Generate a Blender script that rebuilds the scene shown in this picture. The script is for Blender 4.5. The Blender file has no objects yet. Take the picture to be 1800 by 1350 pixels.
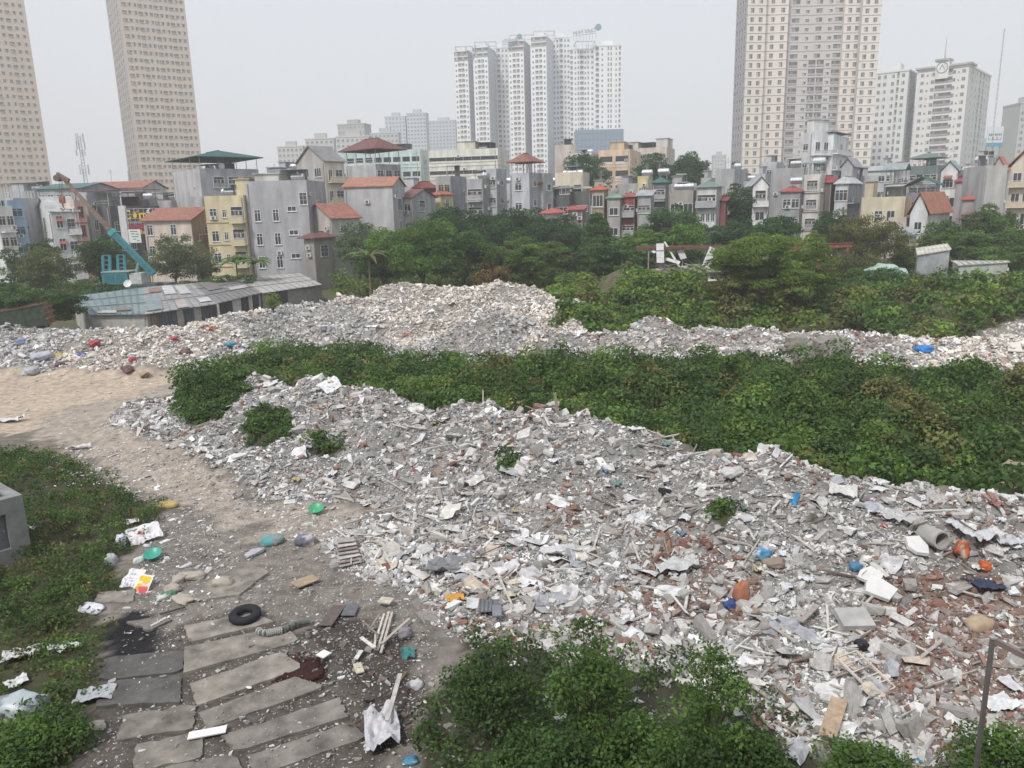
import bpy, bmesh, math, random
import numpy as np
from mathutils import Vector, Matrix

random.seed(7)
RNG = np.random.default_rng(7)
PI = math.pi
C = bpy.context.scene.collection
scene = bpy.context.scene

# ------------------------------------------------------------------ camera
FPX = 1352.0                      # focal length in pixels of the 1800 px wide photograph
CAM = np.array([0.0, 0.0, 12.0])
PITCH, ROLL = 12.9, -1.45
cam_d = bpy.data.cameras.new('camera')
cam = bpy.data.objects.new('camera', cam_d)
C.objects.link(cam)
cam_d.sensor_width = 36.0
cam_d.lens = 36.0 * FPX / 1800.0
cam_d.clip_start = 0.1
cam_d.clip_end = 9000.0
CR = Matrix.Rotation(math.radians(90 - PITCH), 4, 'X') @ Matrix.Rotation(math.radians(ROLL), 4, 'Z')
cam.matrix_world = Matrix.Translation(Vector(CAM)) @ CR
scene.camera = cam
RM = np.array(CR.to_3x3())

# ------------------------------------------------------------------ world and sun
SUN_EL, SUN_AZ = math.radians(50), math.radians(212)      # azimuth clockwise from +Y
world = bpy.data.worlds.new('World')
scene.world = world
world.use_nodes = True
wn, wl = world.node_tree.nodes, world.node_tree.links
wn.clear()
sky = wn.new('ShaderNodeTexSky')
sky.sky_type = 'NISHITA'
sky.sun_disc = False
sky.sun_elevation = SUN_EL
sky.sun_rotation = SUN_AZ
sky.air_density = 1.6
sky.dust_density = 6.0
sky.ozone_density = 1.0
wmix = wn.new('ShaderNodeMixRGB')
wmix.inputs[0].default_value = 0.82
wmix.inputs[2].default_value = (8.9, 9.15, 9.9, 1)         # the even grey-white of a hazy cloud layer
wbg = wn.new('ShaderNodeBackground')
wbg.inputs[1].default_value = 0.1
wo = wn.new('ShaderNodeOutputWorld')
wl.new(sky.outputs[0], wmix.inputs[1])
wl.new(wmix.outputs[0], wbg.inputs[0])
wl.new(wbg.outputs[0], wo.inputs[0])
sun_d = bpy.data.lights.new('sun', 'SUN')
sun_d.energy = 2.7
sun_d.angle = math.radians(8)
sun_d.color = (1.0, 0.965, 0.93)
sun = bpy.data.objects.new('sun', sun_d)
C.objects.link(sun)
sd = Vector((math.sin(SUN_AZ) * math.cos(SUN_EL), math.cos(SUN_AZ) * math.cos(SUN_EL), math.sin(SUN_EL)))
sun.rotation_euler = sd.to_track_quat('Z', 'Y').to_euler()
sun.location = (0, 0, 300)
scene.view_settings.view_transform = 'Standard'
scene.view_settings.look = 'None'
scene.view_settings.exposure = 0.0
scene.view_settings.gamma = 1.0
scene.render.engine = 'CYCLES'
scene.cycles.max_bounces = 6
scene.cycles.diffuse_bounces = 3
scene.cycles.transparent_max_bounces = 6
scene.cycles.volume_bounces = 3

# ------------------------------------------------------------------ projection helpers (photograph pixels)
def ray(px, py):
    d = RM @ np.array([(px - 900) / FPX, -(py - 675) / FPX, -1.0])
    return d
def project(p):
    q = RM.T @ (np.asarray(p, float) - CAM)
    return 900 + FPX * q[0] / -q[2], 675 - FPX * q[1] / -q[2]
def at_z(px, py, z=0.0):
    d = ray(px, py); t = (z - 12.0) / d[2]
    return CAM + t * d
def at_y(px, py, Y):
    d = ray(px, py); return CAM + d * (Y / d[1])

# ------------------------------------------------------------------ noise
def _h(ix, iy, s):
    n = (ix.astype(np.int64) * 374761393 + iy.astype(np.int64) * 668265263 + s * 1442695) & 0xFFFFFFFF
    n = ((n ^ (n >> 13)) * 1274126177) & 0xFFFFFFFF
    return ((n ^ (n >> 16)) & 0xFFFF) / 65535.0
def vnoise(x, y, s=0):
    x = np.asarray(x, float); y = np.asarray(y, float)
    ix = np.floor(x); iy = np.floor(y); fx = x - ix; fy = y - iy
    fx = fx * fx * (3 - 2 * fx); fy = fy * fy * (3 - 2 * fy)
    a = _h(ix, iy, s); b = _h(ix + 1, iy, s); c = _h(ix, iy + 1, s); d = _h(ix + 1, iy + 1, s)
    return (a * (1 - fx) + b * fx) * (1 - fy) + (c * (1 - fx) + d * fx) * fy
def fbm(x, y, s=0, o=3):
    r = 0; a = 0.5
    for k in range(o):
        r = r + a * vnoise(x * 2 ** k, y * 2 ** k, s + k); a *= 0.5
    return r / (1 - 0.5 ** o)

# ------------------------------------------------------------------ terrain height
def ridge(pts):          # (px, py, z, near width, far width): crest line through the heap
    out = []
    for px, py, z, wn_, wf in pts:
        p = at_z(px, py, z); out.append((p[0], p[1], z, wn_, wf))
    return np.array(out)
R_FRONT = ridge([(235, 712, .7, 3, 2), (320, 694, 1.0, 6, 3), (430, 670, 2.5, 9, 4), (600, 684, 2.6, 9, 4), (720, 708, 2.4, 8, 4), (840, 722, 2.3, 8, 4),
    (960, 724, 2.6, 7, 4), (1050, 742, 2.7, 6, 3.5), (1150, 772, 2.2, 5.5, 3.5), (1270, 792, 2.6, 5, 3.5), (1400, 802, 2.8, 5, 3.5), (1480, 842, 2.1, 4.5, 3),
    (1600, 864, 1.9, 4.5, 3), (1700, 852, 2.3, 4.5, 3), (1800, 884, 2.1, 4.5, 3), (2100, 930, 2.0, 4.5, 3)])
R_LEFT = ridge([(-250, 580, 2.2, 9, 6), (0, 575, 2.4, 9, 6), (150, 578, 2.5, 10, 6), (300, 577, 2.5, 9, 6), (440, 548, 3.0, 9, 7), (520, 533, 3.3, 10, 7), (640, 530, 3.5, 10, 7),
    (700, 508, 4.2, 13, 7), (800, 505, 4.3, 13, 7), (900, 500, 4.3, 13, 7), (940, 506, 4.0, 10, 6), (985, 522, 3.0, 8, 5), (1020, 542, 1.8, 6, 4)])
R_MID = ridge([(740, 612, .8, 5, 4), (800, 580, 2.0, 6, 4), (850, 555, 3.0, 7, 4), (880, 550, 3.1, 7, 4), (930, 575, 2.0, 6, 4), (960, 600, .9, 4, 4)])
R_RIGHT = ridge([(930, 605, .7, 3, 3), (1000, 586, 1.3, 4, 3), (1080, 590, 1.2, 4, 3), (1145, 563, 2.3, 5, 4), (1200, 580, 1.5, 4, 3), (1300, 580, 1.5, 5, 3), (1400, 584, 1.5, 5, 3),
    (1450, 576, 1.8, 5, 3), (1500, 590, 1.3, 5, 3), (1620, 592, 1.2, 5, 4), (1700, 600, .9, 6, 4), (1790, 600, .9, 7, 5), (1880, 600, .9, 7, 5)])
R_GREEN = ridge([(960, 540, 1.6, 8, 5), (1020, 505, 3.2, 12, 8), (1110, 482, 4.4, 14, 9), (1190, 505, 3.4, 12, 8), (1250, 545, 1.4, 8, 6)])
R_SLOPE = ridge([(1450, 540, 1.5, 10, 10), (1600, 520, 2.2, 12, 10), (1750, 520, 2.6, 12, 12), (1900, 520, 2.8, 12, 12)])
RIDGES = [(R_FRONT, 'lin'), (R_LEFT, 'lin'), (R_MID, 'lin'), (R_RIGHT, 'lin'), (R_GREEN, 'cos'), (R_SLOPE, 'cos')]
def ridge_h(x, y, R, kind):
    best = np.zeros_like(x)
    for a, b in zip(R[:-1], R[1:]):
        dx, dy = b[0] - a[0], b[1] - a[1]; L2 = dx * dx + dy * dy
        t = np.clip(((x - a[0]) * dx + (y - a[1]) * dy) / L2, 0, 1)
        qx, qy = x - (a[0] + t * dx), y - (a[1] + t * dy)
        d = np.sqrt(qx * qx + qy * qy)
        side = (qx * dy - qy * dx)                      # >0 : near side
        z = a[2] + t * (b[2] - a[2]); w1 = a[3] + t * (b[3] - a[3]); w2 = a[4] + t * (b[4] - a[4])
        w = np.where(side > 0, w1, w2) * (1 + .35 * (vnoise(x * .35, y * .35, 5) - .5))
        u = np.clip(1 - d / w, 0, 1)
        u = (u * (1.25 - .25 * u)) if kind == 'lin' else (u * u * (3 - 2 * u))
        best = np.maximum(best, z * np.minimum(u, 1))
    return best
def height(x, y):
    x = np.asarray(x, float); y = np.asarray(y, float)
    h = np.zeros_like(x); rb = np.zeros_like(x)
    for R, kind in RIDGES:
        r = ridge_h(x, y, R, kind); h = np.maximum(h, r)
        if kind == 'lin': rb = np.maximum(rb, np.clip(r, 0, 1))
    h = h * (0.70 + .60 * fbm(x * .24, y * .24, 11)) + rb * ((fbm(x * .8, y * .8, 3) - .5) * 1.25 + (vnoise(x * 2.6, y * 2.6, 9) - .5) * .22)
    # low lumps of debris between the heap and the buildings' foot
    fr = np.clip((x + 3) / 4, 0, 1) * np.clip((30 - y) / 4, 0, 1) * np.clip((y - 8) / 3, 0, 1)
    h = h + fr * (.15 + .5 * np.clip(fbm(x * .45, y * .45, 21) - .35, 0, 1))
    return h + (vnoise(x * .6, y * .6, 31) - .5) * .10 * np.clip(1.5 - np.abs(x) / 200, 0, 1)
def hz(x, y):
    return float(height(np.array([x]), np.array([y]))[0])
def ground(px, py, z=None):
    if z is not None: return at_z(px, py, z)
    d = ray(px, py)
    ts = np.linspace(8, 260, 2600) / math.hypot(d[0], d[1])
    P = CAM[None] + ts[:, None] * d[None]
    below = P[:, 2] < height(P[:, 0], P[:, 1])
    if not below.any(): return at_z(px, py, 0.0)
    return P[int(np.argmax(below))]
def wpoly(pts):
    return np.array([ground(*p)[:2] for p in pts])
def inside(poly, x, y):
    r = np.zeros(x.shape, bool); n = len(poly); j = n - 1
    for i in range(n):
        xi, yi = poly[i]; xj, yj = poly[j]
        c = ((yi > y) != (yj > y)) & (x < (xj - xi) * (y - yi) / (yj - yi + 1e-12) + xi)
        r ^= c; j = i
    return r
def inside_soft(poly, x, y, j=.8, s=77):
    return inside(poly, x + (fbm(x * .7, y * .7, s) - .5) * 2 * j, y + (fbm(x * .7, y * .7, s + 5) - .5) * 2 * j)

# ------------------------------------------------------------------ tags
def tag(o, label=None, cat=None, group=None, kind=None):
    if label: o['label'] = label
    if cat: o['category'] = cat
    if group: o['group'] = group
    if kind: o['kind'] = kind
    return o
def empty(name, loc=(0, 0, 0), rz=0.0):
    o = bpy.data.objects.new(name, None); C.objects.link(o)
    o.location = loc; o.rotation_euler = (0, 0, rz); o.empty_display_size = .5
    return o

# ------------------------------------------------------------------ materials (all procedural)
def new_mat(name):
    m = bpy.data.materials.new(name); m.use_nodes = True
    n, l = m.node_tree.nodes, m.node_tree.links
    return m, n, l, n['Principled BSDF']
def attr_mat(name, rough=.85, nscale=3.0, namt=.25, bump=.3, bdist=.02, streak=False, metal=0.0, stripes=None, leaf=False, tint=False, spec=.3, coords='Object', nscale2=None):
    m, n, l, b = new_mat(name)
    b.inputs['Roughness'].default_value = rough
    b.inputs['Metallic'].default_value = metal
    b.inputs['Specular IOR Level'].default_value = spec
    a = n.new('ShaderNodeAttribute'); a.attribute_name = 'Col'
    tc = n.new('ShaderNodeTexCoord')
    src = a.outputs['Color']
    nz = n.new('ShaderNodeTexNoise'); nz.inputs['Scale'].default_value = nscale; nz.inputs['Detail'].default_value = 6
    nz.inputs['Roughness'].default_value = .65
    l.new(tc.outputs[coords], nz.inputs['Vector'])
    mr = n.new('ShaderNodeMapRange'); mr.inputs[1].default_value = .3; mr.inputs[2].default_value = .7
    mr.inputs[3].default_value = 1 - namt; mr.inputs[4].default_value = 1 + namt
    l.new(nz.outputs[0], mr.inputs[0])
    mul = n.new('ShaderNodeMixRGB'); mul.blend_type = 'MULTIPLY'; mul.inputs[0].default_value = 1
    l.new(src, mul.inputs[1]); l.new(mr.outputs[0], mul.inputs[2]); src = mul.outputs[0]
    if streak:                                          # dirt run-off on plaster
        mp = n.new('ShaderNodeMapping'); mp.inputs['Scale'].default_value = (.35, .35, .09)
        n2 = n.new('ShaderNodeTexNoise'); n2.inputs['Scale'].default_value = 1.6; n2.inputs['Detail'].default_value = 5
        l.new(tc.outputs['Object'], mp.inputs[0]); l.new(mp.outputs[0], n2.inputs['Vector'])
        m2 = n.new('ShaderNodeMapRange'); m2.inputs[1].default_value = .38; m2.inputs[2].default_value = .62; m2.inputs[3].default_value = .88; m2.inputs[4].default_value = 1.2
        l.new(n2.outputs[0], m2.inputs[0])
        mu = n.new('ShaderNodeMixRGB'); mu.blend_type = 'MULTIPLY'; mu.inputs[0].default_value = 1
        l.new(src, mu.inputs[1]); l.new(m2.outputs[0], mu.inputs[2]); src = mu.outputs[0]
    if tint:
        oi = n.new('ShaderNodeObjectInfo')
        mu = n.new('ShaderNodeMixRGB'); mu.blend_type = 'MULTIPLY'; mu.inputs[0].default_value = 1
        l.new(src, mu.inputs[1]); l.new(oi.outputs['Color'], mu.inputs[2]); src = mu.outputs[0]
    if stripes:                                         # corrugation or tile courses
        wv = n.new('ShaderNodeTexWave'); wv.inputs['Scale'].default_value = stripes[1]; wv.bands_direction = stripes[0]
        wv.inputs['Distortion'].default_value = .3
        l.new(tc.outputs['Object'], wv.inputs['Vector'])
        bp = n.new('ShaderNodeBump'); bp.inputs['Strength'].default_value = .8; bp.inputs['Distance'].default_value = .08
        l.new(wv.outputs[0], bp.inputs['Height']); l.new(bp.outputs[0], b.inputs['Normal'])
    elif bump:
        bp = n.new('ShaderNodeBump'); bp.inputs['Strength'].default_value = bump; bp.inputs['Distance'].default_value = bdist
        n3 = n.new('ShaderNodeTexNoise'); n3.inputs['Scale'].default_value = nscale2 or nscale * 4; n3.inputs['Detail'].default_value = 5
        l.new(tc.outputs[coords], n3.inputs['Vector'])
        l.new(n3.outputs[0], bp.inputs['Height']); l.new(bp.outputs[0], b.inputs['Normal'])
    l.new(src, b.inputs['Base Color'])
    if leaf:
        o = n['Material Output']
        tr = n.new('ShaderNodeBsdfTranslucent'); mx = n.new('ShaderNodeMixShader'); mx.inputs[0].default_value = .3
        br = n.new('ShaderNodeMixRGB'); br.blend_type = 'MULTIPLY'; br.inputs[0].default_value = 1; br.inputs[2].default_value = (1.3, 1.5, .6, 1)
        l.new(src, br.inputs[1]); l.new(br.outputs[0], tr.inputs[0])
        l.new(b.outputs[0], mx.inputs[1]); l.new(tr.outputs[0], mx.inputs[2]); l.new(mx.outputs[0], o.inputs[0])
    return m
M_PLASTER = attr_mat('plaster', .9, .35, .12, .25, .03, streak=True, nscale2=3)
M_TOWER = attr_mat('tower_render', .85, .05, .05, 0)
M_ROOF = attr_mat('metal_sheet_roof', .55, .6, .3, .5, stripes=('X', 1.6))
M_TILE = attr_mat('tile_roof', .8, 1.2, .3, .5, stripes=('Y', 1.1))
M_CONC = attr_mat('concrete', .9, 1.5, .25, .5, .02)
M_RUB = attr_mat('rubble', .92, 4, .28, .5, .03, nscale2=14)
M_SLAB = attr_mat('slab_concrete', .9, 1.6, .5, .6, .02, nscale2=10)
M_METAL = attr_mat('painted_metal', .5, 2, .2, .15, .01, spec=.5)
M_STEEL = attr_mat('stainless_steel', .3, 2, .1, 0, metal=.85)
M_WOOD = attr_mat('wood', .8, 5, .3, .3, .01)
M_RUST = attr_mat('rusty_metal', .85, 2.5, .45, .4, .02)
M_CLOTH = attr_mat('woven_cloth', .75, 5, .12, .3, .01)
M_PLASTIC = attr_mat('plastic', .38, 4, .08, .1, .01, spec=.5)
M_BAG = attr_mat('crumpled_plastic', .45, 5, .22, .9, .06, spec=.4, nscale2=5)
M_RUBBER = attr_mat('rubber', .75, 6, .25, .4, .01)
M_LEAF = attr_mat('leaves', .55, .5, .18, 0, leaf=True, tint=True, spec=.25)
M_BARK = attr_mat('bark', .9, 4, .3, .5, .02)
M_GLASS, _n, _l, _b = new_mat('window_glass')
_b.inputs['Base Color'].default_value = (.045, .052, .06, 1); _b.inputs['Roughness'].default_value = .12
_b.inputs['Specular IOR Level'].default_value = .6
M_DARK, _n, _l, _b = new_mat('opening_shade')
_b.inputs['Base Color'].default_value = (.05, .05, .055, 1); _b.inputs['Roughness'].default_value = .9  # flat dark panes stand in for the shade inside openings

# ------------------------------------------------------------------ mesh building
def np_mesh(name, V, F, col, sizes=None, flat=True):
    """V (n,3), F flat loop index array with face sizes, col per vertex (n,3)"""
    me = bpy.data.meshes.new(name)
    V = np.ascontiguousarray(V, np.float32)
    if sizes is None:
        k = F.shape[1]; sizes = np.full(len(F), k, np.int32); F = F.reshape(-1)
    me.vertices.add(len(V)); me.vertices.foreach_set('co', V.reshape(-1))
    me.loops.add(len(F)); me.loops.foreach_set('vertex_index', np.ascontiguousarray(F, np.int32))
    me.polygons.add(len(sizes))
    st = np.concatenate([[0], np.cumsum(sizes)[:-1]]).astype(np.int32)
    me.polygons.foreach_set('loop_start', st)
    me.update(calc_edges=True)
    if flat: me.shade_flat()
    ca = me.color_attributes.new('Col', 'FLOAT_COLOR', 'POINT')
    c4 = np.ones((len(V), 4), np.float32); c4[:, :3] = col
    ca.data.foreach_set('color', c4.reshape(-1))
    return me
def link(name, me, mat, parent=None, M=None):
    o = bpy.data.objects.new(name, me); C.objects.link(o)
    if mat and not me.materials: me.materials.append(mat)
    if parent is not None: o.parent = parent
    if M is not None: o.matrix_local = M
    return o

class MB:
    def __init__(s): s.v = []; s.f = []; s.c = []; s.M = None; s.keep = False
    def add(s, pts, faces, col):
        b = len(s.v)
        for p in pts:
            p = Vector(p)
            if s.M is not None: p = s.M @ p
            s.v.append(tuple(p)); s.c.append(col)
        s.f += [tuple(b + i for i in f) for f in faces]
    def box(s, x0, x1, y0, y1, z0, z1, col=(.5, .5, .5)):
        # separate vertices per face so each face can take its own colour
        if isinstance(col, dict): cd = col
        else: cd = None
        P = [(x0, y0, z0), (x1, y0, z0), (x1, y1, z0), (x0, y1, z0), (x0, y0, z1), (x1, y0, z1), (x1, y1, z1), (x0, y1, z1)]
        fs = {'b': (3, 2, 1, 0), 't': (4, 5, 6, 7), 'f': (0, 1, 5, 4), 'r': (1, 2, 6, 5), 'k': (2, 3, 7, 6), 'l': (3, 0, 4, 7)}
        if cd is None: s.add(P, list(fs.values()), col)
        else:
            s.keep = True
            for k, f in fs.items(): s.add([P[i] for i in f], [(0, 1, 2, 3)], cd.get(k, cd['*']))
    def beam(s, a, b, w, h, col, up=(0, 0, 1)):
        a = Vector(a); b = Vector(b); d = (b - a).normalized(); u = Vector(up)
        r = d.cross(u)
        if r.length < 1e-3: r = d.cross(Vector((1, 0, 0)))
        r.normalize(); u = r.cross(d).normalized()
        P = []
        for e in (a, b):
            for i, j in ((-1, -1), (1, -1), (1, 1), (-1, 1)): P.append(e + r * (i * w / 2) + u * (j * h / 2))
        s.add(P, [(3, 2, 1, 0), (4, 5, 6, 7), (0, 1, 5, 4), (1, 2, 6, 5), (2, 3, 7, 6), (3, 0, 4, 7)], col)
    def tube(s, pts, r, col, n=8, r2=None, cap=True):
        pts = [Vector(p) for p in pts]; N = len(pts); rings = []
        P = []
        for i, p in enumerate(pts):
            d = (pts[min(i + 1, N - 1)] - pts[max(i - 1, 0)]).normalized()
            a = d.cross(Vector((0, 0, 1)))
            if a.length < 1e-3: a = d.cross(Vector((1, 0, 0)))
            a.normalize(); b = d.cross(a)
            rr = r if r2 is None else r + (r2 - r) * i / (N - 1)
            for k in range(n):
                t = 2 * PI * k / n; P.append(p + a * (rr * math.cos(t)) + b * (rr * math.sin(t)))
        fs = []
        for i in range(N - 1):
            for k in range(n):
                k2 = (k + 1) % n; fs.append((i * n + k, i * n + k2, (i + 1) * n + k2, (i + 1) * n + k))
        if cap: fs += [tuple(range(n)), tuple((N - 1) * n + k for k in reversed(range(n)))]
        s.add(P, fs, col)
    def prism(s, poly, z0, z1, col):      # poly list of (x,y)
        n = len(poly)
        P = [(x, y, z0) for x, y in poly] + [(x, y, z1) for x, y in poly]
        fs = [tuple(reversed(range(n))), tuple(range(n, 2 * n))] + [(i, (i + 1) % n, n + (i + 1) % n, n + i) for i in range(n)]
        s.add(P, fs, col)
    def slabpoly(s, pts, th, col):        # 3-D polygon thickened downwards
        n = len(pts); P = [tuple(p) for p in pts] + [(p[0], p[1], p[2] - th) for p in pts]
        fs = [tuple(range(n)), tuple(n + i for i in reversed(range(n)))] + [(i, n + i, n + (i + 1) % n, (i + 1) % n) for i in range(n)]
        s.add(P, fs, col)
    def mesh(s, name):
        me = bpy.data.meshes.new(name); me.from_pydata(s.v, [], s.f); me.update()
        ca = me.color_attributes.new('Col', 'FLOAT_COLOR', 'POINT')
        c4 = np.ones((len(s.v), 4), np.float32); c4[:, :3] = np.array(s.c, np.float32).reshape(-1, 3)
        ca.data.foreach_set('color', c4.reshape(-1))
        if s.keep: return me
        bm = bmesh.new(); bm.from_mesh(me); bmesh.ops.recalc_face_normals(bm, faces=bm.faces); bm.to_mesh(me); bm.free()
        return me
    def build(s, name, mat, parent=None, M=None, smooth=False):
        me = s.mesh(name)
        if smooth: me.polygons.foreach_set('use_smooth', [True] * len(me.polygons))
        return link(name, me, mat, parent, M)

# ------------------------------------------------------------------ zones on the ground (outlines read off the photograph, laid on the terrain)
Z_HEAP = wpoly([(196, 738), (235, 710, .7), (320, 690, 1.0), (400, 664, 2.3), (600, 676, 2.6), (720, 702, 2.4), (840, 716, 2.3), (960, 718, 2.6), (1050, 735, 2.7), (1150, 766, 2.2), (1270, 786, 2.6),
    (1400, 796, 2.8), (1480, 836, 2.1), (1600, 858, 1.9), (1700, 846, 2.3), (1830, 884, 2.1), (2000, 905, 2.0), (2000, 1380, 0), (1700, 1420, 0), (1500, 1380, 0), (1300, 1300, 0), (1200, 1200, 0), (850, 1150, 0),
    (800, 1120, 0), (730, 1040, 0), (600, 1010, 0), (560, 962, 0), (640, 905, 0), (700, 890, 0), (600, 888, 0), (480, 878, 0), (380, 835, 0), (250, 778, 0)])
Z_LEFTHEAP = wpoly([(-260, 655, 0), (150, 662, 0), (300, 655, 0), (400, 648, 0), (470, 648, 0), (700, 648, 0), (760, 660, 0), (900, 660, 0), (960, 615, 0), (1030, 600, 0), (1030, 545, 1.5), (990, 520, 3.0), (945, 503, 4.0),
    (900, 496, 4.3), (700, 503, 4.2), (640, 524, 3.5), (520, 528, 3.3), (440, 543, 3.0), (300, 573, 2.5), (0, 571, 2.4), (-260, 575, 2.2)])
def buffer(R, near=1.0, far=.9, near_x=None):
    up, dn = [], []
    for i in range(len(R)):
        a, b = R[max(i - 1, 0)], R[min(i + 1, len(R) - 1)]; d = np.array([b[0] - a[0], b[1] - a[1]]); d /= np.linalg.norm(d); n = np.array([d[1], -d[0]])
        dn.append(R[i][:2] + n * R[i][3] * near); up.append(R[i][:2] - n * R[i][4] * far)
    return np.array(dn + up[::-1])
Z_MIDHEAP = buffer(R_RIGHT, 1.15, .8)
Z_GM2 = wpoly([(915, 512, 3.0), (960, 500, 3.6), (1030, 496, 3.6), (1070, 530, 2.8), (1010, 528, 2.6), (975, 524, 2.8)])
Z_STRIP = wpoly([(1690, 600, .5), (1720, 570, 1), (1830, 560, 1.2), (1830, 585, 1), (1760, 598, .7)])
Z_ROAD = wpoly([(-120, 655, 0), (150, 662, 0), (330, 655, 0), (380, 665, 0), (250, 705, 0), (205, 730, 0), (260, 785, 0), (380, 838, 0), (480, 885, 0), (640, 898, 0), (660, 915, 0), (560, 965, 0), (440, 930, 0), (300, 880, 0), (200, 840, 0), (110, 770, 0), (0, 745, 0), (-120, 730, 0)])
Z_SUNLIT_SAND = wpoly([(-120, 660, 0), (200, 662, 0), (330, 660, 0), (250, 690, 0), (120, 712, 0), (80, 745, 0), (-120, 790, 0)])
Z_BELT = wpoly([(318, 742, 0), (330, 700, 0), (450, 640, 0), (560, 634, 0), (690, 634, 0), (740, 648, 0), (800, 668, 0), (870, 656, 0), (1000, 650, 0), (1080, 655, 0), (1180, 668, 0), (1260, 655, 0), (1400, 655, 0), (1510, 672, 0), (1850, 685, 0),
    (2100, 720, 0), (2100, 925, 1.6), (1800, 872, 1.7), (1700, 846, 1.8), (1600, 852, 1.5), (1480, 832, 1.7), (1400, 796, 2.3), (1270, 786, 2.1), (1150, 764, 1.8), (1050, 736, 2.2), (960, 718, 2.1), (840, 714, 1.8), (720, 702, 1.9), (600, 680, 2.1), (430, 672, 2.0), (385, 745, 0)])
Z_HEAPGREEN = [wpoly([(335, 748), (318, 700), (350, 672, 1.2), (440, 645, 1.6), (560, 650, 1.8), (560, 672, 2.2), (455, 672, 2.3), (410, 700), (385, 738)]), wpoly([(310, 735), (325, 690), (430, 675), (445, 690), (390, 720), (345, 748)]), wpoly([(425, 775), (440, 722), (500, 728), (515, 760), (470, 790)]), wpoly([(540, 800), (560, 765), (610, 775), (590, 808)]),
    wpoly([(870, 835), (890, 805), (915, 815), (900, 845)]), wpoly([(1405, 925), (1420, 905), (1445, 915), (1435, 935)]), wpoly([(1250, 905), (1262, 880), (1300, 900), (1280, 930)])]
Z_GREENMOUND = wpoly([(960, 600, .2), (985, 580, .6), (1035, 540, 2.4), (1110, 482, 4.2), (1190, 500, 3.4), (1250, 548, 1.4), (1260, 575, .5), (1200, 572, 1.2), (1150, 553, 2.0), (1060, 585, .6), (1000, 575, 1)])
Z_LEFTVEG = wpoly([(-150, 770, 0), (0, 795, 0), (90, 800, 0), (200, 850, 0), (275, 895, 0), (262, 950, 0), (205, 990, 0), (238, 1030, 0), (180, 1065, 0), (195, 1100, 0), (175, 1150, 0), (170, 1240, 0), (120, 1290, 0), (135, 1420, 0), (-200, 1420, 0)])
Z_BOTTOM = wpoly([(760, 1240, 0), (830, 1110, 0), (1000, 1130, 0), (1150, 1170, 0), (1280, 1200, 0), (1370, 1260, 0), (1400, 1330, 0), (1500, 1440, 0), (1500, 1600, 0), (700, 1600, 0), (720, 1420, 0)])
Z_BRICK = [wpoly([(1540, 1000), (1700, 1000), (1830, 1060), (1900, 1300), (1650, 1340), (1560, 1250), (1500, 1120)]), wpoly([(1150, 940), (1250, 920), (1340, 960), (1330, 1080), (1180, 1100), (1120, 1010)]), wpoly([(560, 1000, 0), (700, 1080, 0), (720, 1180, 0), (560, 1120, 0)])]
Z_WHITE = [wpoly([(600, 940), (850, 920), (1050, 960), (1060, 1020), (900, 1080), (760, 1050), (640, 1000)]), wpoly([(1280, 1100), (1480, 1080), (1540, 1200), (1480, 1340), (1380, 1330), (1290, 1180)])]
Z_SOOT = wpoly([(185, 1100, 0), (250, 1070, 0), (270, 1100, 0), (260, 1160, 0), (200, 1165, 0)])
Z_DARKSOIL = wpoly([(470, 1130, 0), (620, 1080, 0), (700, 1120, 0), (760, 1230, 0), (700, 1330, 0), (560, 1300, 0), (600, 1220, 0), (500, 1190, 0)])
Z_SPILL = wpoly([(480, 1190, 0), (500, 1158, 0), (560, 1155, 0), (570, 1195, 0), (530, 1215, 0)])

# ================================================================== GROUND (one sheet to the horizon)
def axis(dense, lo, hi, g=1.16):
    a = list(dense); st = dense[1] - dense[0]; x = dense[0]
    while x > lo: st *= g; x -= st; a.insert(0, x)
    st = dense[-1] - dense[-2]; x = dense[-1]
    while x < hi: st *= g; x += st; a.append(x)
    return np.array(a)
gx = axis(np.arange(-60, 62, .32), -4000, 4000)
gy = axis(np.concatenate([np.arange(8, 58, .26), np.arange(58, 125, .55)]), -400, 6000)
GX, GY = np.meshgrid(gx, gy)
X, Y = GX.ravel(), GY.ravel()
Zg = height(X, Y)
Zg = np.where(np.abs(X) + Y > 900, Zg * 0, Zg)
col = np.tile(np.array([.17, .15, .125]), (len(X), 1)) * (.8 + .4 * fbm(X * .5, Y * .5, 41))[:, None]
grassy = (Y > 62) | (X < -40) | (X > 40)
col[grassy] = np.array([.10, .10, .055])
def paint(poly, c, j=.8, mix=1.0, s=77):
    global col
    m = inside_soft(poly, X, Y, j, s)
    col[m] = col[m] * (1 - mix) + np.array(c) * mix * (.85 + .3 * fbm(X[m] * .8, Y[m] * .8, 43))[:, None]
near = (Y < 30)
col[near] = np.array([.185, .165, .145]) * (.7 + .6 * fbm(X[near] * .7, Y[near] * .7, 45))[:, None]
paint(Z_ROAD, (.33, .285, .24), 1.4)
paint(Z_SUNLIT_SAND, (.42, .345, .27), 1.8)  # sandy dirt, the patch of sun on it mixed into the colour
paint(Z_HEAP, (.21, .205, .195), .8)
for zc in (Z_LEFTHEAP, Z_MIDHEAP, Z_STRIP): paint(zc, (.24, .225, .205), .8)
paint(Z_BRICK[0], (.20, .15, .125), .8)
paint(Z_BELT, (.05, .055, .028), .6)
for zc in Z_HEAPGREEN: paint(zc, (.05, .055, .028), .3)
paint(Z_GREENMOUND, (.05, .06, .03), .6)
paint(Z_LEFTVEG, (.06, .06, .032), .5)
paint(Z_BOTTOM, (.05, .05, .032), .5)
paint(Z_DARKSOIL, (.062, .052, .045), .5)
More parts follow.
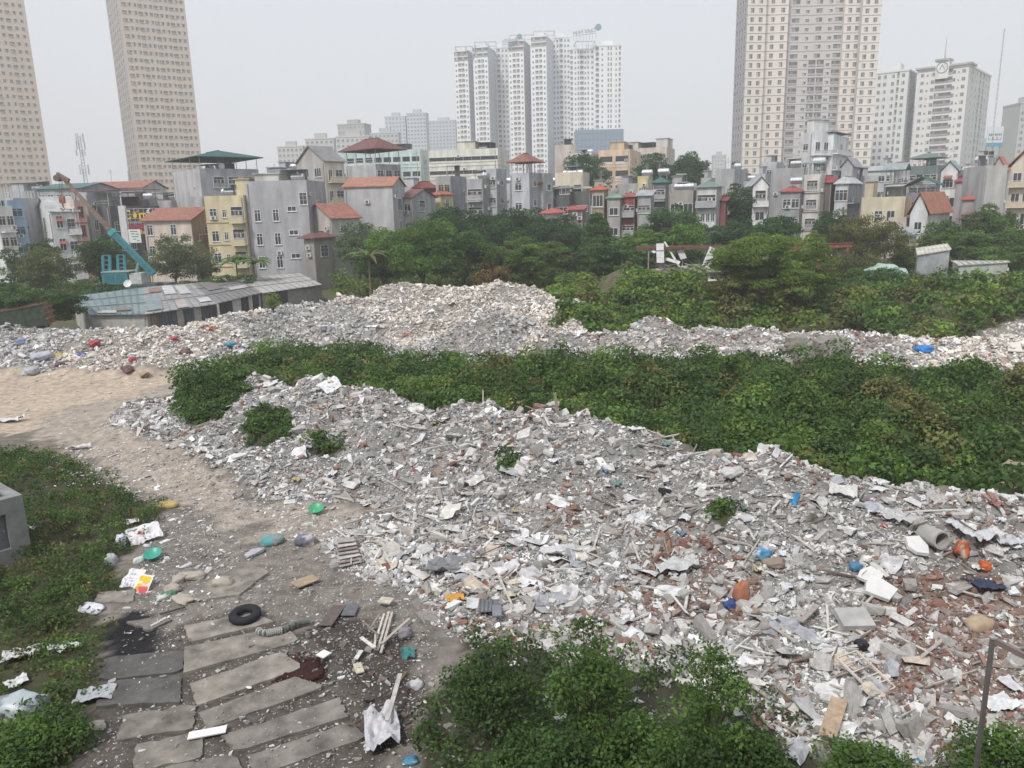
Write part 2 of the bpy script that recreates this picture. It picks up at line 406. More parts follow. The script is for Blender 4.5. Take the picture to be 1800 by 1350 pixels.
paint(wpoly([(120, 1290, 0), (175, 1160, 0), (330, 1090, 0), (480, 1080, 0), (640, 1200, 0), (660, 1380, 0), (100, 1420, 0)]), (.10, .088, .075), .5)
paint(Z_SOOT, (.05, .048, .046), .9)
paint(Z_SOOT, (.016, .016, .018), .35)
paint(Z_SPILL, (.030, .014, .012), .2)
nx, ny = len(gx), len(gy)
idx = np.arange(nx * ny).reshape(ny, nx)
F = np.stack([idx[:-1, :-1], idx[:-1, 1:], idx[1:, 1:], idx[1:, :-1]], -1).reshape(-1, 4)
me = np_mesh('ground', np.stack([X, Y, Zg], 1), F, col)
me.shade_smooth()
M_GROUND = attr_mat('earth', .95, 2.2, .4, .8, .05, nscale2=9)
tag(link('ground', me, M_GROUND), kind='structure')

# ================================================================== RUBBLE
def hull_proto(seed, n=9, box_=(1, .85, .62), cube=.9):
    r = random.Random(seed); bm = bmesh.new()
    for i in range(n):
        p = [r.uniform(-1, 1) for _ in range(3)]
        sg = [(1 if c > 0 else -1) for c in p] if i > 7 else [(1 if (i >> q) & 1 else -1) for q in range(3)]
        bm.verts.new([sg[j] * r.uniform(.45, 1.1) * box_[j] * .5 for j in range(3)])
    g = bmesh.ops.convex_hull(bm, input=bm.verts)
    bmesh.ops.delete(bm, geom=[v for v in bm.verts if not v.link_faces], context='VERTS')
    bmesh.ops.dissolve_limit(bm, angle_limit=.3, verts=bm.verts, edges=bm.edges)
    bm.verts.index_update()
    V = np.array([v.co for v in bm.verts]); Fs = [[v.index for v in f.verts] for f in bm.faces]; bm.free()
    return V, Fs
def slab_proto(seed, th=.14, k=5):
    r = random.Random(seed); n = r.choice([4, 4, 5, 5, 6][:k]); P = []
    a0 = r.random() * 6
    for i in range(n):
        a = a0 + 2 * PI * (i + r.uniform(-.25, .25)) / n; q = r.uniform(.38, .62); P.append((math.cos(a) * q, math.sin(a) * q * .8))
    V = np.array([(x, y, -th / 2) for x, y in P] + [(x * r.uniform(.93, 1), y * r.uniform(.93, 1), th / 2) for x, y in P])
    Fs = [list(reversed(range(n))), list(range(n, 2 * n))] + [[i, (i + 1) % n, n + (i + 1) % n, n + i] for i in range(n)]
    return V, Fs
def box_proto(seed, j=.12):
    r = random.Random(seed)
    V = np.array([[(x - .5) + r.uniform(-j, j), (y - .5) + r.uniform(-j, j), (z - .5) + r.uniform(-j, j)] for z in (0, 1) for y in (0, 1) for x in (0, 1)])
    return V, [[0, 2, 3, 1], [4, 5, 7, 6], [0, 1, 5, 4], [1, 3, 7, 5], [3, 2, 6, 7], [2, 0, 4, 6]]
def sheet_proto(seed, n=4, amp=.16):
    r = random.Random(seed); V = []
    for j in range(n):
        for i in range(n):
            V.append((i / (n - 1) - .5 + r.uniform(-.08, .08), j / (n - 1) - .5 + r.uniform(-.08, .08), r.uniform(-amp, amp)))
    return np.array(V), [[j * n + i, j * n + i + 1, (j + 1) * n + i + 1, (j + 1) * n + i] for j in range(n - 1) for i in range(n - 1)]
P_HULL = [hull_proto(s) for s in range(10)]
P_SLAB = [slab_proto(s + 50) for s in range(10)]
P_BOX = [box_proto(s) for s in range(6)]
P_SHEET = [sheet_proto(s) for s in range(5)]
PROTOS = P_HULL + P_SLAB + P_BOX + P_SHEET
IH, IS, IB, IT = (0, 10), (10, 20), (20, 26), (26, 31)
def rots(n, tilt, rng=RNG):
    """random heading, then tilted by about tilt radians, then spun about its own axis"""
    a, b, c = rng.uniform(0, 2 * PI, n), rng.normal(0, 1, n) * tilt, rng.uniform(0, 2 * PI, n)
    def Rz(t):
        z = np.zeros((n, 3, 3)); z[:, 0, 0] = np.cos(t); z[:, 0, 1] = -np.sin(t); z[:, 1, 0] = np.sin(t); z[:, 1, 1] = np.cos(t); z[:, 2, 2] = 1; return z
    x = np.zeros((n, 3, 3)); x[:, 0, 0] = 1; x[:, 1, 1] = np.cos(b); x[:, 1, 2] = -np.sin(b); x[:, 2, 1] = np.sin(b); x[:, 2, 2] = np.cos(b)
    return Rz(a) @ x @ Rz(c)
def assemble(name, which, pos, R, sc, cols, jitter=.0):
    Vs, Fs, Ss, Cs = [], [], [], []; base = 0
    for k in np.unique(which):
        m = np.where(which == k)[0]; V, Fl = PROTOS[k]; nv = len(V)
        W = (V[None] * sc[m][:, None, :]) @ np.transpose(R[m], (0, 2, 1)) + pos[m][:, None, :]
        Vs.append(W.reshape(-1, 3)); Cs.append(np.repeat(cols[m], nv, 0))
        flat = np.concatenate([np.array(f) for f in Fl]); sz = np.array([len(f) for f in Fl], np.int32)
        Fs.append((flat[None] + (base + np.arange(len(m)) * nv)[:, None]).reshape(-1)); Ss.append(np.tile(sz, len(m)))
        base += nv * len(m)
    return np_mesh(name, np.concatenate(Vs), np.concatenate(Fs), np.concatenate(Cs), np.concatenate(Ss))
GREYS = np.array([(.43, .425, .415), (.52, .515, .505), (.34, .335, .33), (.60, .595, .585), (.47, .455, .44), (.25, .245, .24), (.68, .675, .67), (.39, .37, .35)])
SUN_CREAMS = np.array([(.66, .61, .55), (.74, .70, .64), (.56, .50, .44), (.80, .77, .72), (.48, .43, .38), (.68, .60, .52)])  # pale debris tones with the cloud-gap sun on the heaps put into them
BRICKS = np.array([(.24, .145, .115), (.30, .19, .15), (.19, .14, .12), (.27, .22, .19), (.34, .26, .22), (.22, .12, .095)])
WHITES = np.array([(.72, .73, .73), (.80, .80, .79), (.62, .64, .65), (.70, .69, .65)])
def pick(pal, n): return pal[RNG.integers(0, len(pal), n)] * RNG.uniform(.82, 1.12, (n, 1))
def sample(poly, dens, j=.8):
    lo, hi = poly.min(0), poly.max(0)
    n = int((hi[0] - lo[0]) * (hi[1] - lo[1]) * dens)
    x = RNG.uniform(lo[0], hi[0], n); y = RNG.uniform(lo[1], hi[1], n)
    m = inside_soft(poly, x, y, j)
    return x[m], y[m]
def in_any(polys, x, y, j=.4):
    r = np.zeros(x.shape, bool)
    for p in polys: r |= inside_soft(p, x, y, j)
    return r
def rubble(name, poly, dens, smin, smax, palette='grey', alpha=2.2, white=.035, lift=.0, j=.8, skip=(), xlim=None):
    x, y = sample(poly, dens, j)
    if xlim is not None:
        m = (np.abs(x) < 1.0 * y * .72 + 4); x, y = x[m], y[m]
    if skip:
        m = ~in_any(skip, x, y, .3); x, y = x[m], y[m]
    n = len(x)
    s = smin * (1 - RNG.random(n)) ** (-1 / alpha) * (.62 + .85 * fbm(x * .22, y * .22, 57)); s = np.minimum(s, smax * RNG.uniform(.6, 1, n))
    z = height(x, y) + s * RNG.uniform(-.1, .32, n) + lift
    t = RNG.random(n)
    which = np.where(t < .50, RNG.integers(*IH, n), np.where(t < .80, RNG.integers(*IS, n), np.where(t < .97, RNG.integers(*IB, n), RNG.integers(*IT, n))))
    sc = np.stack([s * RNG.uniform(.8, 1.5, n), s * RNG.uniform(.6, 1.1, n), s * RNG.uniform(.45, .95, n)], 1)
    isb = which >= IB[0]; sc[isb, 2] *= .5; sc[isb, 1] *= .55
    iss = (which >= IS[0]) & (which < IS[1]); sc[iss, 2] = s[iss] * RNG.uniform(.7, 1.3, iss.sum())
    ist = which >= IT[0]; sc[ist] = (s[ist] * 1.5)[:, None] * RNG.uniform(.7, 1.2, (ist.sum(), 3)); sc[ist, 2] *= .7
    R = rots(n, .75)
    c = pick(GREYS if palette != 'cream' else SUN_CREAMS, n)
    if palette == 'mix':                               # cream stands in for sunlight towards the right of the bank
        pr = np.clip((x - at_z(1500, 600, 0)[0]) * .3 + .1, .08, .9)
        m = RNG.random(n) < pr; c[m] = pick(SUN_CREAMS, m.sum())
    bn = fbm(x * .35, y * .35, 63)
    pb = np.where(in_any(Z_BRICK, x, y, .8), .62, .06 + .25 * (bn > .62))
    m = RNG.random(n) < pb * (palette != 'cream'); c[m] = pick(BRICKS, m.sum())
    pw = np.where(in_any(Z_WHITE, x, y, .8), .24, white)
    m = (RNG.random(n) < pw) | ist; c[m] = pick(WHITES, m.sum())
    m = RNG.random(n) < .003; c[m] = np.array([(.05, .25, .5), (.5, .09, .06), (.05, .35, .28), (.6, .4, .05), (.03, .03, .035)])[RNG.integers(0, 5, m.sum())]
    # bigger pieces mostly clean concrete
    return which, np.stack([x, y, z], 1), R, sc, c, s
def cat(parts): return [np.concatenate([p[i] for p in parts]) for i in range(6)]
SK = [Z_DARKSOIL]
Zh_near = Z_HEAP
front = cat([rubble('a', Z_HEAP, 175, .052, .42, 'grey', 2.4, xlim=1, skip=Z_HEAPGREEN + SK), rubble('b', Z_HEAP, 12, .15, .7, 'grey', 2.4, xlim=1, skip=Z_HEAPGREEN + SK)])
# sticks, battens and torn film tangled into the front heap
def tangle(poly, dens, kind):
    x, y = sample(poly, dens, .6); m = np.abs(x) < y * .72 + 4; x, y = x[m], y[m]; n = len(x); z = height(x, y)
    if kind == 'stick':
        L = RNG.uniform(.5, 1.7, n); sc = np.stack([L, RNG.uniform(.03, .08, n), RNG.uniform(.02, .05, n)], 1); which = np.full(n, IB[0]); c = np.array([(.30, .25, .20), (.42, .39, .35), (.60, .59, .57), (.18, .14, .12), (.50, .47, .42)])[RNG.integers(0, 5, n)]
        return [which, np.stack([x, y, z + .12 + .1 * RNG.random(n)], 1), rots(n, .25), sc, c, L * 0]
    s = RNG.uniform(.3, .95, n); sc = np.stack([s, s * RNG.uniform(.5, 1, n), s * .8], 1)
    c = np.array([(.56, .56, .57), (.66, .66, .66), (.46, .46, .46), (.60, .58, .54), (.36, .37, .39), (.52, .46, .38)])[RNG.integers(0, 6, n)]
    return [RNG.integers(*IT, n), np.stack([x, y, z + .12], 1), rots(n, .4), sc, c, s * 0]
front = cat([front, tangle(Z_HEAP, .5, 'stick'), tangle(Z_HEAP, .18, 'film'), tangle(Z_WHITE[0], 1.4, 'film'), tangle(Z_WHITE[1], 1.2, 'film'), tangle(Z_WHITE[0], 1.5, 'stick'), tangle(Z_WHITE[1], 1.0, 'stick')])
left = cat([rubble('c', Z_LEFTHEAP, 42, .12, .6, 'cream', 2.6, .12, xlim=1)])
# the cooler grey part of the left heap, without the cream sun tint
gm = (fbm(left[1][:, 0] * .07, left[1][:, 1] * .07, 88) + .012 * (left[1][:, 0] + 12)) < .50
cx_, cy_ = left[1][:, 0], left[1][:, 1]
A_ = at_z(400, 600, 1)[0]; B_ = at_z(680, 540, 3)[0]
gm = ((cx_ > A_ + (vnoise(cx_ * .3, cy_ * .3, 4) - .5) * 6) & (cx_ < B_ + 2 + (cy_ - 68) * -.9 + (vnoise(cx_ * .3, cy_ * .3, 6) - .5) * 5)) | (cx_ < at_z(190, 600, 1)[0] + (vnoise(cx_ * .3, cy_ * .3, 8) - .5) * 6)
left[4][gm] = pick(GREYS, gm.sum()) * 1.05
mm_ = inside_soft(wpoly([(745, 640, 0), (800, 578, 2), (850, 548, 3), (935, 560, 2.5), (945, 610, 0), (900, 640, 0)]), cx_, cy_, .5)
left[4][mm_] = pick(GREYS, mm_.sum()) * .92
mid = cat([rubble('d', Z_MIDHEAP, 40, .12, .6, 'mix', 2.6, .1, xlim=1), rubble('e', Z_STRIP, 8, .12, .5, 'cream', 2.6, .1, xlim=1)])
# single pieces: the largest of the front heap are objects of their own
def visible(pos):
    q = (pos - CAM) @ RM; px = 900 + FPX * q[:, 0] / -q[:, 2]; py = 675 - FPX * q[:, 1] / -q[:, 2]
    return (px > 10) & (px < 1790) & (py > 640) & (py < 1345), -q[:, 2]
vis, dep = visible(front[1])
score = np.where(vis & (front[0] < IT[0]) & (front[5] > .3), front[5] / dep, 0)
order = np.argsort(-score)[:300]
sel = np.zeros(len(score), bool); sel[order] = True
proto_mesh = {}
for i in order:
    k = int(front[0][i]); ck = int(i % 3)
    key = (k, ck)
    if key not in proto_mesh:
        V, Fl = PROTOS[k]; shade = [(.42, .41, .39), (.55, .54, .52), (.33, .315, .295)][ck]
        m_ = np_mesh('chunk', V, np.concatenate([np.array(f) for f in Fl]), np.array(shade), np.array([len(f) for f in Fl], np.int32))
        m_.materials.append(M_RUB); proto_mesh[key] = m_
    isslab = IS[0] <= k < IS[1]
    o = bpy.data.objects.new('slab_fragment' if isslab else 'concrete_chunk', proto_mesh[key]); C.objects.link(o)
    M = Matrix(front[2][i].tolist()).to_4x4(); M.translation = Vector(front[1][i].tolist())
    o.matrix_world = M @ Matrix.Diagonal(Vector(front[3][i].tolist() + [1]))
    if isslab: tag(o, 'flat broken concrete slab fragment lying on the long front rubble heap', 'slab fragment', 'broken slab fragments on the front rubble heap')
    else: tag(o, 'chunky broken piece of grey concrete on the long front rubble heap', 'concrete chunk', 'broken concrete chunks on the front rubble heap')
keep = ~sel
tag(link('rubble', assemble('rubble', *[a[keep] for a in front[:5]]), M_RUB), kind='stuff', label='long front heap of broken concrete, bricks and plaster')
tag(link('rubble', assemble('rubble', *left[:5]), M_RUB), kind='stuff', label='far left rubble heap by the sheds, grey debris with sunlit parts tinted cream')
tag(link('rubble', assemble('rubble', *mid[:5]), M_RUB), kind='stuff', label='low rubble bank behind the green shrub belt')
# loose gravel and litter over the yard
def gravel(poly, dens, smin, smax, pal, white, j=1.0, skip=()):
    x, y = sample(poly, dens, j)
    m = np.abs(x) < y * .72 + 3; x, y = x[m], y[m]
    if skip: m = ~in_any(skip, x, y, .4); x, y = x[m], y[m]
    n = len(x); s = np.minimum(smin * (1 - RNG.random(n)) ** (-1 / 2.2), smax)
    which = np.where(RNG.random(n) < .5, RNG.integers(*IH, n), RNG.integers(*IS, n))
    sc = np.stack([s * RNG.uniform(.8, 1.8, n), s * RNG.uniform(.6, 1.1, n), s * RNG.uniform(.4, .8, n)], 1)
    c = pick(pal, n); m = RNG.random(n) < white; c[m] = pick(WHITES, m.sum())
    return [which, np.stack([x, y, height(x, y) + s * .1], 1), rots(n, .35), sc, c, s]
Z_YARD = wpoly([(100, 780, 0), (380, 830, 0), (480, 890, 0), (640, 905, 0), (720, 1000, 0), (780, 1120, 0), (760, 1240, 0), (720, 1420, 0), (100, 1420, 0), (180, 1200, 0), (240, 1000, 0), (290, 900, 0), (150, 830, 0)])
Z_EDGE = wpoly([(180, 760, 0), (260, 690, 0), (300, 760, 0), (420, 820, 0), (560, 870, 0), (620, 920, 0), (700, 960, 0), (600, 1000, 0), (500, 930, 0), (380, 870, 0), (240, 800, 0)])
Z_LITTER = wpoly([(270, 900, 0), (330, 900, 0), (420, 960, 0), (430, 1040, 0), (330, 1110, 0), (250, 1060, 0), (240, 980, 0)])
Z_PATCH = wpoly([(70, 860, 0), (90, 795, 0), (200, 790, 0), (330, 860, 0), (300, 890, 0), (180, 850, 0)])
GR = cat([gravel(Z_YARD, 60, .025, .14, GREYS * .8, .08, skip=[Z_SOOT, Z_SPILL]), gravel(Z_EDGE, 22, .05, .4, GREYS, .12), gravel(Z_ROAD, 1.6, .05, .22, GREYS, .2), gravel(Z_LITTER, 12, .05, .3, GREYS, .45),
    gravel(Z_PATCH, 12, .06, .35, GREYS, .3), gravel(Z_DARKSOIL, 26, .05, .3, np.array([(.10, .085, .075), (.17, .15, .13), (.30, .28, .26), (.13, .09, .075)]), .05), gravel(Z_BOTTOM, 10, .06, .3, GREYS * .6, .05)])
tag(link('gravel', assemble('gravel', *GR[:5]), M_RUB), kind='stuff')

# ================================================================== VEGETATION
LG = {'dark': [(0.045, 0.087, 0.025), (0.060, 0.112, 0.030), (0.083, 0.140, 0.034), (0.036, 0.067, 0.023)],
      'mid': [(0.068, 0.126, 0.030), (0.090, 0.168, 0.037), (0.120, 0.203, 0.044), (0.053, 0.098, 0.028)],
      'light': [(0.128, 0.210, 0.040), (0.165, 0.252, 0.048), (0.105, 0.168, 0.034), (0.210, 0.280, 0.063)],
      'olive': [(0.128, 0.140, 0.046), (0.165, 0.168, 0.063), (0.098, 0.112, 0.040), (0.195, 0.182, 0.075)],
      'dry': [(0.240, 0.182, 0.081), (0.180, 0.140, 0.063), (0.300, 0.224, 0.103), (0.150, 0.140, 0.052)],
      'grey': [(0.112, 0.147, 0.075), (0.143, 0.175, 0.092), (0.090, 0.119, 0.060), (0.165, 0.196, 0.103)]}
def leaf_mesh(name, cen, rad, per, size, pal, flat=.75, up=.35, rng=RNG, elong=1.7, hollow=.55, droop=0):
    """leaf-sized rhombi on lumpy shells; cen (k,3), rad (k,), per: leaves per unit area"""
    rad = np.asarray(rad, float); k = len(cen)
    cnt = np.maximum((per * rad ** 2).astype(int), 6)
    ci = np.repeat(np.arange(k), cnt); n = len(ci)
    d = rng.normal(0, 1, (n, 3)); d /= np.linalg.norm(d, axis=1)[:, None]
    d[:, 2] = np.where(d[:, 2] < -.45, -d[:, 2], d[:, 2])
    lump = .8 + .4 * rng.random(n)
    r = rad[ci] * (hollow + (1 - hollow) * rng.random(n) ** .5) * lump
    p = cen[ci] + d * r[:, None] * np.array([1, 1, flat])
    p[:, 2] -= droop * rng.random(n) * rad[ci]
    nrm = d * .6 + rng.normal(0, .55, (n, 3)); nrm[:, 2] += up; nrm /= np.linalg.norm(nrm, axis=1)[:, None]
    t = np.cross(nrm, rng.normal(0, 1, (n, 3))); t /= np.linalg.norm(t, axis=1)[:, None] + 1e-9
    b = np.cross(nrm, t)
    s = size * rng.uniform(.6, 1.35, n)
    L = (s * elong / 2)[:, None]; Wd = (s / 2)[:, None]
    V = np.stack([p - t * L, p + b * Wd - nrm * Wd * .2, p + t * L, p - b * Wd - nrm * Wd * .2], 1).reshape(-1, 3)
    F = np.arange(n * 4).reshape(n, 4)
    pl = np.array(LG[pal]) if isinstance(pal, str) else np.array(pal)
    cc = pl[rng.integers(0, len(pl), k)][ci] * .6 + pl[rng.integers(0, len(pl), n)] * .4
    cc = cc * rng.uniform(.72, 1.32, (k, 1))[ci] * rng.uniform(.8, 1.2, (n, 1))
    return V, F, np.repeat(cc, 4, 0)
def join_np(parts):
    b = 0; V, F, Cc = [], [], []
    for v, f, c in parts: V.append(v); F.append(f + b); Cc.append(c); b += len(v)
    return np.concatenate(V), np.concatenate(F), np.concatenate(Cc)
def lumps_in(poly, dens, r0, r1, hgt, j=.7, skip=(), xl=True, base=.0, hn=None):
    x, y = sample(poly, dens, j)
    if xl: m = (np.abs(x) < y * .74 + 6) & (y > 5); x, y = x[m], y[m]
    if skip: m = ~in_any(skip, x, y, .4); x, y = x[m], y[m]
    n = len(x); r = RNG.uniform(r0, r1, n) * (.7 + .6 * fbm(x * .25, y * .25, 91))
    z = height(x, y) + base + r * .2 + hgt * RNG.random(n) * (.4 + 1.2 * fbm(x * .2, y * .2, 93))
    return np.stack([x, y, z], 1), r
def cover(name, label, sets):
    parts = []
    for (poly, dens, r0, r1, hgt, per, size, pal, kw) in sets:
        kk = dict(kw); sk = kk.pop('skip', ()); jj = kk.pop('j', .7)
        cen, r = lumps_in(poly, dens, r0, r1, hgt, jj, sk)
        if len(cen): parts.append(leaf_mesh(name, cen, r, per, size, pal, **kk))
    V, F, c = join_np(parts)
    o = link(name, np_mesh(name, V, F, c, flat=False), M_LEAF); tag(o, label, kind='stuff'); return o
# the shrub belt between the heaps
cover('undergrowth', 'dark green belt of undergrowth between the rubble heaps', [
    (Z_BELT, .9, .5, 1.1, .9, 150, .14, 'dark', {}), (Z_BELT, .5, .5, 1.1, 1.0, 150, .14, 'mid', {}), (Z_BELT, .2, .6, 1.1, .9, 130, .14, 'olive', {}), (Z_BELT, .12, .7, 1.3, 1.6, 150, .14, 'mid', {}), (Z_BELT, .10, .5, 1.1, 1.5, 130, .12, 'light', {}), (Z_BELT, .05, .5, .9, 1.2, 90, .11, 'dry', {})])
cover('creepers', 'low green creepers on the front rubble heap', [(z, 3.2, .28, .5, .12, 420, .10, p, {'j': .35}) for z in Z_HEAPGREEN for p in ('dark', 'mid')])
cover('creepers', 'bright green creepers over the overgrown mound', [(Z_GREENMOUND, .9, .6, 1.1, .5, 100, .24, 'mid', {}), (Z_GM2, 1.2, .6, 1.1, .5, 90, .24, 'light', {}), (Z_GM2, .8, .6, 1.1, .5, 90, .24, 'olive', {}), (Z_GREENMOUND, 1.0, .6, 1.0, .6, 110, .22, 'light', {}), (Z_GREENMOUND, .3, .5, 1.0, .5, 90, .22, 'olive', {})])
Z_SHEDS = wpoly([(100, 575, 0), (380, 575, 0), (600, 545, 0), (600, 498, 0), (420, 500, 0), (130, 520, 0)])
Z_BACK = wpoly([(-400, 545, 0), (-100, 560, 0), (130, 560, 0), (420, 548, 0), (600, 520, 0), (1000, 520, 0), (1260, 560, 0), (1260, 600, 0), (1520, 590, 0), (1720, 618, 0), (1900, 600, 0), (2100, 560, 0), (2100, 488, 0), (1500, 480, 0), (1000, 480, 0), (600, 500, 0), (-400, 500, 0)])
cover('undergrowth', 'weeds and shrubs on the waste ground at the back', [
    (Z_BACK, .45, .35, .8, .3, 70, .22, 'olive', {'skip': [Z_LEFTHEAP, Z_MIDHEAP, Z_STRIP, Z_SHEDS]}), (Z_BACK, .16, .8, 1.7, 1.0, 60, .25, 'mid', {'skip': [Z_LEFTHEAP, Z_MIDHEAP, Z_STRIP, Z_SHEDS]}), (Z_BACK, .12, .8, 1.6, 1.0, 60, .25, 'olive', {'skip': [Z_LEFTHEAP, Z_MIDHEAP, Z_STRIP, Z_SHEDS]}), (Z_BACK, .08, .8, 1.6, 1.2, 60, .25, 'light', {'skip': [Z_LEFTHEAP, Z_MIDHEAP, Z_STRIP, Z_SHEDS]})])
cover('undergrowth', 'tangled weeds on the left edge of the yard', [
    (Z_LEFTVEG, 2.0, .25, .5, .35, 420, .066, 'dark', {}), (Z_LEFTVEG, 2.0, .22, .45, .35, 400, .062, 'mid', {}), (Z_LEFTVEG, 1.1, .2, .4, .25, 300, .065, 'olive', {}), (Z_LEFTVEG, .9, .2, .4, .2, 220, .06, 'dry', {})])
cover('undergrowth', 'low weeds at the foot of the front bushes', [(Z_BOTTOM, 2.2, .2, .42, .25, 420, .065, 'dark', {}), (Z_BOTTOM, .8, .2, .4, .2, 380, .065, 'mid', {})])

# ---- bushes in the foreground, each a thing
def bush(name, px, py, topz, w, pal, label, seed, size=.058, per=720, dz=None, tint=(1, 1, 1, 1), shape='lumpy'):
    rng = np.random.default_rng(seed)
    g = ground(px, py, dz); gz = hz(g[0], g[1])
    root = empty(name, (g[0], g[1], gz)); H_ = topz - gz
    k = int(24 + w * 14)
    a = rng.uniform(0, 2 * PI, k); q = np.sqrt(rng.random(k)) * w / 2
    zz = H_ * (.25 + .62 * rng.random(k)) * (1 - .55 * (q / (w / 2)) ** 2)
    cen = np.stack([np.cos(a) * q, np.sin(a) * q, zz], 1); cen[:3, :2] *= .3; cen[:3, 2] = H_ * .84
    r = rng.uniform(.30, .55, k) * (w / 2.6) ** .5; r[:3] *= .75
    V, F, c = leaf_mesh(name, cen, r, per, size, pal, rng=rng, flat=.9, up=.5)
    o = link('foliage', np_mesh(name + '_foliage', V, F, c), M_LEAF, root); o.color = tint
    mb = MB()
    for i in range(0, k, 2):
        p = cen[i]; mb.tube([(p[0] * .15, p[1] * .15, -.1), (p[0] * .5, p[1] * .5, p[2] * .5), tuple(p)], .025, (.10, .085, .06), 5, .008)
    mb.build('stems', M_BARK, root)
    tag(root, label, 'bush'); return root
FB = 'leafy bushes at the foot of the building'
for i, (px, py, tz, w, pal, lb) in enumerate([
    (880, 1290, 2.7, 1.8, 'dark', 'dark bush at the left end of the foreground bushes'),
    (1040, 1330, 3.9, 1.9, 'mid', 'tall leafy bush with a pointed top in the middle foreground'),
    (1125, 1400, 2.1, 2.0, 'mid', 'bright green bush between the two tallest foreground bushes'),
    (1238, 1370, 3.8, 1.7, 'mid', 'tall green bush with a narrow top right of centre in the foreground'),
    (1320, 1400, 1.7, 1.6, 'dark', 'low dark bush at the right end of the foreground bushes'),
    (960, 1420, 2.0, 2.4, 'dark', 'shaded dark bush low at the bottom centre'),
    (1200, 1480, 2.2, 2.6, 'dark', 'bush at the bottom edge under the tall green bush')]):
    tag(bush('bush', px, py, tz, w, pal, lb, 200 + i), group=FB)
for i in range(26):
    rg_ = random.Random(600 + i); px_ = 470 + i * 52 + rg_.uniform(-20, 20); t_ = max(0, (px_ - 900) / 900); py_ = rg_.uniform(668 + 20 * t_, 700 + 110 * t_)
    g_ = at_z(px_, py_, 0); tag(bush('shrub', px_, py_, rg_.uniform(1.9, 2.6) if px_ < 850 else rg_.uniform(2.1, 3.5), rg_.uniform(2.4, 4.2), rg_.choice(['dark', 'mid', 'mid', 'olive']), 'rounded green shrub standing out of the belt between the rubble heaps', 640 + i, size=.14, per=150, dz=0), group='shrubs in the green belt')
bush('bush', 1530, 1400, .95, 2.0, 'mid', 'low green bush at the bottom edge beside the brown board', 220)
bush('bush', 1770, 1420, 1.9, 2.0, 'mid', 'green bush in the bottom right corner behind the metal post', 221)
bush('bush', 60, 1330, .8, 2.0, 'mid', 'rounded green bush in the bottom left corner', 222)

# ---- trees
def crown_mesh(name, seed, kind, pal, W_, zs, D):
    """leaves in metres round the crown's centre; W_ half width, zs half height"""
    rng = np.random.default_rng(seed); S = np.array([W_, W_, zs]); g = (W_ * W_ * zs) ** (1 / 3)
    size = .00165 * D * (1.0 if D < 150 else .9)
    k = int(np.clip(9 * W_ * zs, 40, 150))
    if kind == 'column':
        z = rng.uniform(-1, .92, k); q = (1.05 - np.abs(z)) * .75 * np.sqrt(rng.random(k)); a = rng.uniform(0, 2 * PI, k)
        cen = np.stack([np.cos(a) * q, np.sin(a) * q, z], 1); r = rng.uniform(.16, .26, k) * g; fl, up, hol, per = .9, .3, .5, 1.0
    elif kind == 'spread':
        a = rng.uniform(0, 2 * PI, k); q = np.sqrt(rng.random(k)) * .86; z = rng.uniform(-.8, .85, k) * np.sqrt(np.maximum(0.1, 1 - q * q))
        cen = np.stack([np.cos(a) * q, np.sin(a) * q, z], 1); r = rng.uniform(.14, .28, k) * g; fl, up, hol, per = .38, .9, .4, 1.0
    else:
        d = rng.normal(0, 1, (k, 3)); d /= np.linalg.norm(d, axis=1)[:, None]
        low = d[:, 2] < -.3; d[low, 2] *= .7
        cen = d * (rng.random((k, 1)) ** .45) * .84
        # a few lumps push out so the outline is uneven
        m = rng.random(k) < .15; cen[m] *= 1.13
        if kind == 'airy': r = rng.uniform(.12, .24, k) * g; fl, up, hol, per = .8, .3, .1, .62
        else: r = rng.uniform(.15, .29, k) * g; fl, up, hol, per = .72, .55, .55, 1.0
    cen = cen * S
    return np_mesh(name, *leaf_mesh(name, cen, r, per * 5.2 / size ** 2, size, pal, rng=rng, flat=fl, up=up, hollow=hol, elong=1.5))
def tree(px, ytop, wpx, D, kind, pal, label, cat='tree', tint=(1, 1, 1), hfrac=.72, seed=None, group=None, name='tree'):
    top = at_y(px, ytop, D); x = top[0]; gz = hz(x, D); H_ = top[2] - gz
    W_ = wpx / FPX * D / 2 * 1.02
    root = empty(name, (x, D, gz), (px * 1.7) % 6.28)
    ch = H_ * hfrac; zs = ch / 2
    me = crown_mesh('crown', int(px * 3 + ytop), kind, pal, W_, zs, D)
    o = link('crown', me, M_LEAF, root)
    o.location = (0, 0, H_ - zs * .98); o.color = (*tint, 1)
    mb = MB(); r0 = max(.10, H_ * .022); bc = (.11, .095, .075)
    mb.tube([(0, 0, -.3), (.1 * W_, 0, H_ * .3), (0, .05 * W_, H_ * .6)], r0, bc, 8, r0 * .55)
    rg = random.Random(px)
    for i in range(7):
        a = i * 2.4 + rg.random(); z0 = H_ * rg.uniform(.22, .5); q = W_ * rg.uniform(.4, .75)
        mb.tube([(0, 0, z0), (math.cos(a) * q * .5, math.sin(a) * q * .5, z0 + (H_ - z0) * .35), (math.cos(a) * q, math.sin(a) * q, z0 + (H_ - z0) * rg.uniform(.5, .75))], r0 * .5, bc, 6, r0 * .15)
    mb.build('trunk', M_BARK, root)
    tag(root, label, cat, group)
    return root
G1 = 'trees in front of the houses'
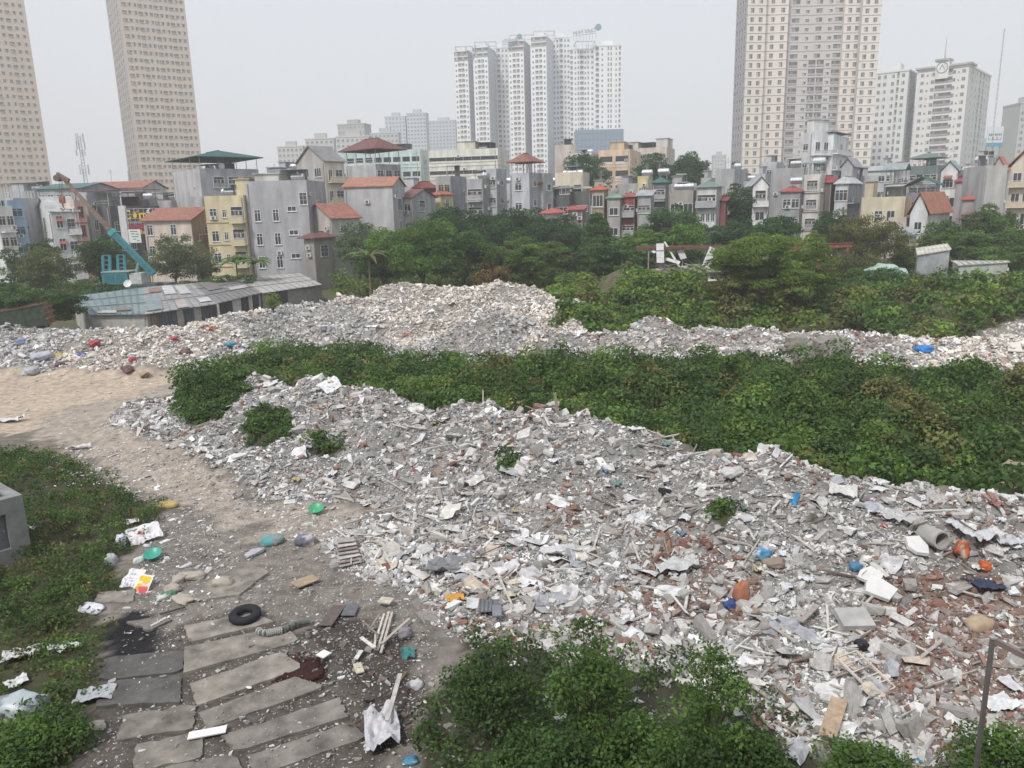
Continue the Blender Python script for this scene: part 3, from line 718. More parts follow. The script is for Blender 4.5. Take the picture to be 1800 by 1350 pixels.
TREES = [
 (70, 408, 60, 118, 'round', 'dark', 'small dark tree before the grey blank wall at far left', (1, 1, 1)),
 (14, 425, 40, 120, 'round', 'mid', 'small green tree at the left picture edge below the blue house', (.9, .9, 1)),
 (72, 432, 110, 105, 'airy', 'olive', 'loose olive tree in front of the low white building at left', (.75, .85, .9)),
 (172, 400, 82, 112, 'round', 'dark', 'dense dark tree directly left of the crane body', (1, 1, 1.05)),
 (215, 440, 70, 122, 'airy', 'olive', 'yellowish thin tree behind the crane body', (1, 1, .9)),
 (305, 405, 125, 112, 'airy', 'grey', 'large grey-green tree to the right of the crane boom', (.95, .95, .85)),
 (350, 430, 70, 118, 'airy', 'grey', 'smaller grey-green tree under the cream tiled house', (.9, .9, .85)),
 (625, 384, 95, 122, 'airy', 'grey', 'grey-green tree before the tall blank wall with orange roof', (.8, .95, .9)),
 (655, 405, 60, 128, 'airy', 'grey', 'bluish green tree at the foot of the tall blank wall', (.7, .9, .9)),
 (740, 383, 200, 104, 'round', 'mid', 'big dark green tree left of centre at the end of the heap', (1.15, 1.15, 1)),
 (672, 420, 110, 106, 'round', 'dark', 'dark green tree beside the palm left of centre', (1, 1.1, 1)),
 (810, 400, 120, 102, 'round', 'dark', 'dark tree overlapping the right side of the big dark tree', (1.1, 1.2, 1)),
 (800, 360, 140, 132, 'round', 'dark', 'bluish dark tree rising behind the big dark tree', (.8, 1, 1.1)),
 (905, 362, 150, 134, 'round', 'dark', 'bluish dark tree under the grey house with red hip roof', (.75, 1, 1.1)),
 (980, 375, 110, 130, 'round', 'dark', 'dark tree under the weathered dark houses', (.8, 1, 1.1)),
 (930, 414, 150, 106, 'spread', 'mid', 'wide olive green tree behind the bright end of the heap', (1.15, 1.05, .9)),
 (875, 422, 90, 108, 'spread', 'olive', 'yellow green tree left of the wide olive green tree', (1, 1, .8)),
 (860, 452, 90, 100, 'airy', 'dry', 'dry brown leafless shrub tree in front of the green trees', (.8, .7, .65)),
 (1050, 378, 80, 122, 'column', 'dark', 'feathery dark tree below the brown narrow house', (1, 1.2, 1.1)),
 (1065, 412, 130, 108, 'spread', 'dark', 'layered dark tree left of the collapsed shed', (1, 1.15, .95)),
 (1125, 400, 110, 120, 'spread', 'light', 'bright green creeper covered tree behind the collapsed shed', (.75, .9, .8)),
 (1205, 388, 90, 118, 'round', 'light', 'light green tree behind the white bent panels', (.7, .9, .8)),
 (1180, 360, 130, 135, 'round', 'dark', 'bluish green tree under the flat roof with plants', (.9, 1.1, 1.2)),
 (1300, 316, 62, 142, 'round', 'dark', 'tall dark tree left of the narrow white gabled house', (.75, 1, 1.2)),
 (1280, 385, 90, 128, 'round', 'dark', 'dark tree right of the light green tree', (.75, 1, 1.1)),
 (1365, 376, 100, 120, 'round', 'dark', 'dark bluish tree below the narrow white gabled house', (.8, 1.1, 1.1)),
 (1360, 405, 225, 78, 'spread', 'mid', 'large layered olive tree right of the collapsed shed', (1.5, 1.25, 1.0)),
 (1300, 478, 110, 76, 'spread', 'olive', 'low layered tree on the left flank of the large olive tree', (1.1, 1.05, .9)),
 (1420, 402, 70, 110, 'round', 'light', 'small yellow green tree behind the rusty beam', (1.1, 1.05, .7)),
 (1470, 365, 90, 130, 'round', 'dark', 'green tree in front of the narrow striped house', (.9, 1.05, 1)),
 (1520, 375, 165, 112, 'airy', 'olive', 'large twiggy olive brown tree right of centre', (.8, .8, .75)),
 (1500, 440, 150, 95, 'airy', 'olive', 'lower twiggy olive tree above the waste ground', (.7, .75, .7)),
 (1545, 465, 130, 88, 'round', 'dark', 'broad leaved bushy tree left of the tin hut', (1.1, 1.2, 1.1)),
 (1620, 480, 120, 86, 'round', 'dark', 'dark bush growing in front of the tin hut', (1.05, 1.15, 1.05)),
 (1660, 385, 90, 118, 'round', 'mid', 'green tree below the orange roofed white house', (1, 1, .9)),
 (1740, 360, 110, 125, 'round', 'mid', 'olive green tree beneath the tall blank grey wall at right', (.85, .85, .8)),
 (1700, 400, 110, 112, 'spread', 'mid', 'spreading green tree behind the tin hut', (1, 1, .85)),
 (1790, 395, 90, 110, 'round', 'mid', 'green tree at the right picture edge behind the pale green hut', (.9, .95, .85)),
 (1765, 428, 150, 104, 'spread', 'mid', 'broad layered tree just behind the pale green hut', (.9, .95, .8)),
 (1500, 492, 120, 82, 'round', 'mid', 'rounded mid green shrub tree right of the large layered tree', (1, 1, .9)),
 (1590, 508, 130, 78, 'round', 'light', 'bright green rounded bush below the pale green tarpaulin', (.75, .85, .7)),
 (1690, 515, 140, 80, 'airy', 'olive', 'loose olive shrub below the pale green hut', (.9, 1, .8)),
 (1255, 515, 90, 80, 'round', 'light', 'yellow green shrub between the overgrown mound and the large layered tree', (.8, .8, .6)),
 (1020, 482, 120, 88, 'round', 'light', 'bright green bush behind the right end of the far heap', (.7, .8, .7)),
 (1595, 425, 70, 112, 'round', 'light', 'yellow green bush left of the white corrugated roof', (.9, .85, .7)),
 (1030, 262, 82, 205, 'round', 'dark', 'dark rooftop height tree left of the salmon school', (.7, 1, 1.15)),
 (1150, 268, 80, 208, 'round', 'dark', 'left half of the dark tree mass right of the salmon school', (.65, 1, 1.2)),
 (1205, 268, 100, 204, 'round', 'dark', 'dark tree with a broad crown right of the salmon school', (.7, 1, 1.2)),
 (60, 494, 160, 76, 'spread', 'dark', 'wide dark feathery tree above the left heap', (.85, 1, .95)),
 (-20, 480, 120, 78, 'spread', 'dark', 'dark tree cut by the left picture edge above the container', (.85, 1, .95)),
 (180, 500, 140, 100, 'spread', 'dark', 'low dark spreading tree under the crane', (.8, 1, .9)),
 (310, 492, 150, 104, 'spread', 'dark', 'low dark green tree behind the long tin sheds', (.85, 1, .9)),
 (410, 480, 120, 106, 'spread', 'mid', 'low green tree between the banana plants and the sheds', (.8, .9, .8)),
 (478, 512, 34, 73, 'round', 'light', 'small bright bush in front of the shed roof', (1, 1, .7)),
 (595, 462, 42, 100, 'spread', 'light', 'young papaya tree by the orange tarpaulin', (.8, 1, .7)),
]
for px, yt, w, D, kd, pal, lb, tt in TREES:
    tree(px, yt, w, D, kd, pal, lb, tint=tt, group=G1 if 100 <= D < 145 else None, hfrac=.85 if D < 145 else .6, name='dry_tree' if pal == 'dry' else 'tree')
def palm(px, py, D, L, n, label, name='banana_plant', pal=(.09, .15, .05), width=.5):
    t = at_y(px, py, D); gz = hz(t[0], D); root = empty(name, (t[0], D, gz)); z0 = t[2] - gz
    mb = MB(); mb.tube([(0, 0, -.2), (0, 0, z0)], .16, (.16, .15, .09), 8, .1); mb.build('trunk', M_BARK, root)
    mb = MB(); rg = random.Random(int(px))
    for i in range(n):
        a = i * 2.399; e = rg.uniform(.5, 1.3); P = []; N = 6
        for s in range(N + 1):
            u = s / N; r = L * u * math.cos(e * .7) ; z = z0 + L * (u * math.sin(e) - u * u * .75)
            P.append((Vector((math.cos(a) * r, math.sin(a) * r, z)), width * math.sin(PI * min(.97, u * .9 + .1))))
        side = Vector((-math.sin(a), math.cos(a), 0))
        for s in range(N):
            p, w = P[s]; q, w2 = P[s + 1]; c = tuple(k * rg.uniform(.7, 1.3) for k in pal)
            for sg in (-1, 1):
                mb.add([p, q, q + side * sg * w2 - Vector((0, 0, w2 * .35)), p + side * sg * w - Vector((0, 0, w * .35))], [(0, 1, 2, 3)], c)
    mb.build('fronds', M_LEAF, root); tag(root, label, 'banana plant' if name == 'banana_plant' else 'palm'); return root
palm(415, 462, 108, 3.6, 12, 'banana plant in front of the yellow house, left of two')
palm(445, 464, 106, 3.4, 12, 'banana plant in front of the grey wall with white windows')
palm(648, 455, 98, 4.2, 14, 'palm with long yellowish fronds beside the dark trees', 'palm_tree', (.13, .16, .06), .3)

# ================================================================== BUILDINGS
WIN = {}
def win_mesh(w, h, style, fc):
    key = (round(w, 2), round(h, 2), style, fc)
    if key in WIN: return WIN[key]
    mb = MB(); t = .07
    if style in ('w', 'd', 'g'):
        for x0, x1, z0, z1 in ((-w / 2 - t, -w / 2 + t * .4, 0, h), (w / 2 - t * .4, w / 2 + t, 0, h), (-w / 2 + t * .4, w / 2 - t * .4, 0, t), (-w / 2 + t * .4, w / 2 - t * .4, h - t, h)):
            mb.box(x0, x1, -.09, .0, z0, z1, fc)
        n = 2 if w < 1.7 else 3
        if style == 'g' and w >= 1.8: n = 1
        for i in range(1, n): mb.box(-w / 2 + w * i / n - .035, -w / 2 + w * i / n + .035, -.07, 0, t, h - t, fc)
        if style != 'd': mb.box(-w / 2 + .04, w / 2 - .04, -.065, 0, h * .72, h * .72 + .06, fc)
        if style == 'g':
            gc = (.26, .26, .27)
            for i in range(int(w / .22) if w < 1.8 else 0): mb.box(-w / 2 + .22 * i + .1, -w / 2 + .22 * i + .13, -.14, -.11, 0, h, gc)
            mb.box(-w / 2, w / 2, -.16, -.12, h * .38, h * .38 + .07, (.5, .5, .49))
            if w >= 1.8: mb.box(-w / 2 + .1, w / 2 - .1, -.11, -.09, .05, h * .36, (.30, .30, .31)); mb.box(-w * .28, -w * .05, -.06, -.04, .1, h * .8, (.17, .16, .16)); mb.box(w * .1, w * .22, -.08, -.04, h * .45, h * .75, (.40, .38, .38))
        mb.box(-w / 2 - .14, w / 2 + .14, -.16, 0, -.09, 0, fc)
    elif style == 'x':                                   # gallery bay; a dark pane paints the shade of its depth
        mb.box(-w / 2 - .05, w / 2 + .05, -.06, 0, h, h + .12, fc)
        mb.box(-w / 2, w / 2, -.10, 0, -.06, h * .30, fc)
    f = mb.mesh('window'); f.materials.append(M_METAL)
    mb = MB(); mb.add([(-w / 2 + .02, -.035, .02), (w / 2 - .02, -.035, .02), (w / 2 - .02, -.035, h - .02), (-w / 2 + .02, -.035, h - .02)], [(0, 1, 2, 3)], (.08, .09, .1))
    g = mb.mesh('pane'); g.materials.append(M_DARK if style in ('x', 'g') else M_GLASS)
    WIN[key] = (f, g); return WIN[key]
def add_window(root, M, w, h, style='w', fc=(.7, .7, .68), name=None):
    f, g = win_mesh(w, h, style, fc)
    name = name or {'d': 'door', 'x': 'gallery_opening'}.get(style, 'window')
    o = bpy.data.objects.new(name, f); C.objects.link(o); o.parent = root; o.matrix_local = M
    p = bpy.data.objects.new('pane', g); C.objects.link(p); p.parent = o
    return o
def face_M(face, u, z, wL):
    if face == 'L': return Matrix.Translation((-wL + u, 0, z))
    return Matrix.Translation((0, u, z)) @ Matrix.Rotation(PI / 2, 4, 'Z')
def roof_mesh(mb, kind, x0, x1, y0, y1, z, h, ov, c):
    x0 -= ov; x1 += ov; y0 -= ov; y1 += ov; t = .14; xm, ym = (x0 + x1) / 2, (y0 + y1) / 2
    if kind == 'gx':      # ridge along x
        mb.slabpoly([(x0, y0, z), (x1, y0, z), (x1, ym, z + h), (x0, ym, z + h)], t, c); mb.slabpoly([(x1, y1, z), (x0, y1, z), (x0, ym, z + h), (x1, ym, z + h)], t, c)
    elif kind == 'gy':
        mb.slabpoly([(x0, y1, z), (x0, y0, z), (xm, y0, z + h), (xm, y1, z + h)], t, c); mb.slabpoly([(x1, y0, z), (x1, y1, z), (xm, y1, z + h), (xm, y0, z + h)], t, c)
    elif kind == 'hip':
        dx, dy = x1 - x0, y1 - y0; s = min(dx, dy) * .42
        if dx > dy: a, b = (x0 + s, ym, z + h), (x1 - s, ym, z + h)
        else: a, b = (xm, y0 + s, z + h), (xm, y1 - s, z + h)
        if dx > dy:
            mb.slabpoly([(x0, y0, z), (x1, y0, z), b, a], t, c); mb.slabpoly([(x1, y1, z), (x0, y1, z), a, b], t, c); mb.slabpoly([(x1, y0, z), (x1, y1, z), b], t, c); mb.slabpoly([(x0, y1, z), (x0, y0, z), a], t, c)
        else:
            mb.slabpoly([(x0, y0, z), (x1, y0, z), a], t, c); mb.slabpoly([(x1, y1, z), (x0, y1, z), b], t, c); mb.slabpoly([(x1, y0, z), (x1, y1, z), b, a], t, c); mb.slabpoly([(x0, y1, z), (x0, y0, z), a, b], t, c)
        k = tuple(q * .8 for q in c)
        mb.beam(a, b, .22, .18, k)
    elif kind == 'shed': mb.slabpoly([(x0, y0, z), (x1, y0, z), (x1, y1, z + h), (x0, y1, z + h)], t, c)
def solve_w(Cn, d, px, z, mx=26):
    lo, hi = 0.0, mx
    f0 = project(Cn + d * .01)[0]; sgn = 1 if project(Cn + d * 5)[0] > f0 else -1
    if (px - f0) * sgn <= 0: return None
    for _ in range(40):
        m = (lo + hi) / 2
        if (project(Cn + d * m)[0] - px) * sgn < 0: lo = m
        else: hi = m
    return (lo + hi) / 2
def fit_yaw(yaw, xc, xb, Cn, need=6):
    """turn a building that shows its right wall far enough for that wall to face the camera"""
    v = math.degrees(math.atan2(Cn[0], Cn[1]))
    return max(yaw, v + 12) if xb - xc >= need else yaw
def house(label, xa, xc, xb, ytop, D, yaw=20, col=(.45, .45, .45), colR=None, L=None, R=None, roof='flat', rc=(.3, .3, .3), rh=1.6, par=.7, depth=None, width=None, cat='house', name='house', tank=0, bal=(), z0=-1.0,
          top=None, fc=(.62, .62, .6), band=None, group=None, canopy=None, awn=None, fh=3.4, ov=.35):
    """corner nearest the camera at column xc; left wall runs to column xa, right wall to xb; ytop is the wall top at the corner"""
    Cn = at_y(xc, ytop, D); H_ = Cn[2]; th = math.radians(fit_yaw(yaw, xc, xb, Cn))
    dL = np.array([-math.cos(th), math.sin(th), 0]); dR = np.array([math.sin(th), math.cos(th), 0])
    wL = width or (solve_w(Cn, dL, xa, H_) if xa < xc else 7.0) or 7.0; wR = depth or (solve_w(Cn, dR, xb, H_) if xb > xc else 8.0) or 8.0
    wR = min(wR, 16.0)
    if xb - xc < 6 and not depth: wR = max(wR, 7.0)
    wL = max(wL, 2.2); wR = max(wR, 2.5)
    root = empty(name, (Cn[0], Cn[1], 0), -th)
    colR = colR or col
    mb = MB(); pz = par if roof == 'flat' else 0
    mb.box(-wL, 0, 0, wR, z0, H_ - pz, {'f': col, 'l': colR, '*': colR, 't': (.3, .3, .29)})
    if pz:
        t = .15; zt = H_ - pz
        mb.box(-wL, 0, 0, t, zt, H_, col); mb.box(-wL, 0, wR - t, wR, zt, H_, colR); mb.box(-wL, -wL + t, t, wR - t, zt, H_, colR); mb.box(-t, 0, t, wR - t, zt, H_, colR)
    if roof == 'gy':      # gable triangles on front and back
        for y in (0.0, wR): mb.add([(-wL, y, H_), (0, y, H_), (-wL / 2, y, H_ + rh * .97)], [(0, 1, 2)], col)
    if roof == 'gx':
        for x in (-wL, 0.0): mb.add([(x, 0, H_), (x, wR, H_), (x, wR / 2, H_ + rh * .97)], [(0, 1, 2)], colR)
    mb.build('wall', M_PLASTER, root)
    if roof not in ('flat', 'none'):
        rh = rh * (.62 if roof == 'hip' else 1); r = MB(); roof_mesh(r, roof, -wL, 0, 0, wR, H_ + .02, rh, ov, rc); r.build('roof', M_TILE if rc[0] > rc[1] * 1.25 else M_ROOF, root)
    if band:              # floor bands standing proud of the front
        b = MB(); z = H_ - pz - fh
        while z > 2: b.box(-wL - .06, .06, -.12, 0, z, z + .18, band); b.box(0, .10, 0, wR, z, z + .18, band); z -= fh
        b.build('cornice', M_CONC, root)
    for face, spec, W_ in (('L', L, wL), ('R', R, wR)):
        if not spec: continue
        for sp in (spec if isinstance(spec, list) else [spec]):
            us, rows, w, h, st = sp[:5]; zoff = sp[5] if len(sp) > 5 else 1.0
            for rw in range(rows):
                z = H_ - pz - fh * (rw + 1) + zoff
                if z < 1: break
                for u in (us if isinstance(us, (list, tuple)) else [(i + .5) / us for i in range(us)]):
                    ww = min(w, W_ * .92); uu = min(max(u * W_, ww / 2 + .1), W_ - ww / 2 - .1)
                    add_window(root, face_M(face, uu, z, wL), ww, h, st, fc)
    for bl in bal:        # (face, u0, u1, floor from the top, colour)
        face, u0, u1, fl, bc = bl; W_ = wL if face == 'L' else wR; z = H_ - pz - fh * fl
        if z < 1: continue
        mb = MB(); mb.box(u0 * W_, u1 * W_, -1.0, 0, -.15, .02, bc); b = mb.build('balcony', M_PLASTER, root, (Matrix.Translation((-wL, 0, z)) if face == 'L' else Matrix.Translation((0, 0, z)) @ Matrix.Rotation(PI / 2, 4, 'Z')))
        mb = MB(); x = u0 * W_
        solid = len(bl) > 5 if False else (int(W_ * 10) % 2 == 0)
        if solid: mb.box(u0 * W_, u1 * W_, -1.0, -.88, .02, .85, bc)
        while x < u1 * W_ and not solid: mb.box(x, x + .05, -.98, -.94, .02, .95, (.55, .55, .53)); x += .25
        mb.box(u0 * W_, u1 * W_, -1.02, -.90, .95, 1.02, (.6, .6, .58)); mb.build('railing', M_METAL, b)
    if top:               # small stair tower or roof room on top: (u0,u1,v0,v1,h,colour)
        for (u0, u1, v0, v1, hh, c) in top:
            mb = MB(); mb.box(-wL + u0 * wL, -wL + u1 * wL, v0 * wR, v1 * wR, H_ - pz - .05, H_ + hh, c); mb.box(-wL + u0 * wL - .25, -wL + u1 * wL + .25, v0 * wR - .25, v1 * wR + .25, H_ + hh, H_ + hh + .14, tuple(k * .9 for k in c))
            mb.build('roof_room', M_PLASTER, root)
    if canopy:            # sheet roof on thin posts: (kind, height above wall, rise, colour)
        kd, hc, rise, cc, ex = canopy
        r = MB(); roof_mesh(r, kd, -wL, 0, 0, wR, H_ + hc, rise, ex, cc); cp = r.build('canopy', M_ROOF if cc[0] < cc[1] * 1.25 else M_TILE, root)
        r = MB()
        for i in range(4):
            for y in (.2, wR - .2): r.box(-wL + .15 + (wL - .4) * i / 3, -wL + .25 + (wL - .4) * i / 3, y, y + .1, H_, H_ + hc, (.45, .46, .46))
        r.box(-wL + .15, -.1, .15, .2, H_ + .85, H_ + .92, (.5, .5, .5)); r.box(-wL + .15, -.1, .15, .2, H_ + .45, H_ + .5, (.5, .5, .5))
        r.build('post', M_METAL, cp)
    if awn:
        for (face, u0, u1, fl, ac) in awn:
            W_ = wL if face == 'L' else wR; z = H_ - pz - fh * fl + 2.6; r = MB()
            r.slabpoly([(u0 * W_, -1.0, z - .45), (u1 * W_, -1.0, z - .45), (u1 * W_, 0, z), (u0 * W_, 0, z)], .05, ac)
            r.build('awning', M_TILE, root, (Matrix.Translation((-wL, 0, 0)) if face == 'L' else Matrix.Rotation(PI / 2, 4, 'Z')))
    for i in range(tank):
        water_tank(root, (-wL * (.3 + .35 * i) if tank < 3 else -wL * (.15 + .25 * i), wR * .5, H_ - pz + (0 if roof == 'flat' else rh * .6)), label, i)
    # air conditioners, downpipe and small roof things that clutter every one of these houses
    rgc = random.Random(int(xa * 7 + ytop * 3 + D)); nfl = max(1, int((H_ - 3) / fh))
    for k in range(rgc.choice([1, 2, 2, 3])):
        face = rgc.choice('LR'); W_ = wL if face == 'L' else wR; u = rgc.uniform(.1, .9) * W_; z = H_ - pz - fh * rgc.randint(1, min(3, nfl)) + rgc.uniform(.2, 2.4)
        if z > 2: mb = MB(); mb.box(-.42, .42, -.38, -.02, 0, .6, (.62, .62, .6)); mb.box(-.22, .22, -.40, -.38, .08, .5, (.10, .10, .11)); mb.build('air_conditioner', M_METAL, root, face_M(face, u, z, wL))
    mb = MB(); u = rgc.choice([.04, .96]) * wL; mb.box(u - .06, u + .06, -.14, -.02, .5, H_ - .4, (.30, .30, .30) if rgc.random() < .6 else (.5, .42, .35)); mb.build('downpipe', M_METAL, root, Matrix.Translation((-wL, 0, 0)))
    if roof == 'flat' and wL > 3:
        cc = rgc.choice([(.20, .21, .22), (.36, .37, .38), (.27, .16, .14), (.16, .22, .20), (.42, .42, .40)]); u0 = rgc.uniform(.05, .5); hh_ = rgc.uniform(1.4, 2.4); mb = MB()
        mb.slabpoly([(-wL + u0 * wL, wR * .35, H_ + hh_ - .3), (-wL + (u0 + .42) * wL, wR * .35, H_ + hh_ - .3), (-wL + (u0 + .42) * wL, wR * .9, H_ + hh_), (-wL + u0 * wL, wR * .9, H_ + hh_)], .06, cc)
        x0_, x1_ = -wL + u0 * wL + .1, -wL + (u0 + .42) * wL - .2
        mb.box(x0_, x1_, wR * .85, wR * .88, H_ - pz, H_ + hh_ - .1, tuple(c * .8 for c in cc))
        for xx in (x0_, x1_): mb.box(xx, xx + .08, wR * .38, wR * .38 + .08, H_ - pz, H_ + hh_ - .3, (.3, .3, .3))
        mb.build('roof_shelter', M_ROOF, root)
    if rgc.random() < .45:
        mb = MB(); x_ = -wL * rgc.uniform(.2, .8); mb.box(x_, x_ + .05, wR * .5, wR * .5 + .05, H_ - pz, H_ + rh * (roof != 'flat') + 2.6, (.3, .3, .3))
        for k in range(4): mb.box(x_ - .5 + k * .08, x_ + .55 - k * .08, wR * .5, wR * .5 + .03, H_ + rh * (roof != 'flat') + 1.6 + k * .25, H_ + rh * (roof != 'flat') + 1.64 + k * .25, (.35, .35, .35))
        mb.build('aerial', M_METAL, root)
    tag(root, label, cat, group)
    root['w'] = wL
    return root, wL, wR, H_
ORD = ['first', 'second', 'third', 'fourth']
TANK = {}
def water_tank(root, loc, host, i, r=.62, L=1.9):
    if not TANK:
        mb = MB(); N = 14; pts = [(-L / 2 - .12, 0, 0), (-L / 2, 0, 0), (L / 2, 0, 0), (L / 2 + .12, 0, 0)]
        mb.tube([(-L / 2, 0, r + .75), (L / 2, 0, r + .75)], r, (.62, .64, .66), 16)
        for x in (-L / 2 - .1, L / 2): mb.tube([(x, 0, r + .75), (x + .1, 0, r + .75)], r * .8, (.55, .57, .6), 16)
        for x in (-.6, 0, .6): mb.tube([(x - .03, 0, r + .75), (x + .03, 0, r + .75)], r * 1.03, (.5, .52, .55), 16)
        mb.tube([(0, 0, 2 * r + .72), (0, 0, 2 * r + .86)], .22, (.6, .62, .64), 10)
        TANK['b'] = mb.mesh('barrel'); TANK['b'].materials.append(M_STEEL)
        mb = MB()
        for x in (-.7, .7):
            for y in (-.45, .45): mb.box(x - .04, x + .04, y - .04, y + .04, 0, .95, (.3, .3, .3))
            mb.box(x - .05, x + .05, -.5, .5, .3, .38, (.3, .3, .3))
        mb.box(-.75, .75, -.5, -.44, .72, .78, (.3, .3, .3)); mb.box(-.75, .75, .44, .5, .72, .78, (.3, .3, .3))
        TANK['s'] = mb.mesh('stand'); TANK['s'].materials.append(M_METAL)
    M = Matrix.Translation(root.location) @ Matrix.Rotation(root.rotation_euler.z + (i % 2) * .5, 4, 'Z')
    M = Matrix.Translation(root.location) @ Matrix.Rotation(root.rotation_euler.z, 4, 'Z') @ Matrix.Translation(loc)
    t = empty('water_tank'); t.matrix_world = M
    for k, n in (('b', 'barrel'), ('s', 'stand')):
        o = bpy.data.objects.new(n, TANK[k]); C.objects.link(o); o.parent = t
    h = ' '.join(host.split()[:8])
    if h.split()[-1] in ('a', 'the', 'of', 'with', 'behind', 'and', 'in', 'on', 'beside', 'left', 'right', 'under'): h = ' '.join(h.split()[:-1])
    tag(t, ('steel water tank on top of ' if i == 0 else ORD[i] + ' steel water tank on top of ') + h, 'water tank', 'steel water tanks on the house roofs')
    return t

GY, LG_, DG, CRM, WHT, YEL, PNK = (.36, .37, .385), (.46, .47, .48), (.13, .135, .145), (.56, .50, .38), (.68, .68, .67), (.56, .49, .33), (.54, .46, .42)
RED, MAR, ORG, GRN, TEAL = (.25, .12, .10), (.18, .085, .085), (.40, .18, .12), (.05, .14, .115), (.06, .15, .15)
Hs = house
# -- left cluster
Hs('white house cut by the left picture edge', -60, -8, 14, 362, 128, 30, WHT, L=(2, 4, 1.2, 1.5, 'w'), R=(2, 4, 1.0, 1.5, 'w'), bal=[('R', .1, .9, 1, WHT)])
Hs('narrow pale blue house with blue window surrounds', 4, 12, 27, 352, 131, 35, (.30, .40, .52), L=(1, 4, .9, 1.4, 'w'), R=(1, 5, 1.6, 1.4, 'w'), fc=(.3, .42, .6), fh=3.0)
Hs('tall blank grey party wall with an open cluttered top floor', 19, 22, 66, 348, 134, 12, LG_, (.43, .43, .435), canopy=('shed', 2.4, .3, (.25, .2, .18), .2), depth=None)
r, wl_, wr_, hh = Hs('white three storey house with a pointed gable and arched balcony', 66, 88, 137, 372, 130, 52, WHT, (.62, .63, .63), L=[(1, 1, 1.7, 2.3, 'g', .5), ([.5], 3, 1.0, 2.0, 'w', -2.6)], R=[([.28], 3, .9, 2.0, 'w'), ([.75], 3, 1.7, 2.2, 'g', .3)], bal=[('R', .55, 1, 1, WHT), ('R', .55, 1, 2, WHT), ('R', .55, 1, 3, WHT)],
    awn=[('R', .15, .45, 1, (.3, .12, .1)), ('R', .15, .45, 2, (.3, .12, .1))], roof='gy', rc=(.45, .46, .46), rh=2.6, fh=3.7)
Hs('low hall with a faded green metal roof behind the gabled house', 64, 142, 147, 330, 150, 6, (.33, .34, .35), roof='gx', rc=(.10, .19, .18), rh=1.1, depth=12, L=(5, 2, 1.2, 1.3, 'w'))
Hs('slim pink brick-trimmed house behind the crane boom', 126, 129, 147, 352, 132, 12, PNK, (.60, .42, .36), L=None, R=(1, 5, 1.0, 1.8, 'w'), fc=(.4, .12, .1), band=(.35, .12, .1), fh=3.1)
Hs('plain grey block under the crane boom', 147, 152, 196, 338, 138, 10, GY, (.33, .335, .34), R=([.2], 3, 1.0, 1.8, 'w'))
Hs('wide low building with a long red metal roof', 143, 250, 256, 329, 165, 4, (.5, .49, .47), roof='gx', rc=(.34, .16, .13), rh=1.5, depth=10, L=(7, 2, 1.2, 1.4, 'w'))
r, wl_, wr_, hh = Hs('dark grey eatery building with a maroon sheet roof and signs', 186, 192, 302, 362, 140, 6, DG, (.12, .12, .135), R=[([.12, .25, .38, .5], 1, 2.1, 1.7, 'w', .2), ([.2, .35], 1, 2.1, 1.7, 'w', -3.2)], canopy=('shed', 2.7, .5, (.26, .10, .11), .5), fh=4, width=9, cat='shop building')
EAT = (r, wl_, wr_, hh)
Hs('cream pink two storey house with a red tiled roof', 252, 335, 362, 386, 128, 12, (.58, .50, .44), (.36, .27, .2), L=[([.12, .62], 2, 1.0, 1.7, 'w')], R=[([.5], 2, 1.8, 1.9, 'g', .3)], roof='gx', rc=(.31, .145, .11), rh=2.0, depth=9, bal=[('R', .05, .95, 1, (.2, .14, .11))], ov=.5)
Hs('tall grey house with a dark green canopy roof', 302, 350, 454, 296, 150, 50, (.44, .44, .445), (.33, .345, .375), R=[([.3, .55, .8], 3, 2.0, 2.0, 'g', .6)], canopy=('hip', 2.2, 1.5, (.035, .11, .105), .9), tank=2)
Hs('yellow house with balconies beside the grey wall', 358, 427, 429, 343, 127, 4, YEL, YEL, L=[([.2], 4, 1.1, 1.7, 'w', .6), ([.48], 4, .6, 1.3, 'w', .8), ([.8], 4, 1.9, 2.3, 'g', .2)], bal=[('L', .64, .99, 1, YEL), ('L', .64, .99, 2, YEL), ('L', .64, .99, 3, YEL)], band=(.5, .42, .25), depth=9, tank=2, fh=3.55,
   top=[(.6, .95, .4, .95, 2.6, YEL)])
Hs('blank grey house side with rows of white framed windows', 430, 431, 539, 322, 127.5, 8, (.385, .385, .40), (.385, .385, .40), L=None, R=None, depth=None, width=9) if False else None
r, wl_, wr_, hh = Hs('grey house with rows of white framed windows', 430, 538, 545, 316, 127.2, 4, (.37, .37, .39), (.34, .34, .355), L=[([.16, .46], 3, .95, 1.9, 'w', -1.9), ([.73], 3, 1.4, .8, 'd', -.4), ([.93], 1, 1.2, 1.9, 'g', .6)], tank=1, depth=10, fh=3.75, fc=(.68, .68, .68), top=[(.05, .45, .3, .8, 1.2, (.5, .49, .45))])
Hs('cream house with grey gable roof and stacked balconies', 522, 570, 604, 283, 145, 42, (.40, .39, .37), (.55, .51, .43), L=[([.3, .75], 1, 2.0, 1.6, 'd', 1)], R=[([.25], 4, .8, 1.9, 'd', .3), ([.7], 4, 1.5, 1.9, 'g', .3)], roof='gy', rc=(.25, .25, .25), rh=3.0, bal=[('R', .1, .98, k, CRM) for k in (1, 2, 3)], fh=3.7)
Hs('grey house with a broad maroon hip roof and open top floor', 608, 660, 704, 288, 150, 42, (.46, .47, .48), (.28, .29, .31), R=[(3, 3, 1.5, 2.0, 'g', .3)], roof='none', canopy=('hip', 2.8, 2.2, MAR, 1.0), bal=[('R', 0, 1, 1, GY), ('R', 0, 1, 2, GY)])
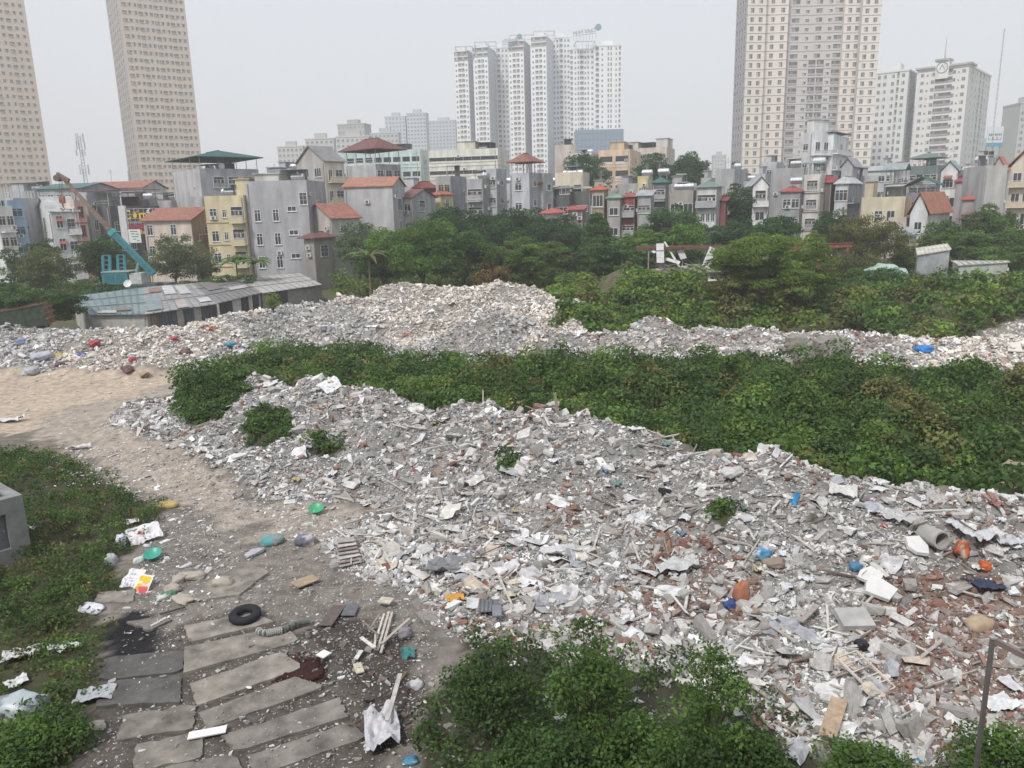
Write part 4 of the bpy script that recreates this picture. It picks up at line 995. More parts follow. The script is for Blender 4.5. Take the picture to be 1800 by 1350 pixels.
Hs('blank light grey wall house with a bright orange roof', 604, 689, 705, 326, 133, 10, (.43, .43, .44), (.40, .40, .41), R=[([.5], 1, 2.2, 2.0, 'd', .3), ([.5], 3, 1.0, 1.9, 'd', -3.4)], roof='gx', rc=(.38, .19, .135), rh=1.6, depth=7, ov=.3, fh=4.4)
Hs('low grey house with an orange gable roof beside the window wall', 536, 582, 632, 384, 126, 45, (.42, .40, .37), (.38, .37, .35), roof='gy', rc=(.33, .15, .115), rh=2.4, R=([.4], 1, 1.1, 1.3, 'w'))
Hs('small lean-to house with a maroon hip roof', 537, 552, 584, 418, 122, 30, (.30, .28, .26), roof='hip', rc=MAR, rh=1.3, R=([.5], 1, 1.6, 1.8, 'g', .4), ov=.7)
Hs('low house with a maroon roof right of the blank wall', 703, 724, 765, 347, 138, 25, (.44, .43, .41), (.33, .33, .34), roof='gx', rc=MAR, rh=1.5, R=([.4], 2, 1.9, 1.9, 'g'), L=([.6], 2, 1.2, 1.3, 'w'))
Hs('small yellow house with a red roof above the trees', 762, 774, 796, 342, 146, 30, YEL, roof='hip', rc=(.36, .12, .08), rh=1.1, R=([.5], 1, 1.0, 1.6, 'w'))
Hs('little red open pavilion house left of centre', 728, 742, 768, 330, 158, 30, (.25, .07, .07), roof='hip', rc=(.32, .09, .08), rh=2, R=(2, 1, 1.2, 1.5, 'w'))
r, wl_, wr_, hh = Hs('long mint green apartment block with open galleries', 590, 738, 757, 262, 215, 8, (.46, .57, .55), (.56, .62, .58), L=[(9, 5, 2.1, 1.9, 'x', .9)], R=([.5], 1, 1.2, 1.3, 'w'), depth=12, cat='apartment block', name='apartment_block', band=(.60, .68, .66), fc=(.6, .68, .66), fh=3.9)
r, wl_, wr_, hh = Hs('white school building with long open galleries', 753, 875, 882, 260, 200, 4, (.62, .62, .55), (.58, .58, .54), L=[(8, 4, 2.2, 1.3, 'x', .9)], depth=14, band=(.66, .66, .60), cat='school', name='school_building', fc=(.66, .66, .6), fh=3.3, top=[(.36, .62, .3, .7, 2.2, (.56, .55, .48))], tank=1)
Hs('grey house with two small windows below the white school', 765, 792, 820, 309, 155, 20, (.36, .36, .36), (.30, .31, .33), L=([.35, .75], 3, 1.0, 1.5, 'w'), fc=(.4, .3, .2))
Hs('grey house with an open upper balcony right of the school front', 820, 848, 868, 314, 150, 25, (.36, .37, .38), (.33, .33, .34), L=([.5], 4, 3.2, 1.9, 'g', .4), bal=[('L', .05, .95, 1, GY), ('L', .05, .95, 2, GY)], tank=1)
Hs('grey narrow house with dark openings beside the tower house', 855, 872, 890, 296, 152, 25, LG_, GY, L=([.5], 4, 1.8, 1.6, 'g', .5), R=([.5], 3, 1.2, 1.2, 'w'))
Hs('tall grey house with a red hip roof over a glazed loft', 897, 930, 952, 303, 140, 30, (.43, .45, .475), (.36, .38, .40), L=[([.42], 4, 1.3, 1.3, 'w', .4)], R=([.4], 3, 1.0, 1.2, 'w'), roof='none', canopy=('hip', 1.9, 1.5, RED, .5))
Hs('grey annex with a red awning beside the hip roofed tower house', 944, 956, 972, 304, 143, 35, (.42, .42, .42), (.38, .38, .38), R=([.5], 3, 1.2, 1.2, 'd'), awn=[('L', .1, .9, 1, (.4, .06, .07))])
# -- centre
Hs('salmon pink school with white galleries behind the trees', 1052, 1107, 1128, 262, 225, 12, (.62, .46, .34), (.60, .47, .36), L=[(2, 5, 3.6, 2.2, 'x', .8)], R=(1, 3, 2, 1.6, 'w'), band=(.66, .60, .52), cat='school', name='school_building', fh=4.0, fc=(.64, .6, .55), top=[(.25, .7, .3, .7, 2.4, (.55, .42, .3))])
Hs('low pale roof terrace building between the salmon school and the trees', 1000, 1040, 1054, 268, 222, 6, (.56, .53, .50), (.52, .45, .4), L=(4, 3, 1.5, 1.3, 'w'), cat='school', depth=12, tank=1)
Hs('blank beige slab wall in front of the white towers', 975, 1012, 1016, 254, 232, 4, (.50, .44, .40), (.46, .40, .36), depth=12, cat='apartment block', name='apartment_block')
Hs('long pale salmon roof building behind the dark tree mass', 1100, 1172, 1178, 258, 238, 4, (.55, .48, .42), (.5, .45, .4), L=(6, 3, 1.5, 1.3, 'w'), depth=12, cat='school', name='school_building', top=[(.05, .25, .2, .8, 2, (.5, .47, .44)), (.7, .98, .2, .8, 2.6, (.5, .48, .46))])
Hs('cream house with two steel tanks on a planted roof', 976, 1025, 1036, 302, 158, 12, (.58, .53, .42), (.5, .46, .38), L=[([.3], 2, 2.6, 1.7, 'd', .6), ([.75], 2, 1.6, 1.6, 'w', .6)], tank=2, par=1.4)
Hs('weathered black walled house with shuttered windows', 952, 1000, 1008, 342, 146, 8, (.11, .11, .115), (.16, .15, .15), L=[([.2, .5, .8], 3, 1.5, 1.3, 'd', .6)], canopy=('shed', 1.2, .4, (.2, .22, .22), .3), bal=[('L', 0, 1, 1, (.12, .12, .12))])
Hs('blackened concrete house with a mossy green roof edge', 1002, 1038, 1042, 336, 148, 6, (.12, .125, .12), (.3, .3, .28), L=[([.3, .68], 3, 1.2, 1.2, 'w', .4)], canopy=('shed', .6, .4, (.42, .45, .36), .3))
Hs('small white hut under a red tiled hip roof in the trees', 968, 978, 990, 374, 132, 25, WHT, roof='hip', rc=(.42, .12, .10), rh=1.3, ov=.7)
Hs('low shed with a flat maroon roof beside the trees', 998, 1024, 1030, 368, 134, 8, (.2, .18, .17), roof='shed', rc=(.35, .10, .09), rh=.6)
Hs('narrow brown house with a small red hip roof', 1041, 1062, 1069, 333, 138, 12, (.32, .28, .21), (.25, .22, .18), L=[([.5], 5, 1.8, 2.0, 'd', .3)], roof='hip', rc=(.42, .12, .08), rh=1.3, band=(.33, .30, .25), fh=3.2)
Hs('grey house with a pale green hip roof loft', 1073, 1090, 1098, 347, 136, 14, (.36, .35, .34), (.3, .28, .27), L=[([.5], 4, 1.5, 1.3, 'd', .4)], roof='hip', rc=(.24, .33, .27), rh=1.2)
Hs('grey balconied house with a maroon boarded loft', 1098, 1116, 1122, 345, 137, 12, (.27, .07, .07), (.22, .06, .06), L=[([.5], 4, 2.3, 1.5, 'g', .4)], roof='hip', rc=(.32, .10, .10), rh=1.2, bal=[('L', 0, 1, 1, GY), ('L', 0, 1, 2, GY)])
Hs('pale grey house with flat metal roof and vines', 1121, 1144, 1150, 343, 135, 10, (.33, .34, .34), (.28, .29, .29), L=[([.5], 3, 2.2, 1.4, 'g', .4)], roof='shed', rc=(.40, .43, .44), rh=.9)
Hs('yellow and white house with a tank on the roof', 1123, 1140, 1147, 309, 158, 14, (.58, .50, .28), (.5, .48, .4), L=[([.35, .75], 3, .9, 1.3, 'w', .5)], tank=1, bal=[('L', 0, 1, 1, WHT)])
Hs('dark house with a green hip roof and open terrace', 1148, 1170, 1176, 320, 150, 10, (.14, .15, .16), (.2, .2, .2), L=[([.5], 4, 2.6, 1.6, 'g', .5)], roof='hip', rc=(.08, .17, .155), rh=1.6, tank=1, bal=[('L', 0, 1, 1, (.3, .36, .36)), ('L', 0, 1, 2, (.3, .36, .36))])
Hs('grey weathered house with hanging plants on its flat roof', 1178, 1219, 1226, 334, 142, 8, (.32, .30, .28), (.26, .25, .24), L=[([.3, .72], 3, 2.4, 1.5, 'd', .3)], tank=2, band=(.38, .35, .32))
Hs('white fronted house with a grey green hip roof terrace', 1225, 1260, 1269, 328, 138, 12, (.50, .51, .50), (.42, .42, .41), L=[([.5], 1, 4.2, 2.0, 'g', .1), ([.35, .6, .85], 3, .6, 2.0, 'd', -3.1)], roof='hip', rc=(.20, .27, .25), rh=1.8, bal=[('L', 0, 1, 1, (.36, .38, .40)), ('L', 0, 1, 2, WHT)])
Hs('blank grey block with a steel tank left of the beige tower', 1258, 1292, 1316, 296, 160, 30, (.36, .37, .37), (.40, .41, .42), tank=1, R=([.3], 2, 1, 1, 'd'))
Hs('small maroon roofed house beside the tall dark tree', 1266, 1276, 1286, 352, 140, 30, (.24, .10, .10), roof='shed', rc=(.3, .08, .08), rh=1.0, R=([.5], 2, 1.4, 1.3, 'd'))
# -- right cluster
Hs('narrow white house with a pointed gable and arched window', 1324, 1351, 1356, 326, 140, 8, WHT, (.55, .55, .56), L=[([.5], 1, 1.8, 2.3, 'g', .4), ([.5], 3, 1.5, 1.6, 'd', -2.6)], roof='gy', rc=(.40, .42, .44), rh=1.7, bal=[('L', 0, 1, 1, WHT), ('L', 0, 1, 2, WHT)], fh=3.5)
Hs('broad blank weathered grey wall block', 1356, 1414, 1420, 294, 156, 6, (.33, .335, .34), (.3, .3, .3), tank=1, par=.5)
Hs('grey lower house with a red roof and tank', 1372, 1407, 1413, 336, 140, 8, (.29, .295, .31), (.26, .26, .27), L=[([.35, .8], 3, 1.3, 1.6, 'w', .5)], roof='hip', rc=(.34, .10, .10), rh=1.3, tank=1)
Hs('narrow striped tower house in cream and brown', 1414, 1444, 1452, 306, 140, 12, (.55, .53, .50), (.5, .49, .47), L=[([.5], 5, 1.8, 1.7, 'g', .6)], roof='none', canopy=('shed', 2.0, .5, (.3, .32, .34), .2), band=(.24, .17, .15), fh=3.3, tank=1)
r, wl_, wr_, hh = Hs('tall white stepped villa in front of the beige tower', 1408, 1428, 1470, 232, 172, 60, (.52, .52, .52), (.68, .69, .70), L=[([.5], 4, 1.2, 1.4, 'w')], R=[([.25, .6], 1, 1.4, 1.9, 'd', .8), ([.4], 1, 4.2, 2.2, 'w', .6 - 4), ([.3], 1, 1.2, 2.2, 'w', .6 - 8.2)], bal=[('R', 0, 1, 1, WHT)], top=[(.3, .9, .1, .7, 2.6, WHT)], fh=4.0)
Hs('white villa wing with roof terrace right of the stepped villa', 1462, 1466, 1493, 235, 174, 12, (.62, .63, .63), (.64, .65, .65), R=[([.5], 3, 2.0, 2.0, 'w', .3)], bal=[('R', 0, 1.1, 1, WHT), ('R', 0, 1.1, 2, WHT)], canopy=('shed', .5, .3, (.3, .31, .33), .5))
Hs('small turreted house with a maroon conical roof', 1450, 1462, 1476, 320, 142, 30, (.16, .13, .13), roof='hip', rc=(.33, .07, .08), rh=2.0, R=([.5], 3, 1.3, 1.5, 'g', .3))
Hs('white octagonal gabled loft house with big window', 1473, 1492, 1514, 322, 140, 30, (.48, .50, .52), (.34, .35, .36), L=[([.5], 1, 2.1, 1.9, 'w', .4)], R=[([.4], 1, 1.4, 1.8, 'd', .4), ([.5], 2, 1.5, 1.0, 'd', -3)], roof='hip', rc=(.50, .52, .54), rh=2.0, bal=[('R', 0, 1, 1, (.3, .31, .33))])
Hs('grey gable house behind the octagonal loft', 1480, 1500, 1515, 293, 158, 25, (.42, .43, .44), roof='gy', rc=(.3, .3, .31), rh=1.8, R=([.5], 2, 1.2, 1.4, 'w'))
Hs('low white building with sheet roof among the right roofs', 1516, 1572, 1582, 298, 170, 8, (.50, .52, .53), roof='gx', rc=(.44, .47, .48), rh=1.0, L=(4, 2, 1.2, 1.3, 'w'))
Hs('cream house with sloping parapet and long balcony', 1515, 1592, 1604, 345, 132, 8, (.58, .53, .40), (.5, .46, .36), L=[([.42, .70], 3, 1.2, 1.7, 'd', .3)], bal=[('L', .5, 1, 2, CRM)], band=(.55, .45, .30), roof='flat', top=[(.02, .22, .2, .7, 2.6, (.56, .50, .38))], fh=3.6)
Hs('dark open loft with a curved glassy canopy roof', 1554, 1586, 1594, 322, 140, 10, (.13, .14, .15), roof='none', canopy=('gx', 2.4, 1.2, (.33, .37, .38), .5), L=([.5], 1, 2.4, 2, 'd'))
Hs('house under a dark green gabled metal canopy', 1594, 1645, 1653, 338, 138, 6, (.22, .23, .26), roof='none', canopy=('gy', 1.3, 1.5, (.04, .115, .09), .6), L=(4, 2, 2, 1.4, 'd', .5))
r, wl_, wr_, hh = Hs('white gabled house with a big orange tiled roof', 1600, 1616, 1682, 376, 122, 62, (.60, .61, .62), (.55, .53, .50), roof='gy', rc=(.40, .18, .12), rh=3.4, L=[([.6], 1, 1.0, 1.8, 'd', .4)], R=[([.5], 1, 1.2, 1.2, 'w')], ov=.5) if False else (None,) * 4
r, wl_, wr_, hh = Hs('white gabled house with a big orange tiled roof', 1600, 1631, 1684, 376, 122, 40, (.60, .61, .62), (.55, .53, .50), roof='gy', rc=(.40, .18, .12), rh=3.4, L=[([.5], 2, 1.0, 1.8, 'd', .4)], R=[([.5], 1, 1.2, 1.2, 'w')], ov=.5)
Hs('small white gabled attic house above the dark terrace', 1655, 1684, 1690, 300, 150, 10, (.64, .64, .63), (.5, .5, .5), L=[([.45], 1, 1.8, 1.6, 'w', .3), ([.5], 2, 3.2, 1.8, 'd', -3.3)], roof='gy', rc=(.25, .36, .37), rh=2.0, awn=[('L', .2, .7, 1, (.3, .12, .1))])
Hs('dark glazed terrace house with a green roof', 1600, 1650, 1662, 290, 162, 10, (.16, .19, .19), (.25, .26, .27), L=[(3, 3, 2.6, 1.8, 'g', .5)], canopy=('hip', 1.6, 1.1, (.16, .22, .20), .5), bal=[('L', 0, 1, 1, (.2, .22, .22))])
Hs('grey house with a dark pink lean-to roof', 1688, 1704, 1712, 318, 148, 15, (.35, .33, .34), roof='shed', rc=(.32, .08, .11), rh=1.2, tank=1)
Hs('grey block left of the tall blank wall at right', 1704, 1728, 1736, 286, 152, 12, (.33, .33, .34), (.3, .3, .31), tank=1)
Hs('tall blank light grey party wall at right', 1733, 1772, 1776, 290, 135, 6, (.42, .42, .41), (.4, .4, .4), depth=8, par=.4)
Hs('cream house with orange gables cut by the right picture edge', 1778, 1830, 1840, 290, 133, 6, (.60, .55, .46), L=[([.25, .65], 4, 1.2, 1.9, 'd', .4)], roof='gy', rc=(.42, .19, .13), rh=3.0, bal=[('L', 0, 1, 1, CRM), ('L', 0, 1, 2, CRM)], ov=.6, depth=8)
Hs('orange gabled house behind the tall blank wall at right', 1742, 1768, 1774, 300, 162, 10, (.5, .45, .42), roof='gy', rc=(.48, .19, .13), rh=3.0, L=([.5], 1, 1.4, 1.4, 'w'))
Hs('brown roofed low sheds beside the orange roofed house', 1690, 1720, 1752, 384, 124, 30, (.2, .17, .15), roof='gx', rc=(.20, .13, .12), rh=1.0, ov=.7)
Hs('low house with a red hip roof below the grey block at right', 1704, 1716, 1732, 350, 138, 25, (.33, .3, .3), roof='hip', rc=(.42, .12, .10), rh=1.2, tank=1)
Hs('small shed with a pale roof below the cream house', 1578, 1604, 1612, 412, 112, 10, (.45, .42, .38), roof='shed', rc=(.30, .35, .36), rh=.6)
Hs('pale rendered wall block under the cream balcony', 1562, 1594, 1600, 382, 124, 8, (.50, .43, .38), (.45, .4, .35))
# filler rows seen between roofs
FILL = [(1340, 1366, 1372, 284, 190, LG_), (1232, 1250, 1256, 312, 182, (.42, .42, .43)), (1495, 1512, 1516, 306, 176, (.46, .45, .43)), (1546, 1566, 1572, 289, 192, (.45, .46, .47)), (1570, 1600, 1606, 296, 180, (.36, .37, .39)), (1690, 1712, 1718, 300, 178, (.43, .42, .40)), (1712, 1740, 1746, 276, 190, (.40, .41, .42)), (945, 968, 974, 322, 164, (.45, .43, .38)), (1066, 1084, 1088, 336, 150, (.28, .27, .25)), (480, 512, 518, 296, 186, (.40, .41, .42)), (640, 680, 686, 318, 178, (.40, .40, .40)), (330, 356, 362, 345, 150, (.36, .36, .37)), (90, 128, 134, 338, 158, (.33, .34, .35)),
        (1330, 1346, 1352, 305, 175, LG_), (1520, 1545, 1550, 308, 160, (.4, .41, .42)), (1650, 1690, 1700, 308, 170, (.42, .42, .41)), (1290, 1322, 1330, 318, 165, GY), (1085, 1120, 1126, 322, 172, (.33, .33, .33)),
        (1040, 1085, 1090, 330, 160, (.38, .36, .33)), (1180, 1225, 1230, 322, 168, (.36, .36, .35)), (870, 896, 900, 322, 165, LG_), (700, 750, 755, 325, 172, (.42, .42, .43)), (455, 520, 524, 306, 172, (.30, .32, .33)),
        (255, 300, 304, 352, 160, (.42, .42, .42)), (0, 60, 64, 335, 162, (.38, .39, .40)), (195, 262, 268, 350, 158, (.35, .34, .35)), (560, 610, 612, 330, 160, (.4, .39, .37)), (1225, 1262, 1266, 345, 158, (.38, .38, .38)), (890, 975, 980, 345, 170, (.4, .4, .4)), (1400, 1450, 1454, 330, 165, (.36, .36, .37)), (800, 850, 855, 335, 172, (.38, .37, .36))]
WHERE = ['left of the tall white stepped villa roof', 'behind the grey green hip roof terrace house', 'behind the octagonal loft house', 'behind the low white sheet roofed building', 'behind the curved glassy canopy', 'behind the dark pink lean-to roof', 'left of the orange gabled house at right', 'above the red awning annex', 'between the brown house and the pale green hip roof', 'left of the grey gable roofed cream house', 'behind the bright orange roof', 'above the cream pink tiled house', 'behind the pointed gable house at left',
         'behind the narrow white gabled house', 'behind the cream house with the long balcony', 'behind the small white attic house', 'right of the tall dark tree', 'behind the yellow and white house', 'behind the narrow brown house', 'behind the planted flat roof', 'left of the red hipped tower house', 'right of the blank wall with orange roof',
         'between the window wall and the grey gable house', 'left of the green canopy house', 'above the blank wall at far left', 'above the eatery roof', 'below the maroon hip roof', 'behind the grey green hip roof', 'behind the black walled house', 'behind the striped tower house', 'below the white school']
for (a, c_, b, yt, D, cc), w in zip(FILL, WHERE): Hs('plain grey flat roofed house ' + w, a, c_, b, yt, D, 8, cc, L=(max(1, (c_ - a) // 18), 3, 1.1, 1.3, 'w'), depth=8, tank=1 if a % 3 == 0 else 0, top=[(.1, .45, .3, .8, 1.6, cc)])

# ---- eatery signs
def text_mesh(txt, size, col, ext=.03, mirror=False):
    cu = bpy.data.curves.new('t', 'FONT'); cu.body = txt; cu.size = size; cu.extrude = ext; cu.offset = size * .012; cu.align_x = 'CENTER'; cu.align_y = 'CENTER'
    ob = bpy.data.objects.new('t', cu); C.objects.link(ob); dg = bpy.context.evaluated_depsgraph_get()
    me = bpy.data.meshes.new_from_object(ob.evaluated_get(dg)); bpy.data.objects.remove(ob)
    V = np.zeros(len(me.vertices) * 3, np.float32); me.vertices.foreach_get('co', V); V = V.reshape(-1, 3)
    P = np.stack([V[:, 0] * (-1 if mirror else 1), -V[:, 2], V[:, 1]], 1)       # upright, facing -y
    me.vertices.foreach_set('co', P.astype(np.float32).ravel())
    ca = me.color_attributes.new('Col', 'FLOAT_COLOR', 'POINT'); c4 = np.ones((len(V), 4), np.float32); c4[:, :3] = col; ca.data.foreach_set('color', c4.ravel())
    me.update(); return me
r, wl_, wr_, hh = EAT
FR = Matrix.Rotation(PI / 2, 4, 'Z')
def on_px(px, py, D): p = at_y(px, py, D); return p
def sign_root(name, px, py, D, label, cat, yaw=0):
    p = at_y(px, py, D); e = empty(name, tuple(p), math.radians(-yaw)); tag(e, label, cat); return e
s = sign_root('shop_sign', 244, 377, 136.5, 'shop sign with yellow and white letters on a white lattice', 'sign')
mb = MB()
for i in range(9): mb.box(-3.2 + i * .8, -3.15 + i * .8, .02, .07, -1.4, 1.0, (.6, .6, .6))
for z in (-1.4, -.7, 0, .95): mb.box(-3.2, 3.25, .075, .12, z, z + .06, (.6, .6, .6))
mb.build('lattice', M_METAL, s)
link('lettering', text_mesh('Cơm', 2.2, (.75, .50, .04)), M_PLASTIC, s, Matrix.Translation((-.6, -.05, -.1)))
link('lettering', text_mesh('ốp', 1.8, (.78, .78, .76)), M_PLASTIC, s, Matrix.Translation((2.1, -.05, -.1)))
mb = MB(); mb.box(-3.0, 2.9, -.1, .02, -2.5, -1.7, (.28, .04, .06)); mb.build('fascia', M_PLASTIC, s)
mb = MB()
for i in range(9): mb.box(-.9 + i * .42, -.62 + i * .42, -.06, .04, -3.3, -2.7 - (i % 2) * .15, (.62, .42, .05))
mb.build('lettering', M_PLASTIC, s)
s = sign_root('shop_sign', 237, 415, 131, 'white notice board with dark lettering beside the tall panel', 'sign')
mb = MB(); mb.box(-1.0, 1.0, 0, .1, -1.1, 1.1, (.72, .76, .74)); mb.build('board', M_PLASTIC, s)
mb = MB()
for k, (x0, x1, z) in enumerate([(-.7, .5, .7), (-.6, .0, .3), (.15, .7, .25), (-.5, .6, -.15), (-.3, .2, -.55), (.3, .7, -.8)]): mb.box(x0, x1, -.02, 0, z, z + .13, (.10, .18, .16))
mb.build('lettering', M_PLASTIC, s)
s = sign_root('sign_panel', 217, 396, 132, 'tall narrow grey metal sign panel seen edge on above the crane boom', 'sign', 25)
mb = MB(); mb.box(-.8, .8, 0, .35, -3.6, 3.2, (.55, .56, .57)); mb.build('panel', M_METAL, s)
mb = MB(); mb.box(-.1, .1, .1, .2, 3.2, 4.9, (.5, .5, .5)); mb.build('pole', M_METAL, s)

# ---- towers
def tower(label, blocks, fh, D, name='apartment_tower', extra=None, group=None, roofbits=True, recess=(.30, .30, .31)):
    """blocks: (xa, xc, xb, ytop, dD, yaw, colL, colR, bays L, bays R); bays = (u, w, h, style) repeated on every storey"""
    root = None; wins = []
    for bi, (xa, xc, xb, yt, dD, yaw, cL, cR, bL, bR) in enumerate(blocks):
        Cn = at_y(xc, yt, D + dD); th = math.radians(fit_yaw(yaw, xc, xb, Cn, 8)); H_ = Cn[2]
        dL = np.array([-math.cos(th), math.sin(th), 0]); dR = np.array([math.sin(th), math.cos(th), 0])
        wL = (solve_w(Cn, dL, xa, H_, 90) if xa < xc else 20) or 20; wR = (solve_w(Cn, dR, xb, H_, 45) if xb > xc else 18) or 18; wR = max(wR, 6)
        Mb = Matrix.Translation((Cn[0], Cn[1], 0)) @ Matrix.Rotation(-th, 4, 'Z')
        if root is None: root = empty(name, (Cn[0], Cn[1], 0), -th); Minv = Mb.inverted()
        mb = MB(); mb.M = Minv @ Mb
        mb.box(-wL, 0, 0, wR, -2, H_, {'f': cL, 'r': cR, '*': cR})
        mb.box(-wL - .3, .3, -.3, wR + .3, H_, H_ + .8, cL)
        if roofbits: mb.box(-wL * .7, -wL * .3, wR * .3, wR * .7, H_ + .8, H_ + 4.2, cR)
        mb.build('wall', M_TOWER, root)
        b = MB(); b.M = Minv @ Mb; z = H_ - fh
        if extra and extra.get('band'):
            while z > 8: b.box(-wL - .02, .02, -.1, -.003, z - .1, z + .12, extra['band']); b.box(.003, .1, 0, wR, z - .1, z + .12, extra['band']); z -= fh
            b.build('floor_band', M_CONC, root)
        nf = int((H_ - 10) / fh)
        for f in range(nf):
            z = H_ - fh * (f + 1) + .8 if True else 0
            for bays, face, W_ in ((bL, 'L', wL), (bR, 'R', wR)):
                for bay in bays or ():
                    u, w, h, st = bay[:4]
                    if len(bay) > 4 and not (bay[4] <= f < bay[5]): continue
                    Mw = Minv @ Mb @ face_M(face, u * W_, z, wL)
                    wins.append((Mw, w, h, st, f))
    return root, wins, Minv
TW = {}
def twin(w, h, st, var):
    w = round(w, 2)
    key = (w, h, st, var)
    if key in TW: return TW[key]
    mb = MB(); dark = [(.24, .245, .26), (.32, .325, .34), (.17, .175, .18), (.48, .48, .48)][var]
    if st == 'b':                                        # balcony: flat dark panel for the shade of its recess, parapet, washing
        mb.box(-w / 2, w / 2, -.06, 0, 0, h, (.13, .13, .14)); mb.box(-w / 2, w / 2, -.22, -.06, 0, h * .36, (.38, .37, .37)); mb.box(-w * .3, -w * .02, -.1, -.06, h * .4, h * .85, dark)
    else:
        mb.box(-w / 2 - .08, w / 2 + .08, -.05, 0, -.1, h + .08, (.55, .55, .54)); mb.box(-w / 2, -.04, -.08, -.05, 0, h, dark); mb.box(.04, w / 2, -.08, -.05, 0, h, [(.2, .21, .22), (.14, .145, .15), (.28, .28, .29), (.17, .17, .18)][var])
        if st == 's': mb.box(-w / 2 - .1, w / 2 + .1, -.25, 0, h + .08, h + .16, (.5, .48, .46))
    me = mb.mesh('window'); me.materials.append(M_METAL); TW[key] = me; return me
def finish_tower(root, wins, label, cat='apartment tower', group=None):
    rg = random.Random(len(wins)); cnt = {}
    wins = [w for w in wins]
    q = []
    for k in range(len(wins)):
        p = root.matrix_basis if False else None
    loc = Matrix.Translation(root.location) @ Matrix.Rotation(root.rotation_euler.z, 4, 'Z')
    allv = []
    for (M, w, h, st, f) in wins:
        p = (loc @ M).translation; px, py = project(np.array(p)); seen = 0 <= px <= 1800 and 0 <= py <= 330
        allv.append((0 if seen else 1, p.length, -w * h, M, w, h, st))
    idx_ = sorted(range(len(allv)), key=lambda i: (allv[i][0], allv[i][2], allv[i][1]))
    first = set(idx_[:100]); stf = MB(); V, Cc, F = [], [], []; base = 0
    cache = {}
    for i, (_, _, _, M, w, h, st) in enumerate(allv):
        var = rg.randrange(4); me = twin(w, h, st, var)
        if i in first:
            o = bpy.data.objects.new('balcony' if st == 'b' else 'window', me); C.objects.link(o); o.parent = root; o.matrix_local = M
        else:
            if me.name not in cache:
                v = np.zeros(len(me.vertices) * 3, np.float32); me.vertices.foreach_get('co', v); c = np.zeros(len(me.vertices) * 4, np.float32); me.color_attributes['Col'].data.foreach_get('color', c)
                cache[me.name] = (v.reshape(-1, 3), c.reshape(-1, 4)[:, :3], np.array([list(p.vertices) for p in me.polygons]))
            v, c, f = cache[me.name]; Mn = np.array(M)
            V.append(v @ Mn[:3, :3].T + Mn[:3, 3]); Cc.append(c); F.append(f + base); base += len(v)
    if V:
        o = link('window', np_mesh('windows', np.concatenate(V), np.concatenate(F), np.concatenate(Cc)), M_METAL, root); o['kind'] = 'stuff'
    tag(root, label, cat, group)
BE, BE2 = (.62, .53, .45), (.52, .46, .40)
rowA = [(.07 + i * .079, 1.05 if i % 3 else 1.7, 1.25, 's' if i % 3 else 'b') for i in range(12)]
rowB = [(.2, 1.4, 1.6, 'b'), (.55, 1.4, 1.6, 'b'), (.85, 1.4, 1.6, 'b')]
r, w, Mi = tower('', [(-160, -125, 36, -60, 0, 52, BE2, BE, None, rowA)], 3.15, 345, roofbits=False); finish_tower(r, w, 'beige slab tower cut by the left picture edge')
r, w, Mi = tower('', [(186, 202, 331, -50, 0, 78, (.38, .36, .34), BE, rowB, None), ], 3.15, 350, roofbits=False) if False else tower('', [(182, 200, 319, -60, 0, 56, (.40, .38, .36), BE, [(.15 + .17 * i, 1.5, 1.6, 'b') for i in range(5)], rowA)], 3.15, 352, roofbits=False); finish_tower(r, w, 'slim beige tower behind the crane')
g2 = [(.25, 1.3, 1.4, 's'), (.7, 1.3, 1.4, 's')]; g3 = [(.3, 1.3, 1.4, 's'), (.75, 1.3, 1.4, 's')]
gb = [(.13, 3.2, 1.9, 'b', 12, 60), (.13, 2.8, 1.3, 's', 0, 12), (.34, 1.3, .9, 's'), (.47, 2.6, 2.2, 'b', 12, 60), (.62, 2.6, 2.2, 'b', 12, 60), (.55, 2.2, 1.3, 's', 0, 12), (.75, 1.3, .9, 's'), (.9, 3.2, 1.9, 'b', 12, 60), (.9, 2.8, 1.3, 's', 0, 12)]
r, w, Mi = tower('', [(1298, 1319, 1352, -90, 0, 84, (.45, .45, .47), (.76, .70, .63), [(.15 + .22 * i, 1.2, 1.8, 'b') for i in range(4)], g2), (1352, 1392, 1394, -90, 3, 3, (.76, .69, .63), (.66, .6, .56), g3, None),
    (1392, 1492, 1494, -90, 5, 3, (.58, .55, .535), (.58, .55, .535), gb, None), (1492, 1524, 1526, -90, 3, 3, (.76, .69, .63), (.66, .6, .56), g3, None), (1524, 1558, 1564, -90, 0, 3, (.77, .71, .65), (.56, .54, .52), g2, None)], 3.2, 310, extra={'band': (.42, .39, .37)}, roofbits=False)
finish_tower(r, w, 'huge beige tower with a grey balcony bay right of centre')
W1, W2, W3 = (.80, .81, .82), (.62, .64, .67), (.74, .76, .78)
wa = [(.12, 1.0, 1.3, 'w', 2, 99), (.37, 2.0, 1.9, 'b', 2, 99), (.62, 2.0, 1.9, 'b', 2, 99), (.87, 1.0, 1.3, 'w', 2, 99), (.27, 5, 2.4, 'b', 0, 2), (.75, 5, 2.4, 'b', 0, 2)]
sd_ = [(.3, .8, 1.2, 'w', 2, 99), (.8, .8, 1.6, 'w')]
rc_ = [(.12, 1.0, 1.4, 'w'), (.3, 1.0, 1.5, 'w'), (.5, 2, 1.9, 'b'), (.72, 1.0, 1.6, 'w'), (.9, 1.3, 1.4, 'w')]
r7 = [(.08, 1.6, 2, 'b'), (.24, 1.0, 1.4, 'w'), (.36, .9, 2, 'w'), (.5, 2.4, 2, 'b'), (.64, 1, 1.5, 'w'), (.76, .9, 1.8, 'w'), (.93, 1.2, 1.4, 'w')]
